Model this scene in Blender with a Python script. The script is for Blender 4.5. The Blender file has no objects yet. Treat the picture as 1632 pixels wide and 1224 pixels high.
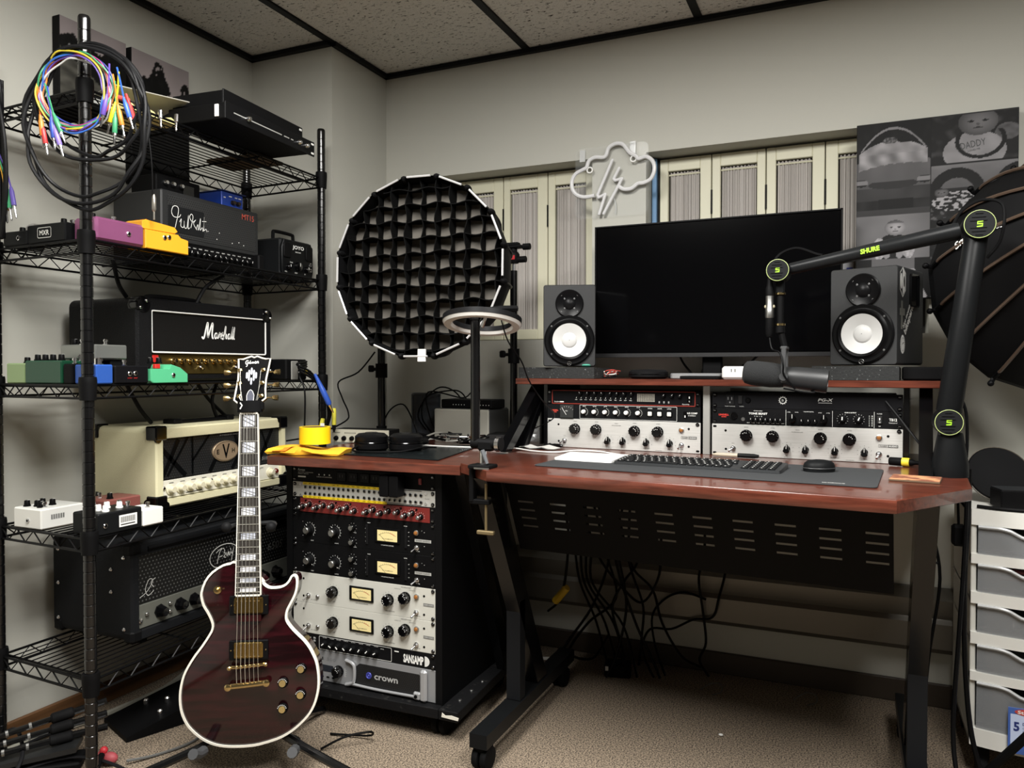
import bpy, bmesh, math, random
from mathutils import Vector, Matrix, Euler, noise
R = math.radians
SC = bpy.context.scene
COL = SC.collection
# ------------------------------------------------------------ camera, light, exposure
cam_d = bpy.data.cameras.new('camera'); cam_d.sensor_width = 36; cam_d.lens = 27.04; cam_d.clip_start = .05
cam = bpy.data.objects.new('camera', cam_d); COL.objects.link(cam)
cam.location = (0, 0, 1.0); cam.rotation_euler = (R(88.9), 0, R(24.0)); SC.camera = cam
w = bpy.data.worlds.new('world'); SC.world = w; w.use_nodes = True
w.node_tree.nodes['Background'].inputs[0].default_value = (.9, .95, 1, 1)
w.node_tree.nodes['Background'].inputs[1].default_value = .005
def area(name, loc, sx, sy, power, col):
    d = bpy.data.lights.new(name, 'AREA'); d.shape = 'RECTANGLE'; d.size = sx; d.size_y = sy; d.energy = power; d.color = col
    o = bpy.data.objects.new(name, d); COL.objects.link(o); o.location = loc
    return o
LCOL = (1.0, .99, .965)
area('ceiling_panel_light', (-.78, .75, 2.135), .54, 1.14, 76, LCOL)
area('ceiling_panel_light', (.44, .75, 2.135), .54, 1.14, 62, LCOL)
SC.view_settings.view_transform = 'Standard'; SC.view_settings.look = 'None'
SC.view_settings.gamma = 1; SC.view_settings.exposure = 0.0; SC.view_settings.use_curve_mapping = False

# ------------------------------------------------------------ materials
def lin(c):
    if isinstance(c, str):
        c = [int(c[i:i+2], 16)/255 for i in (0, 2, 4)]
    return tuple((x/12.92 if x <= .04045 else ((x+.055)/1.055)**2.4) for x in c) + (1,)
_M = {}
def mat(col, rough=.5, metal=0, bump=None, var=None, spec=.5, alpha=1, trans=0, emit=None, coat=0, stretch=(1, 1, 1)):
    if max(lin(col)[:3]) < .012 and rough > .2: spec = min(spec, .1)     # matt black plastic and paint
    key = (str(col), rough, metal, bump, var, spec, alpha, trans, emit, coat, stretch)
    if key in _M: return _M[key]
    m = bpy.data.materials.new('surface'); m.use_nodes = True
    nt = m.node_tree; b = nt.nodes['Principled BSDF']
    b.inputs['Base Color'].default_value = lin(col); b.inputs['Roughness'].default_value = rough
    b.inputs['Metallic'].default_value = metal; b.inputs['Specular IOR Level'].default_value = spec
    b.inputs['Alpha'].default_value = alpha; b.inputs['Transmission Weight'].default_value = trans
    b.inputs['Coat Weight'].default_value = coat
    if emit: b.inputs['Emission Color'].default_value = lin(col); b.inputs['Emission Strength'].default_value = emit
    if bump or var:
        tc = nt.nodes.new('ShaderNodeTexCoord'); mp = nt.nodes.new('ShaderNodeMapping')
        mp.inputs['Scale'].default_value = stretch
        nt.links.new(tc.outputs['Object'], mp.inputs['Vector'])
    if bump:
        n = nt.nodes.new('ShaderNodeTexNoise'); n.inputs['Scale'].default_value = bump[0]; n.inputs['Detail'].default_value = 3
        bp = nt.nodes.new('ShaderNodeBump'); bp.inputs['Strength'].default_value = bump[1]; bp.inputs['Distance'].default_value = .002
        nt.links.new(mp.outputs[0], n.inputs['Vector']); nt.links.new(n.outputs['Fac'], bp.inputs['Height'])
        nt.links.new(bp.outputs[0], b.inputs['Normal'])
    if var:     # (scale, second colour, low, high)
        n = nt.nodes.new('ShaderNodeTexNoise'); n.inputs['Scale'].default_value = var[0]; n.inputs['Detail'].default_value = 4
        r = nt.nodes.new('ShaderNodeMapRange'); r.inputs[1].default_value = var[2]; r.inputs[2].default_value = var[3]
        x = nt.nodes.new('ShaderNodeMix'); x.data_type = 'RGBA'
        x.inputs[6].default_value = lin(col); x.inputs[7].default_value = lin(var[1])
        nt.links.new(mp.outputs[0], n.inputs['Vector']); nt.links.new(n.outputs['Fac'], r.inputs[0])
        nt.links.new(r.outputs[0], x.inputs[0]); nt.links.new(x.outputs[2], b.inputs['Base Color'])
    _M[key] = m
    return m
def perf(light, dark, pitch, rad, axis='XZ', rough=.5, metal=.0):
    """sheet with a staggered grid of small holes"""
    key = ('perf', light, dark, pitch, rad, axis)
    if key in _M: return _M[key]
    m = bpy.data.materials.new('perforated'); m.use_nodes = True
    nt = m.node_tree; b = nt.nodes['Principled BSDF']; b.inputs['Roughness'].default_value = rough; b.inputs['Metallic'].default_value = metal
    tc = nt.nodes.new('ShaderNodeTexCoord'); sp = nt.nodes.new('ShaderNodeSeparateXYZ'); nt.links.new(tc.outputs['Object'], sp.inputs[0])
    def M(op, a, c=None):
        n = nt.nodes.new('ShaderNodeMath'); n.operation = op
        for i, q in enumerate((a, c)):
            if q is None: continue
            if isinstance(q, (int, float)): n.inputs[i].default_value = q
            else: nt.links.new(q, n.inputs[i])
        return n.outputs[0]
    px = M('DIVIDE', sp.outputs[0], pitch); pz = M('DIVIDE', sp.outputs[2], pitch*.86)
    def cell(ox, oz):
        fx = M('SUBTRACT', M('FRACT', M('ADD', px, ox)), .5); fz = M('SUBTRACT', M('FRACT', M('MULTIPLY', M('ADD', pz, oz), .5)), .5)
        fz = M('MULTIPLY', fz, 1.72)
        return M('SQRT', M('ADD', M('MULTIPLY', fx, fx), M('MULTIPLY', fz, fz)))
    d = M('MINIMUM', cell(0, 0), cell(.5, 1.0))
    r = nt.nodes.new('ShaderNodeMapRange'); r.inputs[1].default_value = rad-.06; r.inputs[2].default_value = rad+.06
    nt.links.new(d, r.inputs[0])
    x = nt.nodes.new('ShaderNodeMix'); x.data_type = 'RGBA'; x.inputs[6].default_value = lin(dark); x.inputs[7].default_value = lin(light)
    nt.links.new(r.outputs[0], x.inputs[0]); nt.links.new(x.outputs[2], b.inputs['Base Color'])
    _M[key] = m
    return m
def attr_mat(rough=.5):
    key = ('attr', rough)
    if key in _M: return _M[key]
    m = bpy.data.materials.new('print'); m.use_nodes = True; nt = m.node_tree; b = nt.nodes['Principled BSDF']
    a = nt.nodes.new('ShaderNodeAttribute'); a.attribute_name = 'Col'; nt.links.new(a.outputs['Color'], b.inputs['Base Color'])
    b.inputs['Roughness'].default_value = rough; b.inputs['Specular IOR Level'].default_value = .2
    _M[key] = m
    return m
BLK = mat('070708', .45, spec=.35); BLKM = mat('0a0a0b', .6, spec=.35); BLKG = mat('060607', .15); BLKR = mat('0a0a0b', .75, spec=.3)
CHR = mat('d8d8da', .18, 1); STEEL = mat('a8a8a6', .35, 1); GOLD = mat('d3bb86', .2, 1); WHT = mat('e8e8e4', .45); INK = mat('161616', .6)
PRT = mat('e6e6e2', .6); GREYP = mat('8a8a88', .6); SILV = mat('b9b8b2', .42, .15); YEL = mat('f0cf1c', .5); RED = mat('b3201c', .45)
POST = mat('0a0a0b', .2, spec=.6)

# ------------------------------------------------------------ mesh builder
def frame_from(ax):
    ax = Vector(ax).normalized(); up = Vector((0, 0, 1)) if abs(ax.z) < .95 else Vector((0, 1, 0))
    a = ax.cross(up).normalized(); b = a.cross(ax).normalized()
    return a, b, ax
def catmull(pts, k=6, closed=False):
    P = [Vector(p) for p in pts]; n = len(P); out = []
    if n < 3: return P
    rng = range(n) if closed else range(n-1)
    for i in rng:
        g = (lambda j: P[j % n]) if closed else (lambda j: P[max(0, min(n-1, j))])
        p0, p1, p2, p3 = g(i-1), g(i), g(i+1), g(i+2)
        for s in range(k):
            t = s/k
            out.append(.5*((2*p1)+(p2-p0)*t+(2*p0-5*p1+4*p2-p3)*t*t+(3*p1-p0-3*p2+p3)*t**3))
    if not closed: out.append(P[-1])
    return out
def rrect(x0, x1, z0, z1, r, n=3):
    o = []
    for cx, cz, a0 in ((x1-r, z1-r, 0), (x0+r, z1-r, 90), (x0+r, z0+r, 180), (x1-r, z0+r, 270)):
        for k in range(n+1):
            a = R(a0+90*k/n); o.append((cx+r*math.cos(a), cz+r*math.sin(a)))
    return o
_TXT = {}
def text_geo(s, shear=0, bold=0):
    key = (s, shear, bold)
    if key in _TXT: return _TXT[key]
    c = bpy.data.curves.new('t', 'FONT'); c.body = s; c.size = 1; c.shear = shear; c.resolution_u = 2; c.offset = bold; c.fill_mode = 'FRONT'
    o = bpy.data.objects.new('t', c); me = o.to_mesh()
    v = [(p.co.x, p.co.y) for p in me.vertices]; f = [tuple(p.vertices) for p in me.polygons]
    o.to_mesh_clear(); bpy.data.objects.remove(o); bpy.data.curves.remove(c)
    if v:
        x0 = min(p[0] for p in v); x1 = max(p[0] for p in v); y0 = min(p[1] for p in v); y1 = max(p[1] for p in v)
        v = [((x-x0)/(x1-x0), (y-y0)/(y1-y0)) for x, y in v]; asp = (x1-x0)/(y1-y0)
    else: asp = 1
    _TXT[key] = (v, f, asp)
    return _TXT[key]
class MB:
    def __init__(s): s.v = []; s.f = []; s.i = []; s.c = 0; s.T = Matrix()
    def m(s, i): s.c = i; return s
    def t(s, loc=(0, 0, 0), rot=(0, 0, 0)): s.T = Matrix.Translation(loc) @ Euler(rot).to_matrix().to_4x4(); return s
    def add(s, vs, fs):
        o = len(s.v); s.v += [tuple(s.T @ Vector(p)) for p in vs]
        s.f += [tuple(o+k for k in f) for f in fs]; s.i += [s.c]*len(fs); return s
    def box(s, x0, x1, y0, y1, z0, z1, b=0):
        if b <= 0:
            vs = [(x, y, z) for x in (x0, x1) for y in (y0, y1) for z in (z0, z1)]
            return s.add(vs, [(0, 1, 3, 2), (4, 6, 7, 5), (0, 4, 5, 1), (2, 3, 7, 6), (0, 2, 6, 4), (1, 5, 7, 3)])
        vs = []; ix = {}
        X, Y, Z = (x0, x1), (y0, y1), (z0, z1); d = (b, -b)
        for a in (0, 1):
            for c in (0, 1):
                for e in (0, 1):
                    for k in range(3):
                        ix[a, c, e, k] = len(vs)
                        vs.append((X[a]+(0 if k == 0 else d[a]), Y[c]+(0 if k == 1 else d[c]), Z[e]+(0 if k == 2 else d[e])))
        fs = [tuple(ix[a, c, e, k] for k in range(3)) for a in (0, 1) for c in (0, 1) for e in (0, 1)]
        for a in (0, 1):
            fs.append((ix[a, 0, 0, 0], ix[a, 1, 0, 0], ix[a, 1, 1, 0], ix[a, 0, 1, 0]))
            fs.append((ix[0, a, 0, 1], ix[1, a, 0, 1], ix[1, a, 1, 1], ix[0, a, 1, 1]))
            fs.append((ix[0, 0, a, 2], ix[1, 0, a, 2], ix[1, 1, a, 2], ix[0, 1, a, 2]))
            for c in (0, 1):
                fs.append((ix[a, c, 0, 0], ix[a, c, 1, 0], ix[a, c, 1, 1], ix[a, c, 0, 1]))
                fs.append((ix[a, 0, c, 0], ix[a, 1, c, 0], ix[a, 1, c, 2], ix[a, 0, c, 2]))
                fs.append((ix[0, a, c, 1], ix[1, a, c, 1], ix[1, a, c, 2], ix[0, a, c, 2]))
        return s.add(vs, fs)
    def loft(s, rings, caps=True, ring_closed=True, loop=False):
        n = len(rings[0]); vs = [p for r in rings for p in r]; fs = []
        m = len(rings)
        for a in range(m if loop else m-1):
            b = (a+1) % m
            for k in range(n if ring_closed else n-1):
                q = (k+1) % n
                fs.append((a*n+k, a*n+q, b*n+q, b*n+k))
        if caps and not loop: fs += [tuple(range(n))[::-1], tuple(range((m-1)*n, m*n))]
        return s.add(vs, fs)
    def lathe(s, prof, o=(0, 0, 0), ax=(0, 0, 1), n=12, caps=True):
        a, b, c = frame_from(ax); o = Vector(o); rings = []
        for r, h in prof:
            r = max(r, 1e-5)
            rings.append([o+c*h+(a*math.cos(6.28318*k/n)+b*math.sin(6.28318*k/n))*r for k in range(n)])
        return s.loft(rings, caps)
    def cyl(s, p0, p1, r, r1=None, n=10):
        p0 = Vector(p0); p1 = Vector(p1); return s.lathe([(r, 0), (r if r1 is None else r1, (p1-p0).length)], p0, p1-p0, n)
    def tube(s, pts, r, n=6, k=6, closed=False, smooth=True):
        P = catmull(pts, k, closed) if smooth else [Vector(p) for p in pts]
        rr = r if callable(r) else (lambda t: r)
        m = len(P); tang = []
        for i in range(m):
            d = (P[(i+1) % m]-P[i-1]) if closed else (P[min(i+1, m-1)]-P[max(i-1, 0)])
            tang.append(d.normalized() if d.length > 1e-9 else Vector((0, 0, 1)))
        a, b, _ = frame_from(tang[0]); rings = []
        for i in range(m):
            a = (a-tang[i]*a.dot(tang[i])); a = a.normalized() if a.length > 1e-6 else frame_from(tang[i])[0]
            b = tang[i].cross(a); q = rr(i/max(1, m-1))
            rings.append([P[i]+(a*math.cos(6.28318*k/n)+b*math.sin(6.28318*k/n))*q for k in range(n)])
        return s.loft(rings, True, True, closed)
    def sph(s, c, r, n=12, m=8, sc=(1, 1, 1)):
        c = Vector(c); rings = []
        for j in range(m+1):
            t = math.pi*j/m; q = max(math.sin(t), 1e-4)
            rings.append([(c.x+r*sc[0]*q*math.cos(6.28318*k/n), c.y+r*sc[1]*q*math.sin(6.28318*k/n), c.z+r*sc[2]*math.cos(t)) for k in range(n)])
        return s.loft(rings, True)
    def torus(s, c, ax, R0, r, n=24, k=6):
        a, b, _ = frame_from(ax); c = Vector(c)
        return s.tube([c+(a*math.cos(6.28318*i/n)+b*math.sin(6.28318*i/n))*R0 for i in range(n)], r, k, 1, True, False)
    def plate(s, poly, y0, y1, b=0):
        """xz outline with its front at y0 and its back at y1; b = front edge chamfer"""
        if b <= 0: return s.loft([[(x, y0, z) for x, z in poly], [(x, y1, z) for x, z in poly]])
        cx = sum(p[0] for p in poly)/len(poly); cz = sum(p[1] for p in poly)/len(poly)
        W = max(abs(p[0]-cx) for p in poly); H = max(abs(p[1]-cz) for p in poly)
        ins = [(cx+(x-cx)*(1-b/W), cz+(z-cz)*(1-b/H)) for x, z in poly]
        return s.loft([[(x, y0, z) for x, z in ins], [(x, y0+b, z) for x, z in poly], [(x, y1, z) for x, z in poly]])
    def slab(s, poly, z0, z1, b=0):
        if b <= 0: return s.loft([[(x, y, z0) for x, y in poly], [(x, y, z1) for x, y in poly]])
        cx = sum(p[0] for p in poly)/len(poly); cy = sum(p[1] for p in poly)/len(poly)
        W = max(abs(p[0]-cx) for p in poly); H = max(abs(p[1]-cy) for p in poly)
        ins = [(cx+(x-cx)*(1-b/W), cy+(y-cy)*(1-b/H)) for x, y in poly]
        return s.loft([[(x, y, z0) for x, y in ins], [(x, y, z0+b) for x, y in poly], [(x, y, z1-b) for x, y in poly], [(x, y, z1) for x, y in ins]])
    def text(s, t, x, z, h, y=-.0006, w=None, shear=0, bold=0, align='l'):
        v, f, asp = text_geo(t, shear, bold)
        if w is None: w = h*asp
        x -= {'l': 0, 'c': w/2, 'r': w}[align]
        return s.add([(x+a*w, y, z+c*h) for a, c in v], f)
    def ribbon(s, pts, wd, y=-.0006, k=5, smooth=True, closed=False):
        """flat pen stroke in the xz plane"""
        P = catmull([(p[0], 0, p[1]) for p in pts], k, closed) if smooth else [Vector((p[0], 0, p[1])) for p in pts]
        m = len(P); vs = []; fs = []
        for i in range(m):
            d = (P[(i+1) % m]-P[i-1]) if closed else (P[min(i+1, m-1)]-P[max(0, i-1)])
            d = d.normalized() if d.length > 1e-9 else Vector((1, 0, 0)); nn = Vector((-d.z, 0, d.x))*wd/2
            vs += [(P[i].x+nn.x, y, P[i].z+nn.z), (P[i].x-nn.x, y, P[i].z-nn.z)]
        for i in range(m if closed else m-1):
            j = (i+1) % m; fs.append((2*i, 2*i+1, 2*j+1, 2*j))
        return s.add(vs, fs)
    def mesh(s, name, mats, smooth=35):
        me = bpy.data.meshes.new(name); me.from_pydata(s.v, [], s.f)
        for q in (mats if isinstance(mats, (list, tuple)) else [mats]): me.materials.append(q)
        me.polygons.foreach_set('material_index', s.i)
        bm = bmesh.new(); bm.from_mesh(me); bmesh.ops.recalc_face_normals(bm, faces=bm.faces); bm.to_mesh(me); bm.free()
        if smooth:
            me.shade_smooth(); me.set_sharp_from_angle(angle=R(smooth))
        return me
    def build(s, name, mats, parent=None, loc=(0, 0, 0), rot=(0, 0, 0), smooth=35):
        return put(name, s.mesh(name, mats, smooth), parent, loc, rot)
def put(name, me, parent=None, loc=(0, 0, 0), rot=(0, 0, 0)):
    o = bpy.data.objects.new(name, me); COL.objects.link(o); o.parent = parent; o.location = loc; o.rotation_euler = rot
    return o
def tag(o, label=None, cat=None, group=None, kind=None):
    if label: o['label'] = label
    if cat: o['category'] = cat
    if group: o['group'] = group
    if kind: o['kind'] = kind
    return o
def thing(name, label, cat, loc=(0, 0, 0), rz=0, group=None, rot=None):
    o = bpy.data.objects.new(name, None); COL.objects.link(o); o.empty_display_size = .05
    o.location = loc; o.rotation_euler = rot or (0, 0, rz)
    return tag(o, label, cat, group)
_PM = {}
def part(name, key, fn, mats, parent, loc=(0, 0, 0), rot=(0, 0, 0), smooth=35):
    """a part whose mesh is shared by every part of the same key"""
    if key not in _PM:
        b = MB(); fn(b); _PM[key] = b.mesh(name, mats, smooth)
    return put(name, _PM[key], parent, loc, rot)
def struct(o): o['kind'] = 'structure'; return o
def cable(name, label, pts, r, m=BLK, group=None, n=6, k=6, cat='cable'):
    o = MB().tube(pts, r, n, k).build(name, m); return tag(o, label, cat, group)
rnd = random.Random(7)
# ------------------------------------------------------------ the room
H = 2.147; WY = 2.58; WX = -2.05; BX = -1.69; BY = 2.235; RX = 1.55; FY = -1.6
WALL = mat('b5b4ab', .75, bump=(60, .08)); TRIMW = mat('b8b499', .55)
# carpet
cm = mat('968672', .95, bump=(330, 1.0), var=(240, '40372f', .42, .60))
struct(MB().box(-2.2, 1.7, -1.7, 2.8, -.05, 0).build('floor', cm))
# walls
struct(MB().box(WX-.1, WX, FY, BY+.6, 0, H+.1).build('wall_left', WALL))
b = MB(); b.box(WX, BX, BY, WY+.15, 0, H+.1); struct(b.build('wall_corner', WALL))
b = MB()     # back wall with two window recesses
WZ0, WZ1 = 1.107, 1.735; LX0, LX1 = -1.44, -.842; QX0, QX1 = -.651, .20
y0, y1 = WY, WY+.15
b.box(BX, RX, y0, y1, 0, WZ0); b.box(BX, RX, y0, y1, WZ1, H+.1)
b.box(BX, LX0, y0, y1, WZ0, WZ1); b.box(LX1, QX0, y0, y1, WZ0, WZ1); b.box(QX1, RX, y0, y1, WZ0, WZ1)
struct(b.build('wall_back', WALL))
DIM = mat('4a4843', .8)
struct(MB().box(RX, RX+.1, FY, WY+.15, 0, H+.1).build('wall_right', DIM))
struct(MB().box(WX-.1, RX+.1, FY-.1, FY, 0, H+.1).build('wall_front', DIM))
# suspended ceiling: black bars, textured tiles laid between
def ceil_mat():
    m = bpy.data.materials.new('fissured_tile'); m.use_nodes = True; nt = m.node_tree; b = nt.nodes['Principled BSDF']; b.inputs['Roughness'].default_value = .9
    tc = nt.nodes.new('ShaderNodeTexCoord'); mp = nt.nodes.new('ShaderNodeMapping'); mp.inputs['Scale'].default_value = (62, 145, 1); mp.inputs['Rotation'].default_value = (0, 0, .12)
    nt.links.new(tc.outputs['Object'], mp.inputs[0])
    n = nt.nodes.new('ShaderNodeTexNoise'); n.inputs['Scale'].default_value = 1; n.inputs['Detail'].default_value = 5; n.inputs['Distortion'].default_value = .8; nt.links.new(mp.outputs[0], n.inputs['Vector'])
    r = nt.nodes.new('ShaderNodeMapRange'); r.inputs[1].default_value = .325; r.inputs[2].default_value = .40; nt.links.new(n.outputs['Fac'], r.inputs[0])
    n2 = nt.nodes.new('ShaderNodeTexNoise'); n2.inputs['Scale'].default_value = 260; nt.links.new(tc.outputs['Object'], n2.inputs['Vector'])
    x = nt.nodes.new('ShaderNodeMix'); x.data_type = 'RGBA'; x.inputs[6].default_value = lin('4c473e'); x.inputs[7].default_value = lin('e6e3dc')
    nt.links.new(r.outputs[0], x.inputs[0])
    y = nt.nodes.new('ShaderNodeMix'); y.data_type = 'RGBA'; y.blend_type = 'MULTIPLY'; y.inputs[0].default_value = .4
    nt.links.new(x.outputs[2], y.inputs[6]); nt.links.new(n2.outputs['Fac'], y.inputs[7]); nt.links.new(y.outputs[2], b.inputs['Base Color'])
    bp = nt.nodes.new('ShaderNodeBump'); bp.inputs['Strength'].default_value = .7; bp.inputs['Distance'].default_value = .004
    nt.links.new(r.outputs[0], bp.inputs['Height']); nt.links.new(bp.outputs[0], b.inputs['Normal'])
    return m
ce = struct(MB().box(WX-.1, RX+.1, FY-.1, WY+.15, H+.03, H+.1).build('ceiling', mat('77705f', .9)))
TILE = ceil_mat(); BAR = mat('141516', .4)
gx = [-2.05, -1.69, -1.085, -.475, .135, .745, 1.355, 1.55]; gy = [FY, -1.08, .14, 1.36, WY]
for i in range(7):
    for j in range(4):
        x0, x1, a0, a1 = gx[i], gx[i+1], gy[j], gy[j+1]
        if i == 0 and j == 3: a1 = BY
        if j in (2,) and i in (2, 4): continue     # the two lamp openings
        MB().box(x0+.004, x1-.004, a0+.004, a1-.004, H+.006, H+.028, .002).build('ceiling_tile', TILE, ce)
bars = [(x, FY, WY) for x in gx[1:-1]]
for x, a0, a1 in bars: MB().box(x-.013, x+.013, a0, a1, H-.001, H+.008, .001).build('ceiling_bar', BAR, ce)
for y in gy[1:-1]: MB().box(WX, RX, y-.012, y+.012, H-.0005, H+.007, .001).build('ceiling_bar', BAR, ce)
for (x0, x1, a0, a1) in ((WX, WX+.022, FY, BY), (WX, BX, BY-.022, BY), (BX-.004, BX+.018, BY, WY), (BX, RX, WY-.02, WY), (RX-.022, RX, FY, WY)):
    MB().box(x0, x1, a0, a1, H-.012, H+.004, .001).build('wall_angle', BAR, ce)
for n, x in enumerate((-.78, .44)):
    t = thing('ceiling_lamp', 'white recessed ceiling panel lamp %s' % ('over the left half of the room' if n == 0 else 'over the right half of the room'), 'lamp', (x, .75, H))
    b = MB(); b.box(-.305, .305, -.61, -.57, -.004, .03); b.box(-.305, .305, .57, .61, -.004, .03); b.box(-.305, -.27, -.57, .57, -.004, .03); b.box(.27, .305, -.57, .57, -.004, .03)
    b.build('lamp_frame', WHT, t)
    MB().box(-.27, .27, -.57, .57, .012, .02).build('diffuser', mat('fff6e4', .5, emit=4), t)
# baseboards, baseboard heater
BRN = mat('6b4a2c', .5, var=(14, '4a3019', .35, .7), stretch=(1, .12, 4))
struct(MB().box(WX, WX+.012, FY, BY, 0, .063, .003).build('baseboard_left', BRN))
struct(MB().box(WX, BX, BY-.012, BY, 0, .063, .003).build('baseboard_corner', BRN))
struct(MB().box(BX, RX, WY-.012, WY, 0, .07, .003).build('baseboard_back', mat('3a3128', .55)))
b = MB(); prof = [(0, .175), (-.05, .175), (-.062, .19), (-.062, .262), (-.05, .275), (-.058, .29), (-.058, .33), (-.03, .352), (0, .355)]
b.loft([[(x, WY+p[0], p[1]) for p in prof] for x in (-1.4, 1.5)]); struct(b.build('trim_1', mat('66625a', .38, .45)))
# shutters in the recesses
SHUT = mat('cac7b0', .5); FAB = mat('b0aba6', .85)
def shutter(parent, x0, x1, fx0, fx1, z0, z1, fz0, fz1, y):
    b = MB(); b.box(x0, fx0, y, y+.022, z0, z1, .002); b.box(fx1, x1, y, y+.022, z0, z1, .002)
    b.box(fx0, fx1, y, y+.022, z0, fz0, .002); b.box(fx0, fx1, y, y+.022, fz1, z1, .002)
    b.cyl((fx0, y+.012, fz1-.012), (fx1, y+.012, fz1-.012), .003, n=6)
    p = b.build('shutter_panel', SHUT, parent)
    n = int((fx1-fx0)/.0022); q = MB(); top = []; bot = []; hd = []
    ph = rnd.random()*9
    for i in range(n+1):
        s = i/n; x = fx0+.004+(fx1-fx0-.008)*s
        d = .0042*math.sin(s*(fx1-fx0)*560+ph+1.8*math.sin(s*9+ph))+.002*math.sin(s*(fx1-fx0)*1300+ph)
        hd.append((x, y+.012+.8*d, fz1-.004+.002*math.sin(i*1.1))); top.append((x, y+.014+.6*d, fz1-.02)); bot.append((x, y+.016+d*1.15, fz0-.004))
    q.loft([hd, top, bot], False, False); q.build('gathered_curtain', FAB, p)
    h = MB(); h.cyl((x1+.002, y-.002, z1-.12), (x1+.002, y-.002, z1-.2), .003, n=6); h.build('hinge', BLK, p)
sy = WY+.088
w1 = struct(MB().box(LX0, LX1, WY+.135, WY+.145, WZ0, WZ1).build('window_1', mat('302d28', .6)))
for x0, x1, f0, f1 in ((-1.43, -1.2255, -1.385, -1.265), (-1.2225, -1.0445, -1.197, -1.084), (-1.0415, -.848, -1.014, -.895)):
    shutter(w1, x0, x1, f0, f1, 1.112, 1.728, 1.15, 1.678, sy)
w2 = struct(MB().box(QX0, QX1, WY+.135, WY+.145, WZ0, WZ1).build('window_2', mat('302d28', .6)))
for x0, x1, f0, f1 in ((-.624, -.449, -.595, -.486), (-.446, -.273, -.418, -.300), (-.270, -.092, -.240, -.129), (-.089, .10, -.052, .06)):
    shutter(w2, x0, x1, f0, f1, 1.112, 1.728, 1.15, 1.685, sy)
MB().box(-.648, -.632, WY+.07, WY+.13, WZ0+.005, WZ1-.005, .002).build('blue_tape_strip', mat('6b90b5', .6), w2)
MB().box(-.630, -.6255, WY+.085, WY+.12, WZ0+.005, WZ1-.005).build('gap_shade_strip', BLK, w2)  # black strip stands in for the shade in the gap beside the shutter
# ------------------------------------------------------------ wire rack by the left wall
P1 = Vector((-1.62, 1.226, 0)); P2 = Vector((-1.652, 2.125, 0)); P3 = Vector((-1.992, 2.14, 0)); P0 = Vector((-1.977, 1.243, 0))
SZ = {1: 1.645, 2: 1.300, 3: .962, 4: .604, 5: .273}
rk = thing('wire_rack', 'tall black five-shelf wire rack against the left wall', 'rack', (0, 0, 0))
def post_mesh(b):
    pr = [(.0135, 0)]; z = .02
    while z < 1.78:
        pr += [(.0135, z), (.0122, z+.0012), (.0122, z+.0022), (.0135, z+.0034)]; z += .0254
    pr += [(.0135, 1.80), (.0132, 1.806), (.011, 1.81)]
    b.lathe(pr, n=14)
def collar_mesh(b): b.lathe([(.0137, -.034), (.0175, -.034), (.0195, .006), (.0195, .012), (.0185, .02), (.0137, .02)], n=14, caps=False)
for p in (P0, P1, P2, P3):
    q = part('post', 'rackpost', post_mesh, POST, rk, p)
    for z in SZ.values(): part('collar', 'rackcollar', collar_mesh, BLKM, q, (0, 0, z))
def bil(u, v): return (P1*(1-u)+P2*u)*(1-v)+(P0*(1-u)+P3*u)*v
WIRE = mat('09090a', .38)
def wire_shelf(z):
    b = MB(); r = .0032
    for a, c in ((P0, P1), (P1, P2), (P2, P3), (P3, P0)):
        d = (c-a).normalized(); A = a+d*.012; Cc = c-d*.012
        up = Vector((0, 0, z)); lo = Vector((0, 0, z-.03))
        b.cyl(A+up, Cc+up, r, n=6); b.cyl(A+lo, Cc+lo, r, n=6)
        L = (Cc-A).length; n = max(4, int(round(L/.033))); pts = []
        for i in range(n+1):
            pts.append(A+(Cc-A)*(i/n)+(lo if i % 2 else up))
        b.tube(pts, .0021, 4, 1, smooth=False)
    s = b.build('shelf', WIRE, rk)
    q = MB(); v = .06
    while v < .95:
        q.cyl(bil(.012, v)+Vector((0, 0, z+.001)), bil(.988, v)+Vector((0, 0, z+.001)), .0017, n=5); v += .07
    for u in (.02, .34, .66, .98): q.cyl(bil(u, .01)+Vector((0, 0, z-.004)), bil(u, .99)+Vector((0, 0, z-.004)), .003, n=5)
    q.build('wire_deck', WIRE, s)
for z in SZ.values(): wire_shelf(z)

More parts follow.
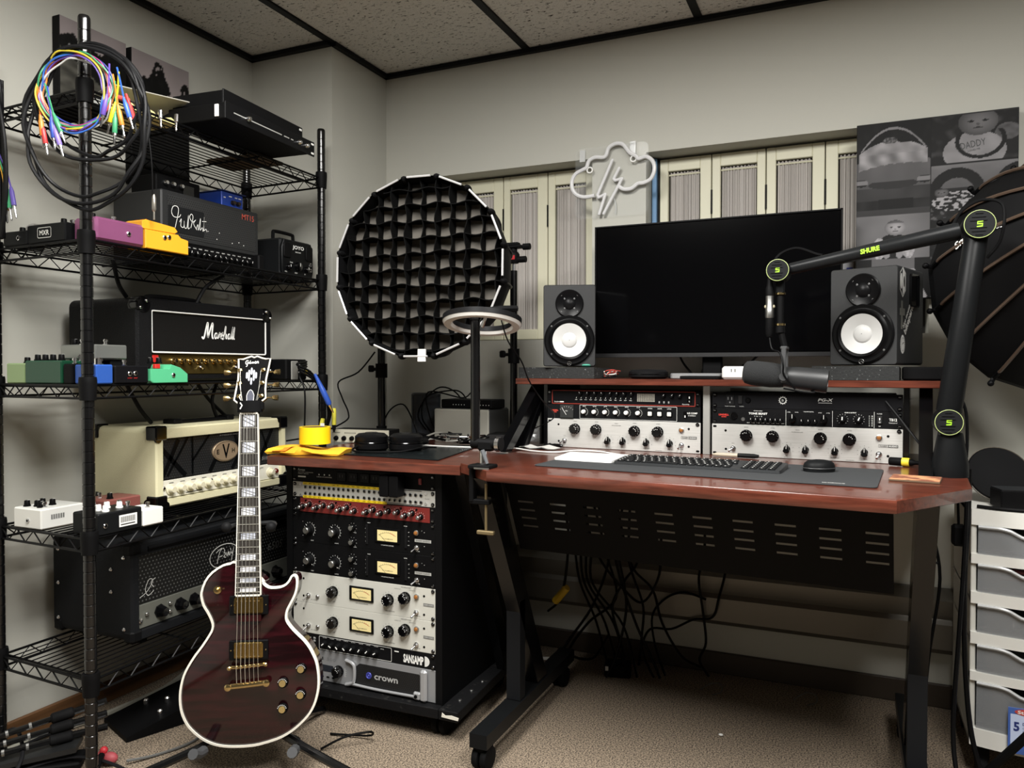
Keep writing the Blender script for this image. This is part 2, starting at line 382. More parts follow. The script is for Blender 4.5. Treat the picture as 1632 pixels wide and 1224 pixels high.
# ------------------------------------------------------------ small shared hardware
def k_foot(b):      # footswitch
    b.lathe([(.0065, 0), (.0065, .002)], n=6); b.lathe([(.004, .002), (.004, .008), (.0055, .0085), (.0055, .013), (.004, .0145)], n=10)
def k_pknob(b): b.lathe([(.0085, 0), (.0085, .003), (.007, .004), (.0064, .0135), (.0055, .015)], n=12); b.m(1).box(-.0007, .0007, .001, .0065, .0148, .0154)
def k_jack(b):      # jack socket, axis -y
    b.lathe([(.0062, 0), (.0062, .002), (.0048, .003), (.0036, .003)], ax=(0, -1, 0), n=8, caps=False); b.m(1).lathe([(.0037, 0), (.0037, .0021)], ax=(0, -1, 0), n=8)
def pedal(name, label, w, d, h, body, loc, rz, knobs=(), feet=(), jacks=(), slope=0, round_=.003, knobm=None, side_jacks=()):
    """w along local x (the jack side seen by the camera), d along y, h up; origin at the front left bottom corner"""
    t = thing(name, label, 'pedal', loc, rz, 'effects pedals on the wire rack')
    b = MB()
    if slope:   # side profile falls towards +x
        pr = slope; b.plate([(x*w, z*h) for x, z in pr], 0, d, .0015)
        m0 = b.build('enclosure', body, t)
    else: b.box(0, w, 0, d, 0, h, round_); m0 = b.build('enclosure', body, t)
    for x, y in feet: part('footswitch', 'foot', k_foot, CHR, t, (x, y, h))
    for q in knobs:
        x, y = q[0], q[1]; part('knob', 'pk%s' % (q[2] if len(q) > 2 else 'b'), k_pknob, [WHT if len(q) > 2 else BLK, BLK if len(q) > 2 else WHT], t, (x, y, q[3] if len(q) > 3 else h))
    for x, z in jacks: part('jack_socket', 'jack', k_jack, [CHR, BLK], t, (x, 0, z))
    for y, z in side_jacks: part('jack_socket', 'jack', k_jack, [CHR, BLK], t, (w, y, z), (0, 0, R(90)))
    return t
E_ = R(90)      # local x along +Y (rack length), local y towards the wall
def shelf_amp_loc(x, y, n, dz=.003): return (x, y, SZ[n]+dz)
# shelf 2 pedals
t = pedal('effects_pedal', 'black effects pedal with a boxed logo on its side, left of the plum pedal', .135, .06, .045, mat('111213', .5), (-1.835, 1.232, SZ[2]+.003), 0, [(.09, .03)], [(.10, .045)], [])
b = MB(); b.text('MXR', .045, .018, .012, w=.034, bold=.01); b.ribbon(rrect(.038, .086, .012, .036, .004), .0012, smooth=False, closed=True); b.build('logo', PRT, t)
t = pedal('effects_pedal', 'small black effects pedal at the near left corner of the second shelf', .09, .06, .036, mat('121314', .55), (-1.932, 1.235, SZ[2]+.003), 0, [(.03, .03), (.06, .03)], [(.075, .05)], [(.06, .018)])
t = thing('metal_tin_lid', 'shiny round metal lid leaning behind the small black pedal', 'lid', (-1.935, 1.33, SZ[2]+.003))
b = MB(); b.lathe([(.0, 0), (.036, 0), (.036, .018), (.033, .022), (0, .026)], o=(0, 0, .036), ax=(0, -1, 0), n=20); b.build('lid_shell', CHR, t)
t = pedal('effects_pedal', 'plum purple effects pedal with one side jack', .135, .078, .055, mat('80486c', .35, .25), (-1.617, 1.249, SZ[2]+.003), E_, [(.03, .05)], [(.075, .035)], [(.088, .026)], round_=.006)
t = pedal('effects_pedal', 'orange yellow treadle effects pedal beside the plum pedal', .135, .073, .06, mat('de9c26', .4), (-1.617, 1.386, SZ[2]+.003), E_, [], [], [(.058, .034), (.072, .037)],
          slope=[(0, 0), (1, 0), (1, .62), (.82, .68), (.76, .8), (0, .78)])
b = MB(); b.plate([(-.006, .048), (.095, .050), (.104, .056), (.095, .066), (.005, .072), (-.006, .066)], .004, .068, .001); b.build('treadle', mat('de9c26', .4), t)
part('knob', 'pkb', k_pknob, [BLK, WHT], t, (.112, .02, .038)); part('knob', 'pkb', k_pknob, [BLK, WHT], t, (.112, .05, .038))
# shelf 3 pedals
t = pedal('effects_pedal', 'pale green effects pedal, leftmost on the middle shelf', .07, .11, .05, mat('7c9166', .4), (-1.927, 1.236, SZ[3]+.003), 0, [(.036, .03)], [], [])
t = pedal('effects_pedal', 'wide dark green effects pedal with a row of black knobs', .132, .11, .056, mat('0c3a26', .35), (-1.854, 1.234, SZ[3]+.003), 0, [(.02, .02), (.048, .02), (.076, .02), (.106, .02)], [(.118, .06)], [])
t = pedal('effects_pedal', 'narrow black effects pedal between the dark green and the blue pedals', .03, .09, .048, BLKM, (-1.719, 1.236, SZ[3]+.003), 0, [], [(.015, .02)], [])
t = pedal('effects_pedal', 'blue effects pedal with chrome knobs behind the rack post', .075, .045, .046, mat('2a52a0', .35, .2), (-1.688, 1.243, SZ[3]+.003), 0, [], [(.05, .03)], [])
for x in (.02, .042): MB().lathe([(.009, 0), (.009, .014), (.007, .016)], n=14).build('knob', CHR, t, (x+.015, .018, .046))
t = pedal('effects_pedal', 'black effects pedal with two jacks on its side, between the blue and the mint pedals', .096, .075, .044, mat('0e0e10', .45), (-1.617, 1.296, SZ[3]+.003), E_, [], [(.05, .03)], [(.04, .024), (.056, .025)])
b = MB(); b.text('OUTPUT', .034, .012, .003, w=.013); b.text('INPUT', .052, .012, .003, w=.010); b.build('lettering', RED, t)
t = pedal('effects_pedal', 'mint green effects pedal in front of the amplifier with the gold panel', .118, .07, .05, mat('4da87a', .4), (-1.617, 1.398, SZ[3]+.003), E_, [(.042, .02), (.042, .05)], [], [(.07, .02)],
          slope=[(0, .12), (.06, 0), (1, 0), (1, .45), (.8, .78), (.55, .95), (.5, .72), (0, .72)])
MB().box(0, .016, 0, .012, 0, .012, .002).build('knob', RED, t, (.025, .012, .036))
t = pedal('effects_pedal', 'black effects pedal under the silver pedal on the middle shelf', .1, .045, .058, BLKM, (-1.80, 1.350, SZ[3]+.003), 0, [], [], [])
t = pedal('effects_pedal', 'brushed silver effects pedal stacked behind the blue pedal', .128, .09, .036, mat('8d8f8b', .35, .7), (-1.82, 1.302, SZ[3]+.063), 0, [(.02, .025), (.042, .025)], [(.1, .05), (.055, .02)], [(.09, .017)])
# shelf 4 pedals
t = pedal('effects_pedal', 'white effects pedal with black knobs, leftmost on the fourth shelf', .103, .115, .05, mat('d9d9d4', .4), (-1.912, 1.24, SZ[4]+.003), 0, [(.022, .02), (.046, .03), (.07, .022), (.03, .055), (.06, .06)], [(.08, .025)], [(.055, .02)])
b = MB(); 
for i in range(17): b.box(.006+i*.0021, .006+i*.0021+.0006+.0009*((i*7) % 3 == 0), -.0006, -.0003, .022, .034)
b.build('printed_bars', INK, t, (.103, .02, 0), (0, 0, R(90)))
t = pedal('effects_pedal', 'black effects pedal with a white barcode sticker on its side', .122, .09, .052, mat('131415', .4), (-1.617, 1.247, SZ[4]+.003), E_, [(.035, .02, 'w'), (.035, .045, 'w'), (.035, .068, 'w'), (.07, .06, 'w'), (.085, .035, 'w')], [(.105, .03), (.105, .06)], [(.018, .022)])
b = MB(); b.box(.056, .106, -.0008, 0, .012, .040); b.m(1)
x = .060
for i in range(16): b.box(x, x+.0012, -.0012, -.0008, .022, .036); x += .0026
b.box(.060, .100, -.0012, -.0008, .016, .0185); b.build('barcode_sticker', [WHT, INK], t)
t = pedal('effects_pedal', 'small white effects pedal at the front of the fourth shelf beside the ivory amplifier', .062, .075, .042, mat('dcdcd8', .4), (-1.617, 1.372, SZ[4]+.003), E_, [], [(.03, .02)], [])
t = pedal('effects_pedal', 'brownish red effects pedal behind the white and black pedals', .09, .11, .052, mat('7a4640', .4), (-1.86, 1.385, SZ[4]+.003), 0, [(.07, .03)], [(.032, .03)], [(.032, .02)])

# ------------------------------------------------------------ amplifier heads on the shelves
TOLEX = mat('121213', .42, bump=(420, 1.0)); TOLEXS = mat('17181a', .55, bump=(500, .35)); IVORY = mat('d8d2ae', .45, bump=(300, .25))
def k_round(b): b.lathe([(.0085, 0), (.0085, .004), (.0068, .005), (.006, .016), (.005, .0175)], ax=(0, -1, 0), n=14); b.m(1).box(-.0006, .0006, -.018, -.0172, 0, .006)
def k_screw(b): b.lathe([(.0045, 0), (.0045, .0012), (.003, .0028)], ax=(0, -1, 0), n=10)
def k_toggle(b): b.lathe([(.0055, 0), (.0055, .003), (.0035, .0035), (.0035, .006)], ax=(0, -1, 0), n=8); b.cyl((0, -.005, 0), (-.001, -.016, -.008), .0014, .0026, 8)
def foot_mesh(b): b.lathe([(.014, 0), (.012, .009)], n=10)
def corner_piece(b):
    b.sph((0, 0, 0), .024, 10, 8, (1, 1, 1)); b.box(-.003, .026, -.025, .02, -.03, .003, .004); b.box(-.003, .03, -.02, .03, -.012, .02, .004)
# 1. black head with gold panel
mw, mh, md = .515, .226, .265
A = thing('guitar_amplifier_head', 'black textured amplifier head with white piping and a gold control panel', 'amplifier', (-1.738, 1.461, SZ[3]+.0055), E_)
b = MB(); o = rrect(0, mw, 0, mh, .022, 4); ii = rrect(.046, mw-.022, .018, mh-.03, .004, 4)
b.loft([[(x, .0, z) for x, z in rrect(.006, mw-.006, .006, mh-.006, .018, 4)], [(x, .008, z) for x, z in o], [(x, md, z) for x, z in o], [(x, md, z) for x, z in ii], [(x, .012, z) for x, z in ii], [(x, .0, z) for x, z in ii]], caps=False, loop=True)
b.box(.03, mw-.02, .03, .04, .01, mh-.02); b.build('cabinet', TOLEX, A)
b = MB(); b.plate(rrect(.048, mw-.024, .078, mh-.034, .003), .008, .03); b.build('grille_cloth', mat('131211', .85, bump=(900, .8)), A)
b = MB(); b.tube([(x, .004, z) for x, z in rrect(.049, mw-.025, .079, mh-.034, .005, 3)][:], .0024, 6, 1, True, False); b.build('piping', WHT, A)
b = MB(); b.box(.047, mw-.023, .012, .03, .02, .074); b.m(1).box(.055, .076, .008, .012, .05, .072, .002); b.build('gold_panel', [mat('66552c', .32, .8), RED], A)
for i in range(11): part('knob', 'goldk', k_round, [GOLD, BLK], A, (.125+i*.030, .012, .056))
for i in range(3): part('toggle_switch', 'tog', k_toggle, CHR, A, (.084+i*.14, .012, .04))
b = MB(); W0 = .0056
def scr(pts, wd=.0042): b.ribbon([(.236+p[0]*.0175, .122+p[1]*.0175) for p in pts], wd, y=.0062)
scr([(-.5, .35), (-.25, .05), (.0, .3), (.35, 1.5), (.7, 2.6), (.85, 2.5), (.75, 1.2), (.78, .2)], W0); scr([(.78, .2), (1.2, 1.3), (1.75, 2.6), (1.9, 2.4), (1.75, 1.1), (1.8, .25), (2.05, .2)], W0)
X = 2.3
scr([(X+.55, 1.0), (X+.2, 1.0), (X, .55), (X+.15, .12), (X+.45, .35), (X+.6, .95), (X+.6, .3), (X+.85, .2)]); X += 1.0
scr([(X-.1, .3), (X+.15, 1.15), (X+.2, .95), (X+.5, .95), (X+.35, .4), (X+.5, .15)]); X += .6
scr([(X-.2, .2), (X+.22, 1.2), (X+.2, .9), (X+.42, .5), (X+.3, .1), (X-.02, .2)]); X += .48
scr([(X, .2), (X+.35, 2.0), (X+.5, 2.2), (X+.35, 1.2), (X+.15, .1), (X+.4, .85), (X+.6, .85), (X+.55, .3), (X+.75, .2)]); X += .95
scr([(X+.45, 1.0), (X+.15, .95), (X, .5), (X+.15, .15), (X+.4, .4), (X+.52, .95), (X+.5, .3), (X+.7, .2)]); X += .72
for q in range(2): scr([(X, .25), (X+.35, 1.8), (X+.48, 2.2), (X+.3, 1.2), (X+.22, .3), (X+.45, .2)]); X += .42
b.build('lettering', WHT, A)
for x in (.0, mw):
    for z in (0, mh):
        s = 1 if x == 0 else -1; u = 1 if z == 0 else -1
        c = MB()
        c.lathe([(.0, -.0025), (.020, 0), (.024, .006), (.024, .034), (.021, .038)], o=(x+s*.021, -.002, z+u*.021), ax=(0, 1, 0), n=16); c.build('corner_protector', BLKG, A)
        for dx, dz in ((.002, .034), (.034, .002)): part('screw', 'scr', k_screw, CHR, A, (x+s*(.008+dx*.6), -.003, z+u*(.008+dz*.6)), (0, 0, 0))
b = MB(); b.tube([(.13, .13, mh), (.14, .13, mh+.012), (.18, .13, mh+.016), (.29, .13, mh+.016), (.33, .13, mh+.012), (.34, .13, mh)], .009, 8); b.build('handle', BLKM, A)
# 2. ivory head
ew, eh, ed = .525, .222, .262
A = thing('guitar_amplifier_head', 'ivory amplifier head with black corners and striped black grille', 'amplifier', (-1.742, 1.522, SZ[4]+.012), E_)
b = MB(); o = rrect(0, ew, 0, eh, .016, 4); ii = rrect(.022, ew-.022, .022, eh-.03, .003, 4)
b.loft([[(x, 0, z) for x, z in rrect(.004, ew-.004, .004, eh-.004, .014, 4)], [(x, .005, z) for x, z in o], [(x, ed, z) for x, z in o], [(x, ed, z) for x, z in ii], [(x, .0, z) for x, z in ii]], caps=False, loop=True)
b.box(.02, ew-.02, .05, .06, .02, eh-.02); b.build('cabinet', IVORY, A)
b = MB(); b.box(.022, ew-.022, .012, .03, .076, eh-.03)
b.build('grille', perf('141516', '3c3e40', .0085, .17), A)
b = MB()
for p, q in (((.03, .085), (.085, .185)), ((.045, .085), (.12, .19)), ((.11, .08), (.02, .17)), ((.135, .08), (.135, .19)), ((.135, .12), (.2, .19)), ((.2, .08), (.24, .14)), ((.29, .08), (.38, .19)), ((.4, .08), (.35, .16)), ((.46, .085), (.42, .185)), ((.47, .19), (.40, .08)), ((.3, .19), (.34, .08))):
    b.ribbon([p, q], .013 if rnd.random() > .4 else .007, y=.0098, smooth=False)
b.build('grille_stripes', mat('0a0b0c', .3), A)
b = MB(); b.plate([(.262+.052*math.cos(6.283*k/28), .135+.031*math.sin(6.283*k/28)) for k in range(28)], .006, .012, .001); b.m(1)
b.text('E', .224, .128, .014, y=.0054, w=.010, bold=.02); b.text('V', .246, .113, .044, y=.0054, w=.03, bold=.015); b.text('H', .285, .128, .014, y=.0054, w=.012, bold=.02)
b.ribbon([(.262+.049*math.cos(6.283*k/28), .135+.0285*math.sin(6.283*k/28)) for k in range(28)], .001, y=.0055, closed=True, smooth=False); b.build('oval_badge', [mat('b39c80', .4, .5), BLK], A)
b = MB(); b.box(.022, ew-.022, .010, .03, .024, .073, .001); b.m(1)
for i in range(10): b.box(.05+i*.04, .066+i*.04, .0094, .0099, .064, .0655)
b.box(.11, .17, .0094, .0099, .029, .031); b.text('5150', .40, .06, .005, y=.0094); b.build('control_panel', [mat('dcd9cb', .4), INK], A)
for x in (.053, .088, .122, .156, .19, .228, .258, .29, .33, .37, .455): part('knob', 'ivk', lambda b: (b.lathe([(.0145, 0), (.0145, .004), (.0105, .006), (.0095, .017), (.008, .019)], ax=(0, -1, 0), n=16)), mat('d9d2b6', .35), A, (x, .01, .047))
MB().lathe([(.009, 0), (.009, .004), (.006, .008)], ax=(0, -1, 0), n=12).build('jewel_lamp', mat('5a1510', .2), A, (.485, .01, .047))
part('jack_socket', 'jack', k_jack, [CHR, BLK], A, (.033, .01, .052)); part('jack_socket', 'jack', k_jack, [CHR, BLK], A, (.206, .01, .053))
b = MB(); b.text('STEREO OUTPUT', .24, .182, .004, y=.0094, w=.11); b.text('5150III', .42, .09, .01, y=.0094, w=.05, shear=.2); b.build('lettering', mat('9a9a98', .4), A)
def ivcorner(b):
    b.box(-.004, .034, -.005, .006, -.004, .034, .003); b.box(-.005, .006, -.004, .036, -.004, .034, .003); b.box(-.004, .034, -.004, .036, -.005, .006, .003)
    b.cyl((.03, -.003, .006), (.03, .004, .006), .011); b.cyl((-.003, .034, .012), (.004, .034, .012), .013)
for x, z, ry in ((0, 0, 0), (0, eh, 90), (ew, eh, 180), (ew, 0, 270)): part('corner_protector', 'ivc', ivcorner, BLKG, A, (x, 0, z), (0, R(ry), 0))
for x, z, ry in ((0, 0, 0), (0, eh, 90), (ew, eh, 180), (ew, 0, 270)): part('corner_protector', 'ivc2', lambda b: (b.box(-.004, .034, -.036, .004, -.005, .006, .003), b.box(-.005, .006, -.036, .004, -.004, .034, .003)), BLKG, A, (x, ed, z), (0, R(ry), 0))
b = MB(); b.box(.15, .37, .09, .13, eh, eh+.010, .004); b.box(.14, .17, .085, .135, eh, eh+.014, .003); b.box(.35, .38, .085, .135, eh, eh+.014, .003); b.build('handle', BLKM, A)
for x in (.05, ew-.05):
    for y in (.04, ed-.04): part('rubber_foot', 'ftm', foot_mesh, BLKR, A, (x, y, -.009))
# 3. black head on the bottom shelf
pw, ph_, pd = .66, .258, .30
A = thing('guitar_amplifier_head', 'large black amplifier head with dot-mesh grille and chrome knobs on the lowest shelf', 'amplifier', (-1.70, 1.405, SZ[5]+.0155), E_)
b = MB(); o = rrect(0, pw, 0, ph_, .02, 4); ii = rrect(.022, pw-.022, .026, ph_-.034, .003, 4)
b.loft([[(x, 0, z) for x, z in rrect(.005, pw-.005, .005, ph_-.005, .016, 4)], [(x, .006, z) for x, z in o], [(x, pd, z) for x, z in o], [(x, pd, z) for x, z in ii], [(x, .0, z) for x, z in ii]], caps=False, loop=True)
b.box(.02, pw-.02, .05, .06, .02, ph_-.02); b.build('cabinet', TOLEXS, A)
MB().box(.022, pw-.022, .016, .03, .092, ph_-.034).build('grille', perf('040404', '565756', .0115, .18), A)
b = MB(); b.box(.022, pw-.022, .012, .03, .028, .09, .001); b.build('control_panel', mat('6d6e66', .5, .4), A)
def k_skirt(b): b.lathe([(.019, 0), (.018, .004), (.0145, .008), (.0135, .02), (.011, .024), (.004, .025)], ax=(0, -1, 0), n=7)
for x in (.098, .165, .215, .27, .325, .38, .435, .49, .55): part('knob', 'pvk', k_skirt, BLKG, A, (x, .012, .058))
for x in (.045,): MB().lathe([(.0075, 0), (.0075, .004), (.004, .005)], ax=(0, -1, 0), n=10).build('jack_socket', CHR, A, (x-.012, .012, .05))
for x, z in ((.055, .062), (.131, .07), (.131, .048)): MB().box(-.0055, .0055, -.006, 0, -.0045, .0045, .0015).build('push_button', STEEL, A, (x, .012, z))
b = MB(); sc = lambda P, wd=.0022: b.ribbon([(.335+x*.03, .155+z*.03) for x, z in P], wd, y=.0146)
sc([(1.9*math.cos(6.283*k/24), 1.15*math.sin(6.283*k/24)) for k in range(25)], .0024)
sc([(-1.0, -.6), (-.6, .5), (-.2, .8)]); sc([(-1.1, .5), (-.4, .8), (0, .6), (-.2, .1), (-.7, 0)]); sc([(-.3, 0), (0, .3), (.1, .1), (-.1, -.1), (.2, -.2)]); sc([(.2, .3), (.35, -.1), (.5, .3), (.55, -.1)]); sc([(.6, .3), (.7, -.1), (.9, .4)]); sc([(.8, .6), (1.0, 0), (1.3, .7), (.9, -.7)])
b.build('lettering', mat('c9c9c4', .4), A); b = MB()
sc2 = lambda P: b.ribbon([(.06+x*.03, .115+z*.03) for x, z in P], .0016, y=.0146)
sc2([(-.8, -.2), (0, .2), (.6, 1.0), (.2, 1.2), (-.2, .4), (.1, -.2), (.7, .1)]); sc2([(.7, .4), (.4, .9), (.9, 1.2)]); b.build('lettering', mat('c9c9c4', .4), A)
b = MB(); b.text('6505', .52, .13, .024, y=.0146, shear=.2, w=.07); b.build('lettering', mat('6a6a68', .4), A)
for x, z in ((0, 0), (pw, 0), (0, ph_), (pw, ph_)):
    s = 1 if x == 0 else -1; u = 1 if z == 0 else -1
    for y0, y1 in ((-.003, .034), (pd-.034, pd+.003)):
        c = MB(); c.box(min(x-s*.003, x+s*.034), max(x-s*.003, x+s*.034), y0, y1, min(z-u*.003, z+u*.034), max(z-u*.003, z+u*.034), .008); c.build('corner_protector', BLKM, A)
for y, z in ((.028, .222), (.028, .035), (.075, .187), (.075, .128), (pd-.02, .13), (pd-.02, .035), (pd-.02, .222)):
    part('screw', 'scrx', lambda b: b.lathe([(.0055, 0), (.0055, .001), (.003, .004)], ax=(-1, 0, 0), n=10), CHR, A, (-.001, y, z))
b = MB(); b.tube([(.05, .004, ph_-.02), (.2, .003, ph_-.02), (pw-.05, .004, ph_-.02)], .009, 8); b.build('top_roll', BLKM, A)
for x in (.05, pw-.05):
    for y in (.035, pd-.05): MB().lathe([(.02, 0), (.017, .011)], n=10).build('rubber_foot', BLKR, A, (x, y, -.011))
# 4. small black mesh head with a script signature
qw, qh, qd = .378, .185, .19
A = thing('guitar_amplifier_head', 'black perforated metal amplifier head with a white handwritten signature on its front', 'amplifier', (-1.745, 1.548, SZ[2]+.013), E_)
b = MB(); b.box(0, qw, 0, qd, .045, qh, .004); b.build('top_cover', mat('1b1c1d', .55), A)
b = MB(); b.box(.02, qw-.016, -.0015, 0, .06, qh-.012); b.build('grille', perf('2a2b2c', '050505', .0075, .32), A)
b = MB(); b.plate(rrect(.022, .15, .072, .145, .004), -.0025, -.0012); b.build('logo_plate', mat('18191a', .5), A)
b = MB(); b.box(.0, qw, -.003, qd, 0, .043, .002); b.build('control_chassis', mat('0d0d0e', .4), A)
b = MB(); s4 = lambda P, wd=.0016: b.ribbon([(.03+x*.001, .078+z*.001) for x, z in P], wd, y=-.0032)
s4([(14, 6), (26, 52), (22, 66), (8, 64), (2, 48), (10, 36), (28, 38), (34, 46)]); s4([(30, 24), (36, 34), (34, 14), (44, 12), (46, 30), (47, 12), (56, 14), (62, 50), (60, 12), (66, 14)])
s4([(70, 14), (78, 46), (72, 54), (66, 44), (76, 32), (88, 40), (80, 28), (92, 12)]); s4([(90, 16), (96, 28), (98, 12), (106, 48), (104, 14), (112, 22), (116, 12), (120, 54), (118, 16), (126, 20), (130, 12)], .0014); s4([(112, 40), (128, 42)]); s4([(134, 14), (135, 16)])
b.build('lettering', WHT, A)
b = MB(); b.text('MT15', qw-.075, qh-.032, .017, y=-.0022, w=.052, bold=.004); b.build('lettering', mat('b04a3c', .5), A)
b = MB()
for i in range(12): b.text(('GAIN', 'TREBLE', 'MID', 'BASS', 'MASTER', 'PRES')[i % 6], .085+i*.022, .034, .0028, y=-.0036, w=.012)
b.ribbon([(.16, .012), (.163, .006), (.215, .006), (.218, .012)], .0012, y=-.0036, smooth=False); b.ribbon([(.24, .012), (.243, .006), (.30, .006), (.303, .012)], .0012, y=-.0036, smooth=False); b.build('lettering', PRT, A)
for i in range(12): part('knob', 'prsk', lambda b: (b.lathe([(.007, 0), (.007, .003), (.0055, .004), (.005, .014)], ax=(0, -1, 0), n=10), b.m(1).box(-.0006, .0006, -.0146, -.014, -.001, .005)), [BLK, PRT], A, (.09+i*.022, -.003, .02), (0, R(rnd.uniform(-60, 60)), 0))
for x, z in ((.2, .075), (.21, .095), (.262, .072), (.29, .078), (.31, .072)): MB().lathe([(.0016, 0), (.001, .001)], ax=(0, -1, 0), n=6).build('indicator', WHT, A, (x, -.0015, z))
MB().box(qw-.022, qw+.004, -.02, .005, .0, .05, .004).build('guard_handle', BLKM, A)
b = MB()
for i in range(7):
    for j in range(6): b.box(-.0008, 0, .055+i*.007, .060+i*.007, .06+j*.008, .065+j*.008) if (i+j) % 3 else None
b.build('vent_led_glow', mat('9a2a22', .5), A)  # red colour stands in for LED light reflected at the vents
# blue box and black box on it
A2 = thing('direct_box', 'bright blue metal box with two front knobs on top of the black mesh amplifier', 'box', (-1.775, 1.80, SZ[2]+.013+qh), E_)
MB().box(0, .09, 0, .12, 0, .05, .002).build('enclosure', mat('1c3f9c', .4, .2), A2)
MB().box(-.003, .098, -.006, .122, .05, .0525).build('lid', mat('0e2258', .5), A2)
for x in (.045, .066): part('knob', 'k_bl', lambda b: b.lathe([(.008, 0), (.007, .003), (.006, .01)], ax=(0, -1, 0), n=12), mat('3a3128', .3, .6), A2, (x, 0, .02))
b = MB()
for x, z, ww in ((.008, .03, .008), (.03, .036, .012), (.055, .036, .01), (.07, .036, .012)): b.box(x, x+ww, -.0006, 0, z, z+.003)
b.build('lettering', PRT, A2)
A2 = thing('black_preamp_box', 'small black box with chrome knobs on the mesh amplifier, under the hanging picture', 'box', (-1.80, 1.58, SZ[2]+.013+qh), E_)
MB().box(0, .16, 0, .1, 0, .055, .003).build('enclosure', BLKM, A2)
for x in (.03, .055, .085): part('knob', 'ck', lambda b: b.lathe([(.008, 0), (.008, .006), (.005, .012)], ax=(0, -1, 0), n=12), CHR if x < .08 else BLKG, A2, (x, 0, .034))
MB().box(.095, .135, -.002, 0, .012, .042, .001).build('ribbed_plate', BLKG, A2)
# 5. small lunch-box head with handle
jw, jh, jd = .16, .125, .13
A = thing('guitar_amplifier_head', 'mini black amplifier head with a carry handle at the far end of the second shelf', 'amplifier', (-1.735, 2.02, SZ[2]+.012), E_)
MB().box(0, jw, .004, jd, 0, jh, .006).build('enclosure', mat('141516', .5), A)
b = MB(); b.plate([(.006, 0), (jw-.006, 0), (jw, .02), (jw, jh-.03), (jw-.01, jh-.004), (.01, jh-.004), (0, jh-.03), (0, .02)], -.004, .006, .003); b.build('front_panel', mat('0d0e0f', .35), A)
for x in (.006, jw-.042): MB().plate(rrect(x, x+.036, .06, .112, .008), -.008, -.003, .002).build('side_grip', BLKM, A)
b = MB(); b.text('JOYO', .052, .09, .016, y=-.0046, w=.058, bold=.02); b.text('BANTAMP', .066, .082, .004, y=-.0046, w=.028)
for i in range(6): b.text(('VOL', 'TONE', 'GAIN', 'ON', 'IN', 'OUT')[i], .012+i*.025, .045 if i % 2 else .012, .004, y=-.0046)
b.build('lettering', PRT, A)
for i, (x, z, r) in enumerate(((.03, .03, .011), (.078, .036, .016), (.122, .03, .011))):
    c = MB(); c.lathe([(r, 0), (r*.9, .01), (r*.7, .012)], ax=(0, -1, 0), n=14); c.m(1).box(-.001, .001, -.0125, -.0118, 0, r*.7); c.build('knob', [BLKG, PRT], A, (x, -.004, z))
part('jack_socket', 'jack', k_jack, [CHR, BLK], A, (.144, -.004, .03)); part('jack_socket', 'jack', k_jack, [CHR, BLK], A, (.144, -.004, .05))
b = MB(); b.tube([(.03, .06, jh-.004), (.03, .06, jh+.022), (.04, .06, jh+.03), (.12, .06, jh+.03), (.13, .06, jh+.022), (.13, .06, jh-.004)], .006, 8, 3); b.build('handle', BLKM, A)
for x in (.02, jw-.02): part('rubber_foot', 'ftm', foot_mesh, BLKR, A, (x, .02, -.009)); part('rubber_foot', 'ftm', foot_mesh, BLKR, A, (x, jd-.02, -.009))

# ------------------------------------------------------------ rack units lying on the top shelf
A = thing('rack_unit', 'black one-space rack unit lying at an angle on the top shelf, lower of two', 'rack unit', (-1.512, 1.548, SZ[1]+.014), R(94), 'loose rack units on the top shelf')
MB().box(0, .368, .002, .19, 0, .043, .002).build('chassis', mat('0c0c0d', .5), A)
b = MB(); b.box(-.002, .398, -.002, .002, 0, .0445, .0008); b.build('faceplate', mat('0f0f10', .4), A)
for z in (.008, .036): MB().box(.381, .393, -.0028, -.0019, z-.003, z+.003, .001).build('slot', WHT, A)
b = MB(); b.ribbon([(.03, .022), (.235, .022)], .003, y=-.0026, smooth=False); b.ribbon([(.245, .022), (.27, .022)], .003, y=-.0026, smooth=False); b.ribbon([(.278, .022), (.29, .022)], .003, y=-.0026, smooth=False); b.build('printed_line', mat('9a9a96', .4), A)
for x in (.085, .315, .352): part('knob', 'ck', None, None, A, (x, -.002, .022))
MB().box(-.004, .0, .02, .032, .006, .038, .0008).build('sticker', WHT, A)
A = thing('rack_unit', 'black rack unit resting on the lower one on the top shelf, nearer the corner', 'rack unit', (-1.545, 1.575, SZ[1]+.060), R(95), 'loose rack units on the top shelf')
MB().box(0, .33, .002, .17, 0, .042, .002).build('chassis', mat('0c0c0d', .5), A)
b = MB(); b.box(-.002, .36, -.002, .002, 0, .0445, .0008); b.build('faceplate', mat('0f0f10', .4), A)
for z in (.008, .036): MB().box(.343, .355, -.0028, -.0019, z-.003, z+.003, .001).build('slot', WHT, A)
A = thing('clear_cover', 'pale translucent plastic sheet lying on the top shelf behind the rack units', 'sheet', (-1.70, 1.36, SZ[1]+.066), R(72))
MB().box(0, .20, 0, .16, 0, .003, .001).build('sheet', mat('b5b2a8', .3, alpha=.8), A, (0, 0, 0), (0, R(-1.5), 0))
A = thing('folded_yellow_cloth', 'folded pale yellow cloth behind the front wires of the top shelf', 'cloth', (-1.655, 1.37, SZ[1]+.003), R(92))
b = MB(); n = 14
b.loft([[(x*.16/n, 0, .002), (x*.16/n, .16, .002), (x*.16/n, .16, .008+.004*math.sin(x*1.3)), (x*.16/n, .08, .018+.006*math.sin(x*.9)), (x*.16/n, 0, .012+.007*math.sin(x*1.1+1))] for x in range(n+1)]); b.build('fold', mat('cfc489', .8), A)
A = thing('black_mixer_box', 'flat black box hanging below the folded cloth on the top shelf', 'box', (-1.70, 1.30, SZ[1]+.003), R(92))
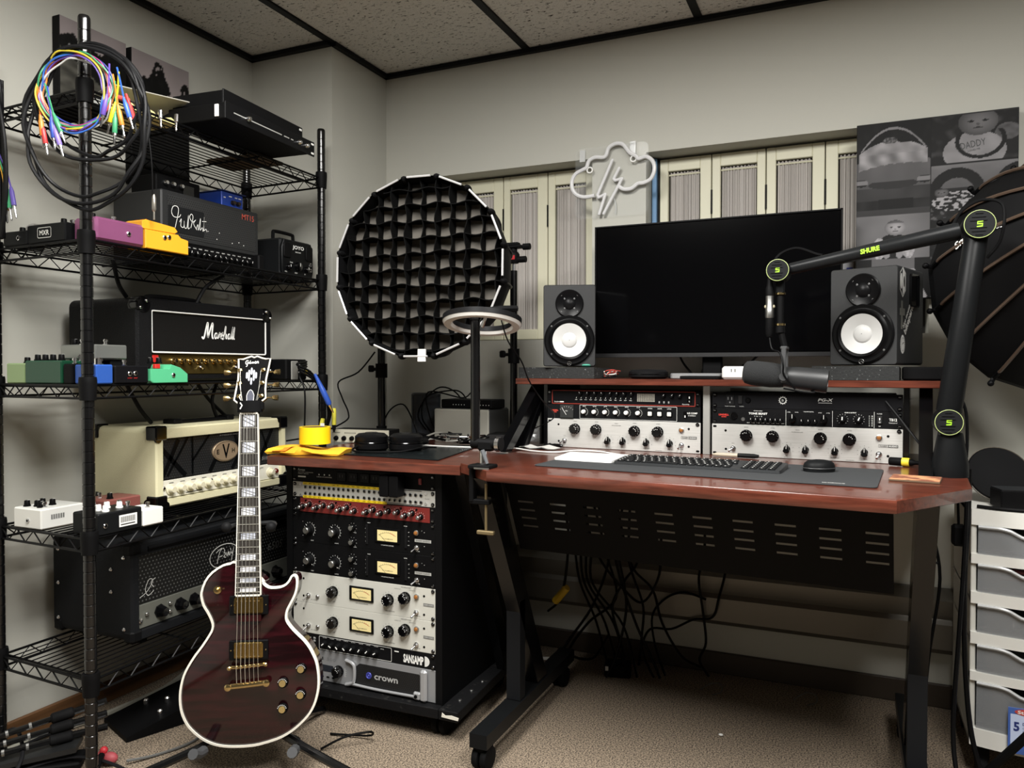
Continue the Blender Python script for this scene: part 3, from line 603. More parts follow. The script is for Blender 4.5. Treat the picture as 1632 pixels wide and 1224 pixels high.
MB().box(0, .1, .02, .2, 0, .03, .003).build('enclosure', BLKM, A); MB().box(.02, .08, .018, .02, .008, .022).build('printed_label', GREYP, A)
A = thing('wooden_plank', 'short brown wooden block under the rack units at the far end of the top shelf', 'block', (-1.66, 1.83, SZ[1]+.003), R(92))
MB().box(0, .12, 0, .2, 0, .0095, .001).build('plank', mat('6e5c44', .6, var=(10, '4d3d2b', .3, .7), stretch=(1, 8, 8)), A)
# ------------------------------------------------------------ the two desks
WOOD = mat('653224', .28, var=(9, '3f1b11', .3, .72), stretch=(1.2, 14, 14), coat=.25)
WOODE = mat('7a3526', .35, var=(9, '47190f', .3, .72), stretch=(1.5, 14, 22))
DA = R(-4); DC = Vector((-.384, 2.226, 0))
def DW(x, y, z=0): c, s = math.cos(DA), math.sin(DA); return Vector((DC.x+x*c-y*s, DC.y+x*s+y*c, z))
def DL(x, y, z=0): c, s = math.cos(DA), math.sin(DA); x -= DC.x; y -= DC.y; return Vector((x*c+y*s, -x*s+y*c, z))
TZ = .757
def caster_mesh(b):
    for s in (-1, 1): b.lathe([(.018, 0), (.028, .002), (.030, .006), (.030, .014), (.028, .018), (.018, .02)], o=(s*.002 if s > 0 else -.022, 0, .03), ax=(1, 0, 0), n=18)
    b.box(-.014, .014, -.02, .03, .045, .064, .004); b.cyl((0, .01, .06), (0, .01, .075), .007, n=8)
desk = thing('studio_desk', 'long red mahogany studio desk with raised shelf and black slanted legs', 'desk', DC, DA)
out = [(-.379, -.60), (.501, -.605), (.633, -.367), (.633, .30), (-.513, .30), (-.513, -.50)]
MB().slab(out, TZ-.026, TZ, .0015).build('desktop', WOOD, desk)
b = MB(); b.box(-.592, .594, -.045, .305, .953, .971, .0015); b.build('raised_shelf', WOOD, desk)
FR = mat('070708', .2)
def side(sx):
    b = MB()
    for q in (((-.22, TZ), (-.175, TZ), (.075, .953), (.02, .953)), ((-.10, TZ), (-.07, TZ), (.10, .953), (.07, .953))):
        b.loft([[(x, y, z) for y, z in q] for x in (sx, sx+.03)])
    b.box(sx+.012, sx+.018, .05, .29, TZ, .953); b.build('side_bracket', FR, desk)
def side_old(sx):
    b = MB()
    for x in (sx, sx+.03): b.loft([[(x, y, z) for y, z in ((-.22, TZ), (-.19, TZ), (.06, .953), (.02, .953))], [(x+.004, y, z) for y, z in ((-.22, TZ), (-.19, TZ), (.06, .953), (.02, .953))]])
    b.loft([[(sx+.002, y, z) for y, z in ((-.20, TZ), (.28, TZ), (.28, .953), (.05, .953))], [(sx+.006, y, z) for y, z in ((-.20, TZ), (.28, TZ), (.28, .953), (.05, .953))]])
    b.build('side_bracket', FR, desk)
side(-.565); side(.535)
for x in (-.513, -.010, .500):
    MB().box(x, x+.0135 if x != -.010 else x+.02, -.003, .26, TZ, .953, .001).build('rack_divider', mat('b9b9b4', .4, .6) if x == -.010 else FR, desk)
def leg_set(xf, root, conv, y_top, y_bot, ys, foot0, foot1, zt, xs=.04):
    b = MB(); P = [conv(xf, y, z) for y, z in ((y_top-.03, zt), (y_top+.05, zt), (y_bot+.06, .1), (y_bot-.01, .1))]
    Q = [conv(xf+xs, y, z) for y, z in ((y_top-.03, zt), (y_top+.05, zt), (y_bot+.06, .1), (y_bot-.01, .1))]
    b.loft([P, Q]); b.build('slanted_leg', FR, root)
    b = MB(); b.loft([[conv(xf+dx, ys+dy, z) for dx, dy in ((0, 0), (xs, 0), (xs, .035), (0, .035))] for z in (.1, .37)]); b.build('strut', mat('17181a', .5), root)
    b = MB(); b.loft([[conv(xf+dx, y, z) for dx, z in ((-.004, .062), (xs+.004, .062), (xs+.004, .098), (-.004, .098))] for y in (foot0, foot1)]); b.build('foot_beam', mat('121314', .35), root)
    for y in (foot0+.03, foot1-.06): part('caster', 'cst', caster_mesh, BLKR, root, conv(xf+xs/2, y, 0))
leg_set(-.862, desk, DL, 1.72, 2.04, 1.90, 1.685, 2.33, .731)
leg_set(.115, desk, DL, 1.74, 2.06, 1.935, 1.75, 2.38, .731)
# slotted modesty panel, tilted like the legs
b = MB(); L = []
x0, x1, pt, pb = -.40, .492, (-.475, .728), (-.382, .523)
def mp(x, t, d): return (x, pt[0]+(pb[0]-pt[0])*t+d, pt[1]+(pb[1]-pt[1])*t)
cols = [-.375+.0905*i for i in range(10)]; rows = [.33, .44, .55, .66]; rh = .026
edges = [0]
for r_ in rows: edges += [r_-rh/2, r_+rh/2]
edges.append(1)
for i in range(len(edges)-1):
    t0, t1 = edges[i], edges[i+1]
    if i % 2 == 0: spans = [(x0, x1)]
    else:
        xs_ = [x0]
        for c in cols: xs_ += [c, c+.044]
        xs_.append(x1); spans = [(xs_[k], xs_[k+1]) for k in range(0, len(xs_), 2)]
    for a, c in spans:
        if c-a < .002: continue
        b.loft([[mp(a, t0, 0), mp(c, t0, 0), mp(c, t1, 0), mp(a, t1, 0)], [mp(a, t0, .002), mp(c, t0, .002), mp(c, t1, .002), mp(a, t1, .002)]])
b.build('modesty_panel', mat('060607', .6), desk)
# ---- rack desk on the left
RX0, RX1, RY = -1.516, -1.0334, 1.8145
rd = thing('rack_desk', 'small mahogany-topped rack desk holding the tall stack of rack gear', 'desk', (-1.27, 1.80, 0))
rl = lambda x, y, z=0: Vector((x+1.27, y-1.80, z))
LZ = .750
b = MB(); b.slab([rl(*p)[:2] for p in ((-1.548, 1.738), (-.932, 1.762), (-.925, 2.50), (-1.575, 2.50))], LZ-.026, LZ, .0015); b.build('desktop', WOOD, rd)
for x in (RX0-.022, RX1+.001):
    b = MB(); b.loft([[rl(x+dx, RY+dy, z) for dx, dy in ((0, -.006), (.0205, -.006), (.0205, .42), (0, .42))] for z in (.09, .722)]); b.build('side_panel', mat('0c0c0d', .45), rd)
b = MB(); b.box(*(rl(RX0, 0)[0], rl(RX1, 0)[0]), rl(0, RY+.41)[1], rl(0, RY+.42)[1], .09, .722); b.build('back_panel', BLKM, rd)
BB = mat('121213', .55, bump=(90, .5), var=(60, '2e2d2b', .62, .75))
b = MB(); b.slab([rl(*p)[:2] for p in ((-.952, 1.785), (-.974, 2.20), (-1.022, 2.20), (-1.01, 1.785))], .062, .09, .002); b.build('base_board', BB, rd)
b = MB(); b.slab([rl(*p)[:2] for p in ((-1.012, 1.785), (-1.014, 1.88), (-1.54, 1.88), (-1.54, 1.77))], .062, .0895, .002); b.build('base_board', BB, rd)
b = MB(); b.slab([rl(*p)[:2] for p in ((-1.014, 1.88), (-1.018, 2.24), (-1.54, 2.24), (-1.54, 1.88))], .062, .0893, .002); b.build('base_board', BB, rd)
for y in (1.86, 1.93, 2.0): MB().lathe([(.006, 0), (.005, .002)], n=8).build('rivet', STEEL, rd, rl(-.985, y, .09))
for x, y in ((-1.03, 1.84), (-1.50, 1.84), (-1.03, 2.18), (-1.50, 2.18)): part('caster', 'cst', caster_mesh, BLKR, rd, rl(x, y, 0))
MB().plate([(0, 0), (.05, -.002), (.052, .006), (.03, .009), (.012, .006), (.002, .012)], -.001, .0).build('chipped_paint', mat('d8d4c8', .7), rd, rl(-1.0, 1.7835, .072))
b = MB(); b.loft([[rl(x, y, z) for y, z in ((1.83, .724), (1.87, .724), (2.16, .09), (2.10, .09))] for x in (-.985, -.957)]); b.build('slanted_leg', FR, rd)
b = MB(); b.loft([[rl(x, y, z) for y, z in ((1.83, .724), (1.87, .724), (2.16, .09), (2.10, .09))] for x in (-1.568, -1.546)]); b.build('slanted_leg', FR, rd)

# ------------------------------------------------------------ rack gear hardware
def h_screw(b): b.lathe([(.0055, 0), (.0055, .0015), (.004, .0035)], ax=(0, -1, 0), n=10); b.m(1).box(-.003, .003, -.0038, -.0034, -.0006, .0006)
def hole(b): b.lathe([(.0034, 0), (.0034, .0006)], ax=(0, -1, 0), n=8)
def slot(b): b.plate(rrect(-.005, .005, -.0028, .0028, .0027), -.0006, 0)
def k_big(b):      # black bakelite fluted knob
    b.lathe([(.0165, 0), (.0165, .003)], ax=(0, -1, 0), n=20)
    rings = []
    for y in (-.003, -.017, -.019):
        rr = .0142 if y > -.018 else .012
        rings.append([((rr+(.0016 if k % 3 == 0 else 0))*math.cos(6.28318*k/36), y, (rr+(.0016 if k % 3 == 0 else 0))*math.sin(6.28318*k/36)) for k in range(36)])
    b.loft(rings); b.m(1)
    for k in (0, 1, 2): b.cyl((.009*math.cos(.3+k*.55), -.0188, .009*math.sin(.3+k*.55)), (.009*math.cos(.3+k*.55), -.0196, .009*math.sin(.3+k*.55)), .0011, n=6)
def k_chick(b):    # small pointer knob
    b.lathe([(.009, 0), (.0085, .003)], ax=(0, -1, 0), n=14)
    b.plate([(-.0085, -.006), (-.004, -.0105), (.004, -.0105), (.0085, -.006), (.0055, .004), (.0014, .0125), (-.0014, .0125), (-.0055, .004)], -.015, -.003, .002); b.m(1).box(-.0007, .0007, -.0155, -.0149, .001, .012)
def k_cap(b):      # black knob with a turned metal cap
    b.lathe([(.0155, 0), (.0155, .003), (.0125, .005), (.0115, .014), (.0095, .016)], ax=(0, -1, 0), n=20); b.m(1).lathe([(.0098, .014), (.0098, .021), (.008, .0225), (0.001, .0222)], ax=(0, -1, 0), n=18)
    b.m(2).box(-.0008, .0008, -.0036, -.003, .0105, .0175)
def k_scap(b): b.lathe([(.009, 0), (.0085, .008), (.007, .009)], ax=(0, -1, 0), n=14); b.m(1).lathe([(.0066, .009), (.0066, .013), (.001, .0134)], ax=(0, -1, 0), n=14); b.m(2).box(-.0006, .0006, -.0094, -.0088, .004, .0085)
def k_red(b): b.lathe([(.0085, 0), (.007, .004), (.0055, .006), (.0055, .009)], ax=(0, -1, 0), n=12); b.m(1).lathe([(.0052, .009), (.0052, .019), (.004, .0205), (.001, .0205)], ax=(0, -1, 0), n=12); b.m(2).box(-.0005, .0005, -.0093, -.0088, .002, .0085)
def k_mini(b): b.lathe([(.006, 0), (.0055, .009), (.0045, .0105)], ax=(0, -1, 0), n=12); b.m(1).box(-.0005, .0005, -.0109, -.0103, .001, .0055)
def k_white(b): b.lathe([(.0078, 0), (.0078, .004)], ax=(0, -1, 0), n=12); b.m(1).lathe([(.0066, .004), (.0062, .012), (.005, .0135), (.001, .0135)], ax=(0, -1, 0), n=14)
def k_pos(b): b.lathe([(.0095, 0), (.0095, .003), (.0075, .004), (.0068, .014), (.006, .015)], ax=(0, -1, 0), n=16); b.m(1).box(-.0014, .0014, -.0156, -.015, -.002, .0068)
def h_tog(b): b.lathe([(.0075, 0), (.0075, .002), (.005, .0025), (.005, .008), (.0035, .009)], ax=(0, -1, 0), n=10); b.cyl((0, -.007, 0), (-.003, -.020, -.010), .0015, .003, 8)
def h_lamp(b): b.lathe([(.0075, 0), (.0075, .004), (.006, .005)], ax=(0, -1, 0), n=14); b.m(1).lathe([(.0058, .005), (.005, .008), (.001, .0095)], ax=(0, -1, 0), n=14)
def h_pjack(b): b.lathe([(.0052, 0), (.0052, .0015), (.0036, .0022), (.0033, .0006)], ax=(0, -1, 0), n=10, caps=False); b.m(1).lathe([(.0034, 0), (.0034, .0009)], ax=(0, -1, 0), n=8)
def h_btn(b): b.box(-.0085, .0085, -.003, 0, -.0085, .0085, .002); b.m(1).box(-.0062, .0062, -.0055, -.003, -.0062, .0062, .0015)
def h_vu(b):
    b.m(0).box(-.041, .041, -.004, 0, -.0205, .0205, .0015); b.m(1).box(-.031, .034, -.0046, -.004, -.0150, .0150)
    b.m(2); arc = [(.002+.045*math.sin(R(a)), -.036+.045*math.cos(R(a))) for a in range(-38, 39, 6)]; b.ribbon(arc[:9], .0006, y=-.0048, k=2); b.m(3).ribbon(arc[8:], .0013, y=-.0048, k=2); b.m(2)
    for a in range(-36, 37, 8): b.ribbon([(.002+.045*math.sin(R(a)), -.036+.045*math.cos(R(a))), (.002+.048*math.sin(R(a)), -.036+.048*math.cos(R(a)))], .0006, y=-.0048, smooth=False)
    b.ribbon([(-.004, -.015), (-.024, .003)], .0008, y=-.0049, smooth=False); b.text('VU', -.014, -.010, .003, y=-.0048); b.text('AUDIO', -.007, -.010, .003, y=-.0048); b.text('RESEARCH', .004, -.010, .003, y=-.0048, w=.016)
VUM = [mat('0b0b0b', .4), mat('dccb92', .5, emit=.12), INK, RED]
HW = dict(screw=(h_screw, [BLKG, STEEL]), hole=(hole, BLK), slot=(slot, BLK), big=(k_big, [BLKG, WHT]), chick=(k_chick, [BLKG, WHT]), cap=(k_cap, [BLKM, STEEL, WHT]), scap=(k_scap, [BLKM, STEEL, WHT]),
          redk=(k_red, [BLKM, STEEL, WHT]), mini=(k_mini, [BLKM, WHT]), white=(k_white, [BLKM, WHT]), pos=(k_pos, [BLKM, WHT]), tog=(h_tog, CHR), lamp=(h_lamp, [STEEL, mat('8e5c2e', .25)]), pjack=(h_pjack, [STEEL, BLK]), btn=(h_btn, [BLKM, mat('cfcfca', .4)]), vu=(h_vu, VUM))
NAMES = dict(screw='rack_screw', hole='mounting_hole', slot='rack_slot', big='knob', chick='pointer_knob', cap='knob', scap='knob', redk='knob', mini='knob', white='knob', pos='knob', tog='toggle_switch', lamp='pilot_lamp', pjack='patch_jack', btn='push_button', vu='level_meter')
def hw(kind, t, x, z, rot=0, y=0):
    f, m = HW[kind]; return part(NAMES[kind], 'hw_'+kind, f, m, t, (x*.001, y, z*.001), (0, R(rot), 0))
class Ink:      # printed marks in millimetres on a face plate
    def __init__(s, y=-.0007): s.b = MB(); s.y = y
    def t(s, txt, x, z, h, w=None, align='c', **k): s.b.text(txt, x*.001, z*.001, h*.001, y=s.y, w=None if w is None else w*.001, align=align, **k); return s
    def r(s, x0, x1, z0, z1): s.b.add([(x0*.001, s.y, z0*.001), (x1*.001, s.y, z0*.001), (x1*.001, s.y, z1*.001), (x0*.001, s.y, z1*.001)], [(0, 1, 2, 3)]); return s
    def line(s, pts, w, closed=False, smooth=False): s.b.ribbon([(x*.001, z*.001) for x, z in pts], w*.001, y=s.y, smooth=smooth, closed=closed); return s
    def ticks(s, x, z, r0, r1, n=11, a0=-140, a1=140, w=.6):
        for i in range(n):
            a = R(a0+(a1-a0)*i/(n-1)); s.line([(x+r0*math.sin(a), z+r0*math.cos(a)), (x+r1*math.sin(a), z+r1*math.cos(a))], w)
        return s
    def done(s, t, m=PRT, name='lettering'): return s.b.build(name, m, t, smooth=0)
GRP = 'rack units mounted in the desks'
def unit(name, label, U, loc, rz, face, depth=.26, screws='screw', ears=True):
    t = thing(name, label, 'rack unit', loc, rz, GRP); h = .04445*U-.0006
    MB().plate(rrect(0, .4826, 0, h, .0012, 2), 0, .004, .0006).build('faceplate', face, t)
    MB().box(.02, .4626, .004, depth, .001, h-.001, .002).build('chassis', BLKM, t)
    if screws:
        for x in (8, 475):
            for z in (7, h*1000-7): hw(screws, t, x, z)
    return t
def fl(i): return (RX0, RY-.004, .092+.04445*i)
# ---- floor rack, from the bottom up
cr = unit('power_amplifier', 'silver grey power amplifier with dark mesh front, lowest in the tall rack', 2, fl(0), 0, mat('8f9092', .4, .3), screws=None)
b = MB(); b.plate([(.215, .010), (.43, .010), (.435, .016), (.435, .066), (.43, .07), (.235, .07), (.222, .06), (.218, .02)], -.0005, .0); b.build('mesh_inset', perf('0a0a0b', '2b2c2d', .006, .22), cr)
b = MB(); b.tube([(.19, -.004, .074), (.213, -.006, .069), (.221, -.006, .056), (.219, -.006, .02), (.206, -.006, .009), (.19, -.004, .004)], .005, 8); b.build('trim_curve', mat('a9aaac', .35, .4), cr)
b = MB(); b.tube([(.205, -.005, .0095), (.3, -.005, .007), (.42, -.005, .009)], .004, 8); b.build('lower_trim', mat('a9aaac', .35, .4), cr)
MB().box(.438, .460, -.014, .0, 0, .088, .006).build('rack_handle', mat('a6a7a9', .35, .4), cr); MB().box(.415, .440, -.010, 0, .0, .024, .005).build('switch_housing', mat('a6a7a9', .35, .4), cr)
MB().lathe([(.005, 0), (.004, .004)], ax=(0, -1, 0), n=10).build('power_button', BLK, cr, (.426, -.010, .012))
MB().box(.102, .143, -.001, 0, .029, .048, .0005).build('display', mat('20242c', .2), cr); hw('big', cr, 163, 37)
for x in (104, 124, 143): MB().plate(rrect(-.005, .005, -.002, .002, .0018), -.001, 0).build('soft_button', BLK, cr, (x*.001, 0, .013))
i = Ink(); i.r(184, 185, 23, 48)
for k in range(4): i.r(187, 190, 25+k*6, 25.6+k*6)
i.done(cr, WHT); Ink().t('XLS', 87, 62, 8, 22, 'l', bold=.03).done(cr, INK); Ink().t('1500', 112, 62, 8, 40, 'l').done(cr, mat('77787a', .4))
Ink(-.0012).t('crown', 285, 33, 13, 78, 'l', bold=.025).done(cr, mat('a5a5a3', .4))
b = MB(); b.torus((.267, -.002, .041), (0, 1, 0), .0078, .0018, 16); b.torus((.267, -.002, .041), (0, 1, 0), .0045, .0013, 14); b.sph((.267, -.002, .041), .0025, 8, 6); b.build('emblem', mat('4a4fa8', .3, .3), cr)
t = unit('bass_preamp', 'black one-space preamp with eight pointer knobs in a white frame, under the silver units', 1, fl(2), 0, mat('111112', .45))
Ink().line(rrect(94, 342, 3, 41, 3), 1.1, True).done(t); Ink().t('SANSAMP', 381, 8, 24, 64, 'l', bold=.04).done(t, WHT)
b = MB(); b.plate([(.449+.015*math.cos(R(a)), .020+.014*math.sin(R(a))) for a in range(-90, 91, 15)], -.0008, 0); b.build('half_round_logo', mat('d4d4d0', .5), t)
for k, x in enumerate((114, 139, 163, 188, 213, 240, 265, 291)):
    hw('pos', t, x, 21, (50, 120, 135, 130, 40, 35, 45, 60)[k]); Ink().t(('BLEND', 'PRES', 'BUZZ', 'PUNCH', 'CRUNCH', 'DRIVE', 'LOW', 'HIGH')[k], x, 37, 2.2, 14).done(t)
i = Ink(); i.t('LEVEL', 312, 33, 2, 12).t('TECH21', 48, 22, 12, 32, bold=.03).r(352, 366, 33, 36); i.done(t)
for z in (24, 32): MB().box(-.004, .004, -.002, 0, -.003, .003, .001).build('push_button', GREYP, t, (.077, 0, z*.001))
LAX = mat('c9c8bf', .42, .1)
def leveler(n, label):
    t = unit('compressor', label, 2, fl(n), 0, LAX, screws='screw')
    hw('big', t, 145, 43, -100); hw('big', t, 334, 43, 205); hw('big', t, 388, 55, 10); hw('tog', t, 56, 22, 10); hw('vu', t, 243, 48); hw('lamp', t, 424, 62); hw('tog', t, 423, 18, 15)
    MB().lathe([(.006, 0), (.006, .003), (.004, .005)], ax=(0, -1, 0), n=12).build('trim_screw', STEEL, t, (.089, 0, .022))
    for x, z in ((38, 70), (38, 19), (447, 66), (447, 15)): hw('hole', t, x, z)
    i = Ink(); i.ticks(145, 43, 20, 23, 11).ticks(334, 43, 20, 23, 11).t('GAIN', 146, 13, 2.5).t('PEAK REDUCTION', 338, 10, 2.5).t('GAIN REDUCTION', 389, 82, 2.6).t('OUTPUT +10', 362, 76, 2, 20).t('OUTPUT +4', 410, 76, 2, 20).t('LIMIT  COMPRESS', 75, 10, 2).t('TUBE LEVELING AMPLIFIER', 243, 19, 2.6).t('POWER', 430, 8, 2); i.done(t, INK)
    Ink().r(445, 478, 39, 47).done(t, mat('6f6f6c', .5), 'maker_plate'); Ink(-.001).t('WARM', 447, 41, 4, 12, 'l').t('AUDIO', 461, 41, 4, 15, 'l').done(t, mat('cfcfca', .5))
leveler(3, 'lower silver grey compressor with a cream needle meter in the tall rack'); leveler(5, 'upper silver grey compressor with a cream needle meter in the tall rack')
def fet(n, label):
    t = unit('compressor', label, 2, fl(n), 0, mat('0c0c0d', .5), screws='screw')
    for x, a in ((62, -40), (152, -35)):
        hw('cap', t, x, 39, a if n > 7 else 145); Ink().ticks(x, 39, 19, 22, 13, w=.8).done(t)
        Ink().line([(x+18*math.sin(R(q)), 39+18*math.cos(R(q))) for q in range(20, 150, 10)], .5).done(t)
    for z in (57, 16): hw('scap', t, 213, z, 45); Ink().ticks(213, z, 12, 14, 8).t('ATTACK' if z > 40 else 'RELEASE', 221, z-15, 2).done(t)
    hw('vu', t, 330, 44); hw('lamp', t, 424, 60); hw('tog', t, 425, 19, 25)
    for x in (262, 390):
        MB().box(-.004, .004, -.003, 0, -.028, .028, .001).build('button_strip', mat('151516', .4), t, (x*.001, 0, .042))
    i = Ink(); i.t('RATIO', 269, 74, 2.5).t('METER', 389, 74, 2.5).t('1176 LIMITING AMPLIFIER', 330, 15, 2.6).t('INPUT', 71, 6, 2.5).t('OUTPUT', 157, 5, 2.5).t('POWER', 428, 8, 2.5)
    for k in range(4): i.t(('GR', '+8', '+4', 'OFF')[k], 399, 58-k*12, 2.2).r(256, 257.2, 58-k*12, 59.2-k*12)
    for x, z in ((36, 60), (36, 19), (448, 62), (448, 24), (440, 66)): i.r(x, x+1.4, z, z+1.4)
    i.done(t); Ink().r(418, 470, 35, 43).done(t, mat('a4a4a0', .5), 'maker_plate'); Ink(-.001).t('WARM AUDIO', 444, 37, 4, 44).done(t, INK)
fet(7, 'lower black compressor with big metal-capped knobs and a cream meter'); fet(9, 'upper black compressor with big metal-capped knobs and a cream meter')
t = unit('preamp', 'red-fronted one-space preamp with silver capped knobs under the patchbay', 1, fl(11), 0, mat('0e0e0f', .5))
for x0, x1 in ((28, 245), (246, 466)): MB().box(x0*.001, x1*.001, -.0015, 0, .001, .0415, .0006).build('red_panel', mat('6f1f1b', .4), t)
pts = [(33, 7), (58, 18), (83, 8), (108, 16), (139, 15), (166, 8), (190, 17), (216, 6), (257, 7), (280, 16), (304, 10), (330, 19), (360, 19), (384, 11), (407, 19), (434, 12)]
for k, (x, z) in enumerate(pts):
    z = 24 if z > 13 else 16; x += 4; hw('redk', t, x, z, 40, -.0015)
    Ink(-.002).ticks(x, z, 10.5, 12.8, 7, -80, 100, .9).done(t)
    if k % 2: MB().lathe([(.003, 0), (.0025, .003)], ax=(0, -1, 0), n=8).build('push_button', BLK, t, ((x-13)*.001, -.0015, .035))
t = unit('patchbay', 'silver patchbay with two rows of jacks and handwritten yellow tape strips', 1, fl(12), 0, SILV, screws='screw')
for r_ in (11, 30):
    for k in range(24): hw('pjack', t, 47+k*16.87+(4 if k > 11 else 0), r_)
for z0, z1 in ((-2, 5), (36.5, 44)): MB().box(.038, .328, -.0012, 0, z0*.001, z1*.001).build('tape_strip', YEL, t)
i = Ink(-.0015)
for k, s in enumerate(('AG1', 'MKS', 'BL1', 'BL2', '', '', 'DR1', 'BL1', 'DL1', 'OP1', 'WA1', 'WA2', 'DBX', 'PLL', 'TUB', 'GTR', 'GTR')):
    if s: i.t(s, 47+k*16.87+(4 if k > 11 else 0), 38.5, 3.4, 9, shear=.2).t(s, 47+k*16.87+(4 if k > 11 else 0), -.5, 3.4, 9, shear=.2)
i.done(t, INK); Ink().r(330, 440, 41, 42.5).r(330, 440, 2, 3.5).done(t, INK)
Ink().t('NEUTRIK', 20, 32, 2.5, 16).t('PATCH', 20, 26, 2.2, 14).t('BALANCED', 458, 21, 2, 14).done(t, INK)
for x, z in ((29, 36), (30, 5), (454, 36), (454, 8)): MB().lathe([(.0045, 0), (.004, .002)], ax=(0, -1, 0), n=10).build('panel_screw', CHR, t, (x*.001, 0, z*.001))
t = unit('power_conditioner', 'black power conditioner with outlets and a red switch, topmost in the tall rack', 1, fl(13), 0, mat('0d0d0e', .5))
i = Ink(); i.t('Furman', 20, 32, 6, 25, 'l', shear=.25).t('AC POWER CONDITIONER', 20, 27, 2, 55, 'l').t('MERIT SERIES', 20, 22.5, 2, 38, 'l').r(20, 48, 13, 17)
for k, x in enumerate((96, 115, 133)): i.t(('SURGE', 'GROUND', 'POWER')[k], x, 16, 2.6, 17); i.r(x-2, x+2, 22, 26)
i.done(t)
for x in (175, 215, 255, 290): 
    b = MB(); b.box(-.016, .016, -.002, 0, -.014, .014, .002); b.m(1)
    for dx in (-.005, .005): b.box(dx-.001, dx+.001, -.0024, -.002, -.002, .006)
    b.build('outlet', [mat('161617', .4), mat('3a3a3a', .5)], t, (x*.001, 0, .022))
for x in (345, 376): MB().box(-.0145, .0145, -.045, -.0065, -.04, .018, .003).build('plug_adapter', mat('0a0a0b', .4), t, (x*.001, 0, .022))
MB().box(-.005, .005, -.004, 0, -.009, .009, .0015).build('rocker_switch', mat('7a1a1c', .35), t, (.436, 0, .024))

# ---- the two bays of the studio desk
def bay(side, i): p = DW(-.499 if side == 0 else .0165, -.004); return (p.x, p.y, TZ+.001+.04445*i)
BR = mat('d3d2ce', .38, .3, var=(30, 'c2c1bc', .35, .65), stretch=(.4, 1, 40))
def eq(side, label):
    t = unit('equalizer', label, 2, bay(side, 0), DA, BR, screws='slot', depth=.22)
    for x in (95, 165, 287, 358): hw('big', t, x, 58, rnd.uniform(-60, 60))
    for x, a in ((202, 5), (250, 0), (323, 0), (394, 0)): hw('chick', t, x, 26, a)
    hw('tog', t, 59, 21, 30); hw('tog', t, 428, 23, 10); hw('lamp', t, 428, 66)
    for x, z in ((38, 70), (39, 18), (449, 70), (449, 19)): hw('hole', t, x, z)
    hw('screw', t, 474, 83)
    i = Ink()
    for x in (95, 165, 287, 358): i.t(('BOOST', 'ATTEN')[x in (165, 358)], x, 80, 2.4)
    for x in (202, 250, 323, 394): i.ticks(x, 26, 16, 18, 7, -110, 110, .7).t(('CPS', 'KCS', 'BANDWIDTH', 'ATTEN SEL')[(202, 250, 323, 394).index(x)], x, 7, 2.2)
    i.t('TUBE EQ', 229, 77, 2.4).t('PROGRAM EQUALIZER', 229, 71, 2.4).t('EQ IN', 59, 34, 2.2).t('POWER', 428, 9, 2.2).t('LOW FREQUENCY', 205, 2.5, 2).t('HIGH FREQUENCY', 360, 2.5, 2); i.done(t, INK)
    Ink().line(rrect(427, 472, 41, 48, .6), .7, True).r(449, 472, 41, 48).done(t, mat('5d5d5a', .5), 'maker_plate'); Ink(-.001).t('WARM', 429, 42.5, 4, 18, 'l').done(t, INK); Ink(-.001).t('AUDIO', 451, 42.5, 4, 19, 'l').done(t, WHT)
eq(0, 'left silver tube equalizer with eight black knobs, standing on the desktop'); eq(1, 'right silver tube equalizer with eight black knobs, standing on the desktop')
t = unit('compressor', 'black desk compressor with a black needle meter, white knobs and three white buttons', 1, bay(0, 2), DA, mat('121314', .5), depth=.2, screws=None)
b = MB(); b.box(.045, .09, -.006, 0, .002, .043, .001); b.m(1); b.ribbon([(.067, .012), (.053, .032)], .0012, y=-.0065, smooth=False)
for a in range(-45, 46, 15): b.ribbon([(.068+.028*math.sin(R(a)), .008+.028*math.cos(R(a))), (.068+.031*math.sin(R(a)), .008+.031*math.cos(R(a)))], .0007, y=-.0065, smooth=False)
b.text('VU', .064, .022, .004, y=-.0065); b.build('level_meter', [mat('2a2b2b', .35), PRT], t)
for k, x in enumerate((125, 159, 194, 228, 262, 298)): hw('white', t, x, 23); i = Ink(); i.ticks(x, 23, 10, 12.5, 7, 20, 150, .9).t(('INPUT', 'RATIO', 'ATT', 'REL', 'MIX', 'OUT')[k], x, 38, 3, 11).done(t)
for k, x in enumerate((334, 363, 392)): hw('btn', t, x, 22); Ink().t(('BYPASS', 'SIDE', 'LINK')[k], x, 36, 3, 13).done(t)
Ink().line(rrect(110, 414, 2, 43, 1), .8, True).t('BUS COMP', 458, 24, 5, 32, bold=.02).t('STEREO', 458, 18, 3, 22).done(t); Ink().t('LINDELL', 25, 23, 4.5, 25, bold=.04).t('AUDIO', 25, 18, 3.5, 14, bold=.04).done(t, mat('d0483a', .5))
MB().box(-.005, .005, -.004, 0, -.009, .009, .0015).build('rocker_switch', BLKG, t, (.439, 0, .022)); Ink(-.0045).r(437.5, 440.5, 14, 20).done(t, WHT)
t = unit('audio_interface', 'black audio interface with red outline and level lights, top of the left bay', 1, bay(0, 3), DA, mat('0d0d0f', .4), depth=.2, screws='screw')
b = MB(); b.tube([(x*.001, -.001, z*.001) for x, z in rrect(17, 467, 2, 43, 2)], .0013, 5, 1, True, False); b.build('red_outline', mat('8a3228', .4), t)
for k, x in enumerate((113, 137, 161, 185, 210, 232, 255, 278)): hw('mini', t, x, 34, rnd.uniform(-50, 50))
for x in (375, 400, 423): hw('mini', t, x, 31, 40)
for r_ in range(6):
    for c in range(10): MB().box(0, .0042, -.0008, 0, 0, .0026).build('level_light', mat('a7a498', .5), t, ((294+c*5.5)*.001, 0, (13+r_*4)*.001)) if (r_ < 6) else None
i = Ink()
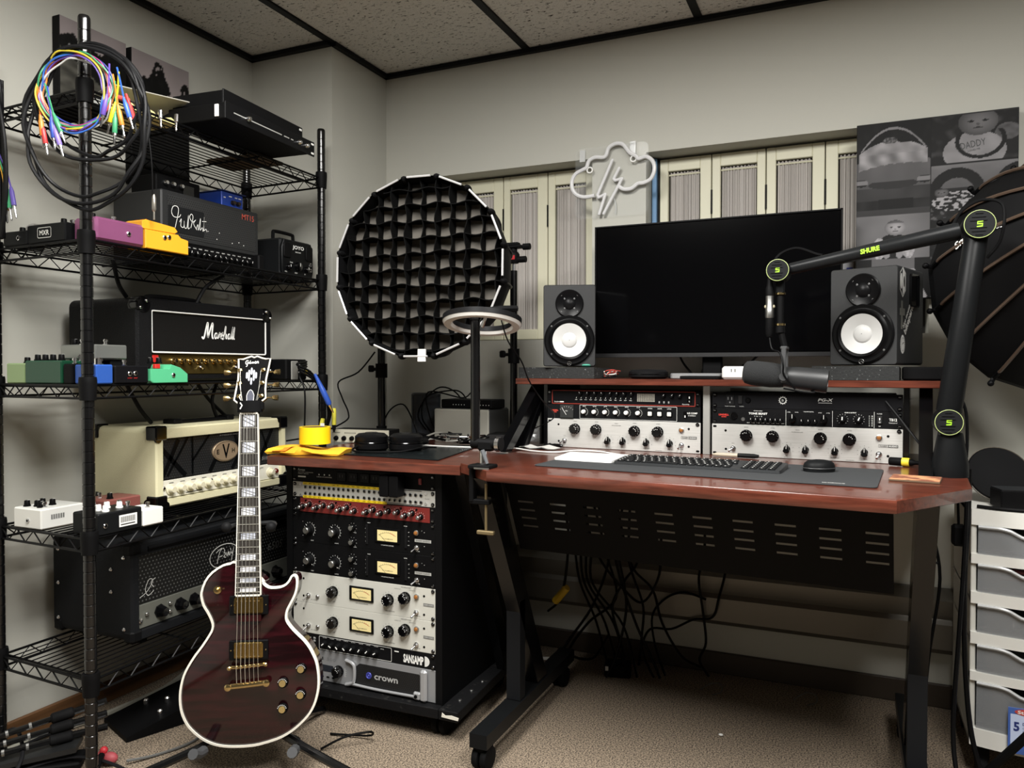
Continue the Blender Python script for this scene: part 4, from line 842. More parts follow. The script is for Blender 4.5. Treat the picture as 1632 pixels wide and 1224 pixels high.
for k in range(12): i.t(('48V', 'AIR', 'INST', 'PAD')[k % 4], 98+k*16, 14, 2.2, 8).line([(98+k*16, 19), (99+k*16, 23)], 1.2)
i.t('Scarlett', 24, 6, 3.4, 18, 'l').r(43, 56, 6, 9).t('Focusrite', 440, 6, 3, 20); i.done(t)
for k in range(3): MB().box(-.002, .002, -.002, 0, -.003, .003).build('push_button', GREYP, t, ((362+k*14)*.001, 0, .012))
MB().box(-.007, .007, -.003, 0, -.011, .011, .001).build('rocker_switch', BLKG, t, (.451, 0, .022)); i = Ink(-.0035); i.r(449.5, 452.5, 24, 30).t('0', 451, 14, 4).done(t, WHT)
t = unit('preamp', 'black desk preamp with a red maker mark, between the silver equalizer and the power unit', 1, bay(1, 2), DA, mat('0f0f10', .5, bump=(300, .3)), depth=.2, screws='screw')
Ink().t('LINDELL', 33, 23, 5, 28, bold=.04).t('AUDIO', 33, 18, 3.5, 14, bold=.04).done(t, mat('c8362c', .5))
i = Ink(); i.t('WARM AUDIO', 126, 37, 2.4, 24).t('TONE BEAST', 126, 28, 5.6, 50, bold=.03).t('T B 1 2', 126, 22, 2.5, 22).r(199, 199.7, 1, 43).r(316, 316.7, 1, 43).r(416, 416.7, 1, 43).t('TRANSFORMER', 257, 38, 2.2, 26).t('GAIN & OUTPUT', 360, 38, 2.8, 28, bold=.02).t('POWER', 429, 37, 2.4, 12).t('OFF', 429, 5, 2.2).t('TB12', 460, 20, 7, 18, bold=.02).t('TONE BEAST', 460, 14, 2.5, 20)
for x in (217, 296): i.t('STEEL', x-10, 36, 2, 9).t('NICKEL', x+10, 36, 2, 9)
for x in (341, 380): i.ticks(x, 22, 12, 14, 11)
for k in range(6): i.r(404, 405.6, 6+k*5, 7.6+k*5).r(410, 413, 6+k*5, 7.6+k*5)
for k in range(8): i.t(('48V', 'PHASE', 'PAD', 'HPF')[k % 4], 100+k*13, 4, 2, 8)
i.done(t)
for x in (341, 380): hw('pos', t, x, 22, rnd.uniform(-30, 30))
for x in (217, 296): hw('chick', t, x, 20)
for k in range(7): hw('mini', t, 108+k*13, 13)
for x in (240, 257, 274): hw('mini', t, x, 13)
MB().lathe([(.011, 0), (.011, .002), (.008, .0025), (.008, .0005)], ax=(0, -1, 0), n=16).build('microphone_socket', BLKG, t, (.06, 0, .023)); MB().lathe([(.006, 0), (.005, .002)], ax=(0, -1, 0), n=12).build('jack_socket', STEEL, t, (.086, 0, .014))
MB().box(-.006, .006, -.004, 0, -.010, .010, .001).build('rocker_switch', mat('2a2a2a', .3), t, (.429, 0, .023)); Ink(-.0045).r(428, 430.5, 22, 28).t('O', 429.3, 15, 4).done(t, WHT)
t = unit('power_conditioner', 'black power unit with one front outlet and round gear emblem, top of right bay', 1, bay(1, 3), DA, mat('121214', .45), depth=.2, screws='screw')
b = MB(); b.box(-.012, .012, -.002, 0, -.015, .015, .001); b.m(1)
for dx in (-.005, .005): b.box(dx-.001, dx+.001, -.0024, -.002, 0, .008)
b.box(-.0016, .0016, -.0024, -.002, -.009, -.005); b.build('outlet', [mat('1b1b1c', .35), mat('707070', .5)], t, (.05, 0, .023))
MB().box(-.006, .006, -.003, 0, -.012, .012, .001).build('rocker_switch', mat('1d1d1e', .3), t, (.078, 0, .024)); MB().lathe([(.008, 0), (.006, .003)], ax=(0, -1, 0), n=14).build('breaker_cap', BLKG, t, (.099, 0, .022))
i = Ink(); i.t('PG-X', 299, 23, 8, 38, bold=.02, shear=.25).r(281, 315, 18.5, 19.5).t('POWER CONDITIONER', 50, 4, 2, 28).t('MASTER', 82, 4, 2, 12)
i.line([(191+8.5*math.cos(R(a)), 24+8.5*math.sin(R(a))) for a in range(0, 360, 20)], 2.4, True)
for a in range(0, 360, 30): i.line([(191+9.5*math.cos(R(a)), 24+9.5*math.sin(R(a))), (191+11.5*math.cos(R(a)), 24+11.5*math.sin(R(a)))], 1.6)
i.t('B', 191, 21, 6, 5).done(t, mat('b8b8b4', .5))
# ------------------------------------------------------------ on the raised shelf
SH = .971
def speaker(label, loc, rz, right):
    t = thing('studio_monitor_speaker', label, 'speaker', loc, rz); w, h, d = (.168 if right else .160), .250, (.20 if right else .182)
    b = MB(); b.loft([[(x, 0, z) for x, z in rrect(.002, w-.002, .002, h-.002, .006)], [(x, .004, z) for x, z in rrect(0, w, 0, h, .007)], [(x, d, z) for x, z in rrect(0, w, 0, h, .007)]]); b.build('cabinet', mat('1b1c1d', .62, bump=(700, .25)), t)
    cx = w/2
    b = MB(); b.lathe([(.043, 0), (.043, .004), (.040, .0062), (.030, .0028), (.019, .0012), (.018, .003)], o=(cx, -.0005, .192), ax=(0, -1, 0), n=36); b.build('tweeter_waveguide', mat('0c0c0d', .3), t)
    MB().lathe([(.0165, 0), (.0165, .004), (.012, .0075), (.0, .009)], o=(cx, 0, .192), ax=(0, -1, 0), n=24).build('tweeter_dome', mat('111112', .35), t)
    b = MB(); b.lathe([(.077, 0), (.077, .005), (.073, .008), (.066, .007), (.064, .0075), (.058, .0135), (.052, .0105), (.051, .006)], o=(cx, 0, .080), ax=(0, -1, 0), n=44, caps=False); b.build('woofer_surround', mat('0b0b0c', .35), t)
    b = MB(); b.lathe([(.0515, .009), (.040, .006), (.025, .0025), (.0235, .002)], o=(cx, -.001, .080), ax=(0, -1, 0), n=40, caps=False); b.build('woofer_cone', mat('c0c0be', .5), t)
    b = MB(); b.lathe([(.0235, .002), (.0225, .0035), (.018, .006), (.010, .0078), (.001, .0085)], o=(cx, -.001, .080), ax=(0, -1, 0), n=32, caps=False); b.build('dust_cap', mat('c2c2c0', .4), t)
    def sc_(b): b.lathe([(.0028, 0), (.0028, .001), (.0016, .0012), (.0016, .0004)], ax=(0, -1, 0), n=8)
    for a in (38, 142, 218, 322): part('screw', 'spsc', sc_, mat('6a6a6a', .35, .6), t, (cx+.069*math.cos(R(a)), -.0075, .080+.069*math.sin(R(a))))
    for a in (45, 135, 225, 315): part('screw', 'spsc', sc_, mat('6a6a6a', .35, .6), t, (cx+.036*math.cos(R(a)), -.004, .192+.036*math.sin(R(a)))); part('screw', 'spsc', sc_, mat('6a6a6a', .35, .6), t, (cx+.021*math.cos(R(a)), -.0018, .192+.021*math.sin(R(a))))
    b = MB(); b.torus((cx, -.009, .0085), (0, 1, 0), .006, .0009, 16, 4)
    for a in (90, 210, 330): b.cyl((cx, -.009, .0085), (cx+.005*math.cos(R(a)), -.009, .0085+.005*math.sin(R(a))), .0007, n=4)
    b.build('emblem', STEEL, t)
    if right:   # stickers on the side wall; local frame of the right-hand side
        f = ((w+.0004, 0, 0), (0, 0, R(90)))
        b = MB(); hx = [(.012, .19), (.012, .232), (.032, .250-.004), (.052, .232), (.052, .19), (.032, .172)]
        b.ribbon([(x, z) for x, z in hx], .004, smooth=False, closed=True); b.plate([(.031+.007*math.cos(R(a))-.008, .211+.02*math.sin(R(a))) for a in range(0, 360, 24)], -.0006, -.0001)
        b.plate([(.033, .178), (.048, .19), (.048, .232), (.033, .244)], -.0005, -.0001); b.m(1); b.plate([(.042+.004*math.cos(R(a)), .211+.014*math.sin(R(a))) for a in range(0, 360, 24)], -.0009, -.0004)
        b.build('hexagon_sticker', [mat('b9b9b6', .5), BLK], t, *f)
        b = MB(); b.plate([(.012, .125), (.05, .125), (.05, .143), (.012, .143)], -.0005, -.0001); b.plate([(.022, .09), (.034, .09), (.034, .162), (.022, .162)], -.0006, -.0001); b.build('faded_sticker', mat('5a5a55', .5), t, *f)
        b = MB(); g = []
        for k in range(48): rr = .0195 if k % 2 else .017; g.append((.036+rr*.9*math.cos(6.28318*k/48), .052+rr*1.25*math.sin(6.28318*k/48)))
        b.plate(g, -.0005, -.0001); b.m(1); b.ribbon([(.036+.0125*math.cos(R(a)), .052+.017*math.sin(R(a))) for a in range(0, 360, 20)], .0012, y=-.0008, smooth=False, closed=True); b.ribbon([(.03, .05), (.035, .055), (.043, .056)], .0022, y=-.0008)
        b.build('gear_sticker', [mat('b9b9b6', .5), BLK], t, *f)
        q = MB(); q.text('bikepark', 0, 0, .024, w=.098, bold=.03); q.text('blue mountain', .004, .026, .013, w=.092, bold=.02); q.build('lettering', mat('c4c4c0', .5), t, (w+.0006, .060, .072), (0, R(-50), R(90)), smooth=0)
        b = MB(); b.box(.085, .15, -.0015, 0, .15, .235, .006); b.build('glossy_side_panel', BLKG, t, *f)
    return t
def pad(label, loc, rz, w, h0, h1):
    t = thing('foam_pad', label, 'foam pad', loc, rz)
    b = MB(); b.loft([[(x, y, z) for y, z in ((0, 0), (0, h0), (.19, h1), (.19, 0))] for x in (0, w)]); b.build('foam_wedge', mat('232424', .95, bump=(160, .9), var=(170, '6a6c6c', .63, .68)), t)
pad('dark grey speckled foam pad under the left speaker', DW(-.585, -.035, SH+.001), DA, .255, .034, .028)
pad('dark grey speckled foam pad under the right speaker', DW(.285, -.04, SH+.001), DA, .205, .036, .03)
t = thing('foam_pad', 'smooth black pad sticking out to the right behind the speckled right pad', 'foam pad', DW(.495, .0, SH+.001), DA); MB().box(0, .095, 0, .18, 0, .034, .004).build('foam_slab', BLKR, t)
speaker('black studio monitor speaker with white cone left of the computer screen', (-.876, 2.205, SH+.038), R(18), False)
speaker('black studio monitor speaker with white cone and stickers on its side', (-.060, 2.205, SH+.040), R(-20), True)
t = thing('computer_monitor', 'large black computer screen standing on the raised shelf', 'monitor', (-.409, 2.43, SH), 0); MS = 1.047
MB().box(-.374, .374, .008, .05, .075, .494, .004).build('back_shell', BLKM, t)
MB().box(-.369, .369, .0035, .008, .082, .490, .0008).build('display_panel', mat('040405', .12, spec=.2), t)
b = MB(); b.box(-.375, .375, .0, .012, .067, .0805, .001); b.build('lower_bezel', mat('3a3a3b', .35, .5), t)
b = MB(); b.box(-.375, -.3702, .001, .012, .08, .496); b.box(.3702, .375, .001, .012, .08, .496); b.box(-.375, .375, .001, .012, .492, .496); b.build('frame', BLK, t)
MB().box(-.03, .03, .03, .055, .008, .2, .004).build('stand_neck', BLKM, t); MB().box(-.12, .12, -.05, .09, .001, .009, .003).build('stand_foot', BLKM, t)
for i, (x, dx) in enumerate(((-.12, .03), (-.02, -.01), (.17, -.08))):
    cable('monitor_cable', ('thin black cable dropping behind the screen left of its foot', 'thin black cable dropping behind the screen beside its foot', 'thin black cable sweeping behind the screen towards the right speaker')[i], [(-.41+x, 2.49, 1.10), (-.41+x+dx*.6, 2.50, 1.03), (-.41+x+dx*2, 2.50, SH+.005)], .0035, BLK)
t = thing('green_cloth', 'small crumpled green cloth beside the left foam pad', 'cloth', DW(-.372, -.02, SH+.041), DA); MB().sph((0, .03, 0), .02, 10, 6, (1, 1.2, .3)).build('fold', mat('4a9c86', .8), t)
t = thing('earphone_case', 'round black zip case lying on the shelf below the screen', 'case', DW(-.185, .0, SH+.001), DA); MB().lathe([(.05, 0), (.058, .006), (.058, .02), (.05, .026), (.0, .028)], o=(0, .04, 0), n=28).build('shell', mat('131314', .6), t); MB().torus((0, .04, .013), (0, 0, 1), .0583, .0016, 28, 5).build('zip', BLKG, t)
t = thing('laptop', 'thin closed silver laptop lying below the screen', 'laptop', DW(-.115, .02, SH+.001), DA); MB().slab(rrect(0, .15, 0, .11, .012), 0, .016, .002).build('lid', mat('a9aaac', .35, .6), t)
t = thing('external_drive', 'flat black external drive in front of the silver laptop', 'drive', DW(-.07, -.03, SH+.001), DA); MB().box(0, .11, 0, .04, 0, .009, .002).build('enclosure', BLKM, t)
t = thing('smart_plug', 'white plug adapter with two slots lying on the shelf', 'plug', DW(.046, -.02, SH+.001), DA); MB().box(0, .066, 0, .05, 0, .036, .006).build('housing', mat('e6e6e3', .4), t)
b = MB(); b.box(.026, .028, -.0006, 0, .02, .029); b.box(.036, .038, -.0006, 0, .02, .029); b.build('slot', INK, t)
for i, (c, x) in enumerate((('b0463c', -.29), ('d8d6d0', -.284), ('b0463c', -.28), ('1a1a1a', -.287))):
    cable('earphone_wire', ('red', 'white', 'second red', 'black')[i]+' coiled thin wire between the left foam pad and the black case', [tuple(DW(x+rnd.uniform(-.022, .022), rnd.uniform(-.03, .03), SH+.004+rnd.uniform(0, .024))) for k in range(8)], .0016, mat(c, .5), 'coiled wires on the shelf', 5, 5)

# ------------------------------------------------------------ on the desktop
DT = TZ+.0005
t = thing('desk_mat', 'wide dark grey desk mat under the keyboard', 'mat', DC, DA)
MB().slab([(x, y) for x, y in rrect(-.318, .462, -.470, -.155, .012)], DT, DT+.003, .0008).build('mat_sheet', mat('2a2c2e', .85), t)
b = MB(); b.text('GLORIOUS', 0, 0, .008, y=0, w=.045); b.build('lettering', PRT, t, (.355, -.455, DT+.0034), (R(-90), 0, 0), smooth=0)
t = thing('trackpad', 'white rectangular trackpad on the left end of the desk mat', 'trackpad', DW(-.318, -.352, DT+.0036), DA)
b = MB(); b.loft([[(x, y, z0+ (.007 if y > .06 else .002)*f) for x, y in rrect(0, .162, 0, .118, .010)] for z0, f in ((0, 0), (.003, 1))]); b.build('touch_surface', mat('efefed', .35), t)
t = thing('keyboard', 'low dark grey keyboard with number pad on the desk mat', 'keyboard', DW(-.148, -.358, DT+.0036), DA)
b = MB(); b.loft([[(x, y, 0) for x, y in rrect(0, .405, 0, .124, .006)], [(x, y, .006+y*.045) for x, y in rrect(.001, .404, .001, .123, .006)]]); b.build('keyboard_body', mat('2c2e30', .4, .3), t)
def keycap(w):
    def f(b): b.box(0, w, 0, .0155, 0, .0026, .0008); b.m(1).box(.004, .0075, .006, .0095, .0026, .0029)
    return f
KM = [mat('121314', .5), mat('c9c9c6', .5)]
for r_ in range(6):
    x = .008; y = .007+r_*.0188; k = 0
    while x < .285:
        wd = .0155
        if r_ == 0 and k == 3: wd = .092
        elif r_ == 0: wd = .0175
        elif k == 0: wd = (.0, .036, .030, .024, .0155, .0155)[r_]
        if x+wd > .285: wd = max(.012, .289-x)
        part('key', 'key%.3f' % wd, keycap(wd), KM, t, (x, y, .006+y*.045), (R(2.5), 0, 0)); x += wd+.0035; k += 1
    for c in range(4): part('key', 'key0.015', keycap(.0155), KM, t, (.314+c*.0205, y, .006+y*.045), (R(2.5), 0, 0))
t = thing('computer_mouse', 'black computer mouse on the right part of the desk mat', 'mouse', DW(.292, -.288, DT+.0036), DA+R(35))
b = MB(); rings = []
for s, h, k in ((1, 0, 1), (1.02, .008, 1), (1, .014, 1), (.93, .021, .9), (.75, .0265, .7), (.4, .029, .3)):
    rings.append([(.045+.037*s*math.cos(R(a)), .0+.028*s*math.sin(R(a)), h*.9) for a in range(0, 360, 18)])
b.loft(rings); b.build('mouse_shell', mat('131415', .5), t)
b = MB(); b.tube([(.045+.0382*math.cos(R(a)), .0290*math.sin(R(a)), .0080) for a in range(0, 360, 15)], .0012, 5, 1, True, False); b.build('side_groove', mat('3a3a3b', .4), t)
def pen(name, label, loc, rz, c1, c2, L=.14):
    t = thing(name, label, 'pen', loc, rz); b = MB(); b.lathe([(.002, 0), (.0055, .012), (.0058, L*.55)], o=(0, 0, .006), ax=(1, 0, 0), n=12); b.build('barrel', c1, t)
    b = MB(); b.lathe([(.0062, L*.55), (.0062, L*.9), (.004, L)], o=(0, 0, .0065), ax=(1, 0, 0), n=12); b.build('cap', c2, t)
pen('marker_pen', 'beige marker pen with black cap in front of the right equalizer', DW(.028, -.045, DT), DA, mat('b8ac98', .4), mat('151515', .4), .125)
pen('black_pen', 'black pen lying in front of the left equalizer', DW(-.50, -.03, DT), DA+R(-2), BLKM, BLKG, .065)
t = thing('coaster', 'square printed cork coaster near the right end of the desktop', 'coaster', DW(.478, -.335, DT), DA-R(4)); MB().box(0, .098, 0, .09, 0, .004, .0005).build('cork_base', mat('5a4632', .8), t)
MB().box(.001, .097, .001, .089, .004, .0045).build('printed_top', mat('c08a62', .6, var=(22, '7a4a36', .42, .55)), t)
t = thing('microphone_plug', 'black cable plug with yellow tape lying at the right of the desktop', 'plug', DW(.470, -.040, DT+.0115), DA+R(-14)); b = MB(); b.lathe([(.0095, 0), (.0105, .002), (.0105, .028), (.0085, .030), (.0085, .052), (.005, .06), (.0035, .085)], ax=(1, 0, 0), n=14); b.build('plug_body', BLKM, t)
MB().lathe([(.0108, .03), (.0108, .047)], ax=(1, 0, 0), n=14).build('yellow_tape', mat('dfc832', .5), t)
cable('plug_cable', 'black cable running from the taped plug behind the arm base', [DW(.552, -.063, DT+.011), DW(.58, -.05, DT+.006), DW(.62, -.03, DT+.004), DW(.628, .10, DT+.004)], .0032)
cable('preamp_cable', 'black cable drooping from the power unit down to the right of the desktop', [DW(.46, -.008, .918), DW(.49, -.03, .88), DW(.535, -.06, .82), DW(.58, -.07, .765), DW(.61, -.02, DT+.004)], .003)
cable('white_cable', 'white cable crossing the desktops from the headphones to the trackpad', [(-1.34, 2.17, LZ+.004), (-1.22, 2.15, LZ+.004), (-1.08, 2.16, LZ+.004), (-.985, 2.15, LZ+.006), (-.93, 2.12, TZ+.004), (-.86, 2.085, TZ+.003), (-.79, 2.08, TZ+.003), (-.745, 2.14, TZ+.004), (-.68, 2.15, TZ+.003), (-.60, 2.09, TZ+.003), (-.55, 2.06, TZ+.005)], .0026, mat('e8e7e2', .4))
t = thing('paper_tag', 'crumpled white paper under the left bracket of the raised shelf', 'paper', (-.94, 2.16, TZ+.001), R(-5)); b = MB()
b.loft([[(x*.02, 0, .004+.003*math.sin(x*2)), (x*.02, .05, .006+.004*math.sin(x*1.7+1))] for x in range(7)], False, False); b.loft([[(x*.02, 0, .002+.003*math.sin(x*2)), (x*.02, .05, .004+.004*math.sin(x*1.7+1))] for x in range(7)], False, False); b.build('sheet', mat('cfcdc8', .7), t)

# ------------------------------------------------------------ on the rack desk
LD = LZ+.0005
t = thing('yellow_cloth', 'folded yellow cloth on the front left corner of the rack desk', 'cloth', (-1.56, 1.765, LD), R(12))
b = MB(); n = 16; L = []
for i in range(n+1):
    x = i/n; d = .12+.03*math.sin(x*5); a = x*9
    L.append([(-.01+.225*x, .0+.012*math.sin(a*1.4), .001), (-.012+.225*x, d, .001), (-.01+.225*x, d+.004, .012+.004*math.sin(a)), (-.006+.225*x, d*.5, .020+.005*math.sin(a*.8)-.008*x), (-.01+.225*x, .004+.01*math.sin(a*1.1), .017+.005*math.sin(a*1.9)-.008*x), (-.016+.225*x, -.006+.01*math.sin(a*1.4), .008-.002*x)])
b.loft(L); b.build('cloth_fold', mat('f0b428', .85, bump=(500, .2)), t)
b = MB(); b.loft([[(.004, .0, .010), (.004, .03, .016), (.004, .07, .015)], [(.05, -.004, .012), (.05, .03, .02), (.05, .07, .019)]], False, False); b.build('inner_fold', mat('d98a20', .85), t)
t = thing('tape_roll', 'roll of bright yellow tape standing flat on the yellow cloth', 'tape', (-1.475, 1.862, LD+.0275), 0)
b = MB(); pr = [(.038, 0), (.046, 0), (.046, .050), (.038, .050)]; b.loft([[(r_*math.cos(6.28318*k/40), r_*math.sin(6.28318*k/40), z) for k in range(40)] for r_, z in pr], loop=True); b.build('yellow_tape', mat('f2cb10', .45), t)
b = MB(); b.loft([[(r_*math.cos(6.28318*k/32), r_*math.sin(6.28318*k/32), z) for k in range(32)] for r_, z in ((.036, .001), (.038, .001), (.038, .049), (.036, .049))], loop=True); b.build('card_core', mat('5a4a34', .8), t)
MB().box(-.008, .006, .036, .0372, .035, .058).build('tape_end', mat('d8d8d4', .3), t)
t = thing('work_mat', 'thin black glossy mat under the headphones', 'mat', (-1.27, 1.80, LD)); MB().slab([(-.125, .045), (.235, .03), (.165, .43), (-.10, .33)], 0, .003, .0008).build('mat_sheet', mat('15191a', .25, var=(30, '2c3334', .6, .7)), t)
t = thing('headphones', 'black closed-back headphones lying flat on the black mat', 'headphones', (-1.295, 1.985, LD+.0038), R(18))
for x in (-.054, .054):
    c = MB(); c.lathe([(.046, 0), (.052, .006), (.052, .02), (.048, .024), (.05, .03), (.05, .042), (.04, .05), (.016, .052), (0, .052)], o=(x, 0, 0), n=28); e = c.build('ear_cup', mat('101011', .3), t)
    MB().torus((x, 0, .024), (0, 0, 1), .0505, .0025, 28, 6).build('rim_ring', BLKG, e); MB().lathe([(.02, 0), (.02, .001), (.018, .002), (0, .002)], o=(x, 0, .0515), n=20).build('cap_disc', mat('2b2b2c', .25, .6), e)
b = MB(); b.tube([(-.098, .0, .024), (-.105, .05, .022), (-.075, .12, .02), (0, .15, .02), (.075, .12, .02), (.105, .05, .022), (.098, 0, .024)], .009, 8); b.build('headband', BLKM, t)
b = MB(); b.tube([(-.075, -.02, .02), (-.09, -.075, .006), (-.03, -.1, .004), (.06, -.085, .005), (.11, -.04, .012), (.14, .03, .006)], .0028, 6); b.build('headphone_cord', BLKM, t)
t = thing('line_mixer', 'half-width silver-fronted mixer with black knobs behind the tape roll', 'mixer', (-1.625, 2.14, LD), R(6)); MB().box(0, .215, .004, .082, .002, .046, .002).build('chassis', mat('171717', .5), t); MB().box(0, .215, 0, .004, .002, .046, .0008).build('faceplate', mat('c9c6b4', .4, .2), t)
for i in range(7): part('knob', 'mixk', lambda b: (b.lathe([(.0085, 0), (.007, .008), (.005, .011)], ax=(0, -1, 0), n=12)), BLK, t, (.018+i*.03, 0, .016))
i = Ink()
for k in range(14): i.r(50+k*5, 52+k*5, 32, 36) if k < 9 else None
i.t('BEHRINGER', 18, 33, 4, 30).done(t, INK)
t = thing('network_router', 'dark upright router tower with a ribbed face', 'router', (-1.445, 2.36, LD), R(28)); MB().slab(rrect(0, .105, 0, .06, .012), 0, .165, .004).build('tower_shell', mat('2b2f33', .3), t)
for k in range(5): MB().box(.005+k*.007, .008+k*.007, -.002, 0, .01, .155).build('rib', mat('3c4147', .3), t)
t = thing('network_drive', 'pale-fronted box drive with a dark side behind the ring light pole', 'drive', (-1.335, 2.335, LD), R(-3)); MB().box(0, .215, .003, .15, 0, .115, .006).build('case', mat('3a3a3a', .5), t); MB().box(0, .215, -.001, .005, 0, .113, .004).build('front_cover', mat('b5b3a8', .4), t)
t = thing('network_switch', 'flat black network switch with small lights on top of the pale box drive', 'switch', (-1.315, 2.345, LD+.1155), R(-3)); MB().box(0, .20, 0, .1, 0, .03, .003).build('case', BLKM, t)
for k in range(11): MB().lathe([(.0016, 0), (.001, .001)], ax=(0, -1, 0), n=6).build('status_light', WHT, t, (.05+k*.011+(.03 if k > 4 else 0), 0, .012))
t = thing('headphone_amplifier', 'small black box with a jack socket right of the ring light elbow', 'amplifier', (-1.085, 2.235, LD), R(8)); MB().box(0, .115, .003, .1, 0, .04, .003).build('enclosure', BLKM, t); MB().box(0, .085, 0, .004, .002, .038, .001).build('faceplate', mat('1c1c1d', .4), t)
part('jack_socket', 'bigj', lambda b: (b.lathe([(.009, 0), (.009, .003), (.006, .004), (.005, .001)], ax=(0, -1, 0), n=14, caps=False), b.m(1).lathe([(.0055, 0), (.0055, .0012)], ax=(0, -1, 0), n=12)), [CHR, BLK], t, (.068, 0, .02))
for x, z in ((.02, .01), (.03, .026), (.042, .014), (.05, .028)): MB().lathe([(.003, 0), (.0025, .003)], ax=(0, -1, 0), n=8).build('knob', CHR, t, (x, 0, z))
def bag(name, label, loc, s, col, seed, al=.35):
    t = thing(name, label, 'bag', loc); r2 = random.Random(seed); b = MB(); rings = []
    for j in range(7):
        th = j/6; rr = s*(.85*math.sin(math.pi*min(.95, .15+th*.8))); rings.append([(rr*(1+.28*r2.uniform(-1, 1))*math.cos(6.28318*k/13), rr*(1+.28*r2.uniform(-1, 1))*math.sin(6.28318*k/13), s*1.5*th+s*.12*r2.uniform(-1, 1)*(j > 0)) for k in range(13)])
    b.loft(rings, False); b.build('film', mat(col, .12, alpha=al, spec=.9), t, smooth=20); return t
bag('plastic_bag', 'small crumpled clear plastic bag beside the left shelf bracket', (-.985, 2.395, LD+.004), .04, 'd8dadc', 3)
for k in range(7):
    x0, y0 = -1.28+.024*k, 2.215+rnd.uniform(-.04, .04)
    cable('patch_lead', 'tangled black or grey lead on the rack desk between headphones and ring light', [(x0+rnd.uniform(-.06, .06), y0+rnd.uniform(-.03, .05), LD+.006+rnd.uniform(0, .03)) for q in range(7)], .003, (BLK, mat('9a9890', .4), BLKM)[k % 3], 'tangled leads on the rack desk')
for k, (x, y) in enumerate(((-1.25, 2.23), (-1.20, 2.20), (-1.16, 2.25))):
    t = thing('jack_plug', ('left', 'middle', 'right')[k]+'most of three chrome jack plugs in the lead tangle on the rack desk', 'plug', (x, y, LD+.03), R(40*k-30)); MB().lathe([(.007, 0), (.007, .03), (.004, .034), (.0032, .036), (.0032, .06), (.001, .064)], ax=(1, 0, 0), n=10).build('plug_body', CHR, t)
for k in (0, 1, 3):
    cable('router_cable', 'black cable looping over the router tower and down its back', [(-1.395+.012*k, 2.40, LD+.02), (-1.41+.022*k, 2.35-.01*k, LD+.08), (-1.39+.012*k, 2.36-.012*k, LD+.14+.01*k), (-1.35+.03*k, 2.40, LD+.185-.012*k), (-1.30+.022*k, 2.43, LD+.165), (-1.27+.02*k, 2.46, LD+.10)], .0026, BLK, 'cables looping over the router')
cable('wall_cable', 'thin black cable zigzagging down from the light stand to the desk', [(-1.53, 2.26, 1.06), (-1.60, 2.26, .99), (-1.655, 2.22, .955), (-1.625, 2.2, .90), (-1.60, 2.2, .85), (-1.60, 2.18, .82), (-1.68, 2.12, .775), (-1.70, 2.0, .765)], .0028)
cable('stand_cable', 'black cable arching from the light stand foot to the router', [(-1.53, 2.28, LD+.012), (-1.50, 2.30, LD+.10), (-1.46, 2.33, LD+.125), (-1.42, 2.33, LD+.07), (-1.40, 2.33, LD+.02)], .0028)
# ------------------------------------------------------------ softbox on its stand, behind the rack desk
def stand_pole(name, label, x, y, z0, z1, r, knobz=()):
    t = thing(name, label, 'stand', (x, y, z0)); MB().lathe([(r, 0), (r, z1-z0)], n=14).build('pole', POST, t)
    b = MB(); b.lathe([(.045, 0), (.045, .006), (.03, .014), (r+.004, .03), (r+.004, .05)], n=20); b.build('foot_plate', BLKM, t)
    for z in knobz:
        MB().lathe([(r+.001, -.03), (r+.007, -.03), (r+.007, .02), (r+.001, .02)], o=(0, 0, z-z0), n=14, caps=False).build('clamp_collar', BLKM, t)
        b = MB(); b.cyl((-.01, 0, z-z0), (-.036, -.006, z-z0), .006); b.box(-.05, -.03, -.012, .004, z-z0-.01, z-z0+.014, .004); b.build('clamp_knob', BLKM, t)
    return t
stand_pole('light_stand', 'black light stand under the round grid softbox', -1.520, 2.285, LD, 1.30, .014, (1.0,))
CLOTH = mat('0b0b0c', .65); DIFF = mat('5b5852', .7)
def frame_from_n(n):
    n = Vector(n).normalized(); a = Vector((0, 0, 1)).cross(n).normalized(); return Matrix((a, n, n.cross(a)*-1 if False else a.cross(n))).transposed().to_4x4()
# left softbox: local x right, -y towards the viewer, z up
S = Vector((-1.180, 2.006, 1.300))
t = thing('softbox', 'round black softbox with a fabric grid and silver rim above the rack desk', 'softbox', S, 0, None, (R(-2.5), 0, R(6)))
NR = 16; RR = .270
ang = [6.28318*(k+.5)/NR for k in range(NR)]
rim = [(RR*math.cos(a), 0, RR*math.sin(a)) for a in ang]
b = MB(); rings = []
for s, y in ((1, -.052), (1, 0), (.93, .08), (.78, .16), (.5, .24), (.22, .30)): rings.append([(x*s, y, z*s) for x, _, z in rim])
b.loft(rings, False); b.loft([[(x*.985, -.051, z*.985) for x, _, z in rim], [(x*.97, .0, z*.97) for x, _, z in rim]], False); b.build('fabric_shell', CLOTH, t, smooth=15)
b = MB(); b.loft([[(x*.985, -.001, z*.985) for x, _, z in rim], [(x*.01, .004, z*.01) for x, _, z in rim]]); b.build('diffuser_cloth', mat('5e5a54', .8, spec=.1), t)
for k in range(NR):
    p, q = Vector(rim[k]), Vector(rim[(k+1) % NR]); d = q-p; off = Vector((0, -.054, 0))
    b = MB(); b.cyl(p+d*.14+off, q-d*.14+off, .0032, n=6); b.build('silver_rim_strip', mat('c4c4c4', .3, .3), t)
    b = MB(); m_ = p*1.01; b.sph((m_.x*.985, -.035, m_.z*.985), .010, 8, 6, (1, 2.2, 1)); b.build('corner_tab', CLOTH, t)
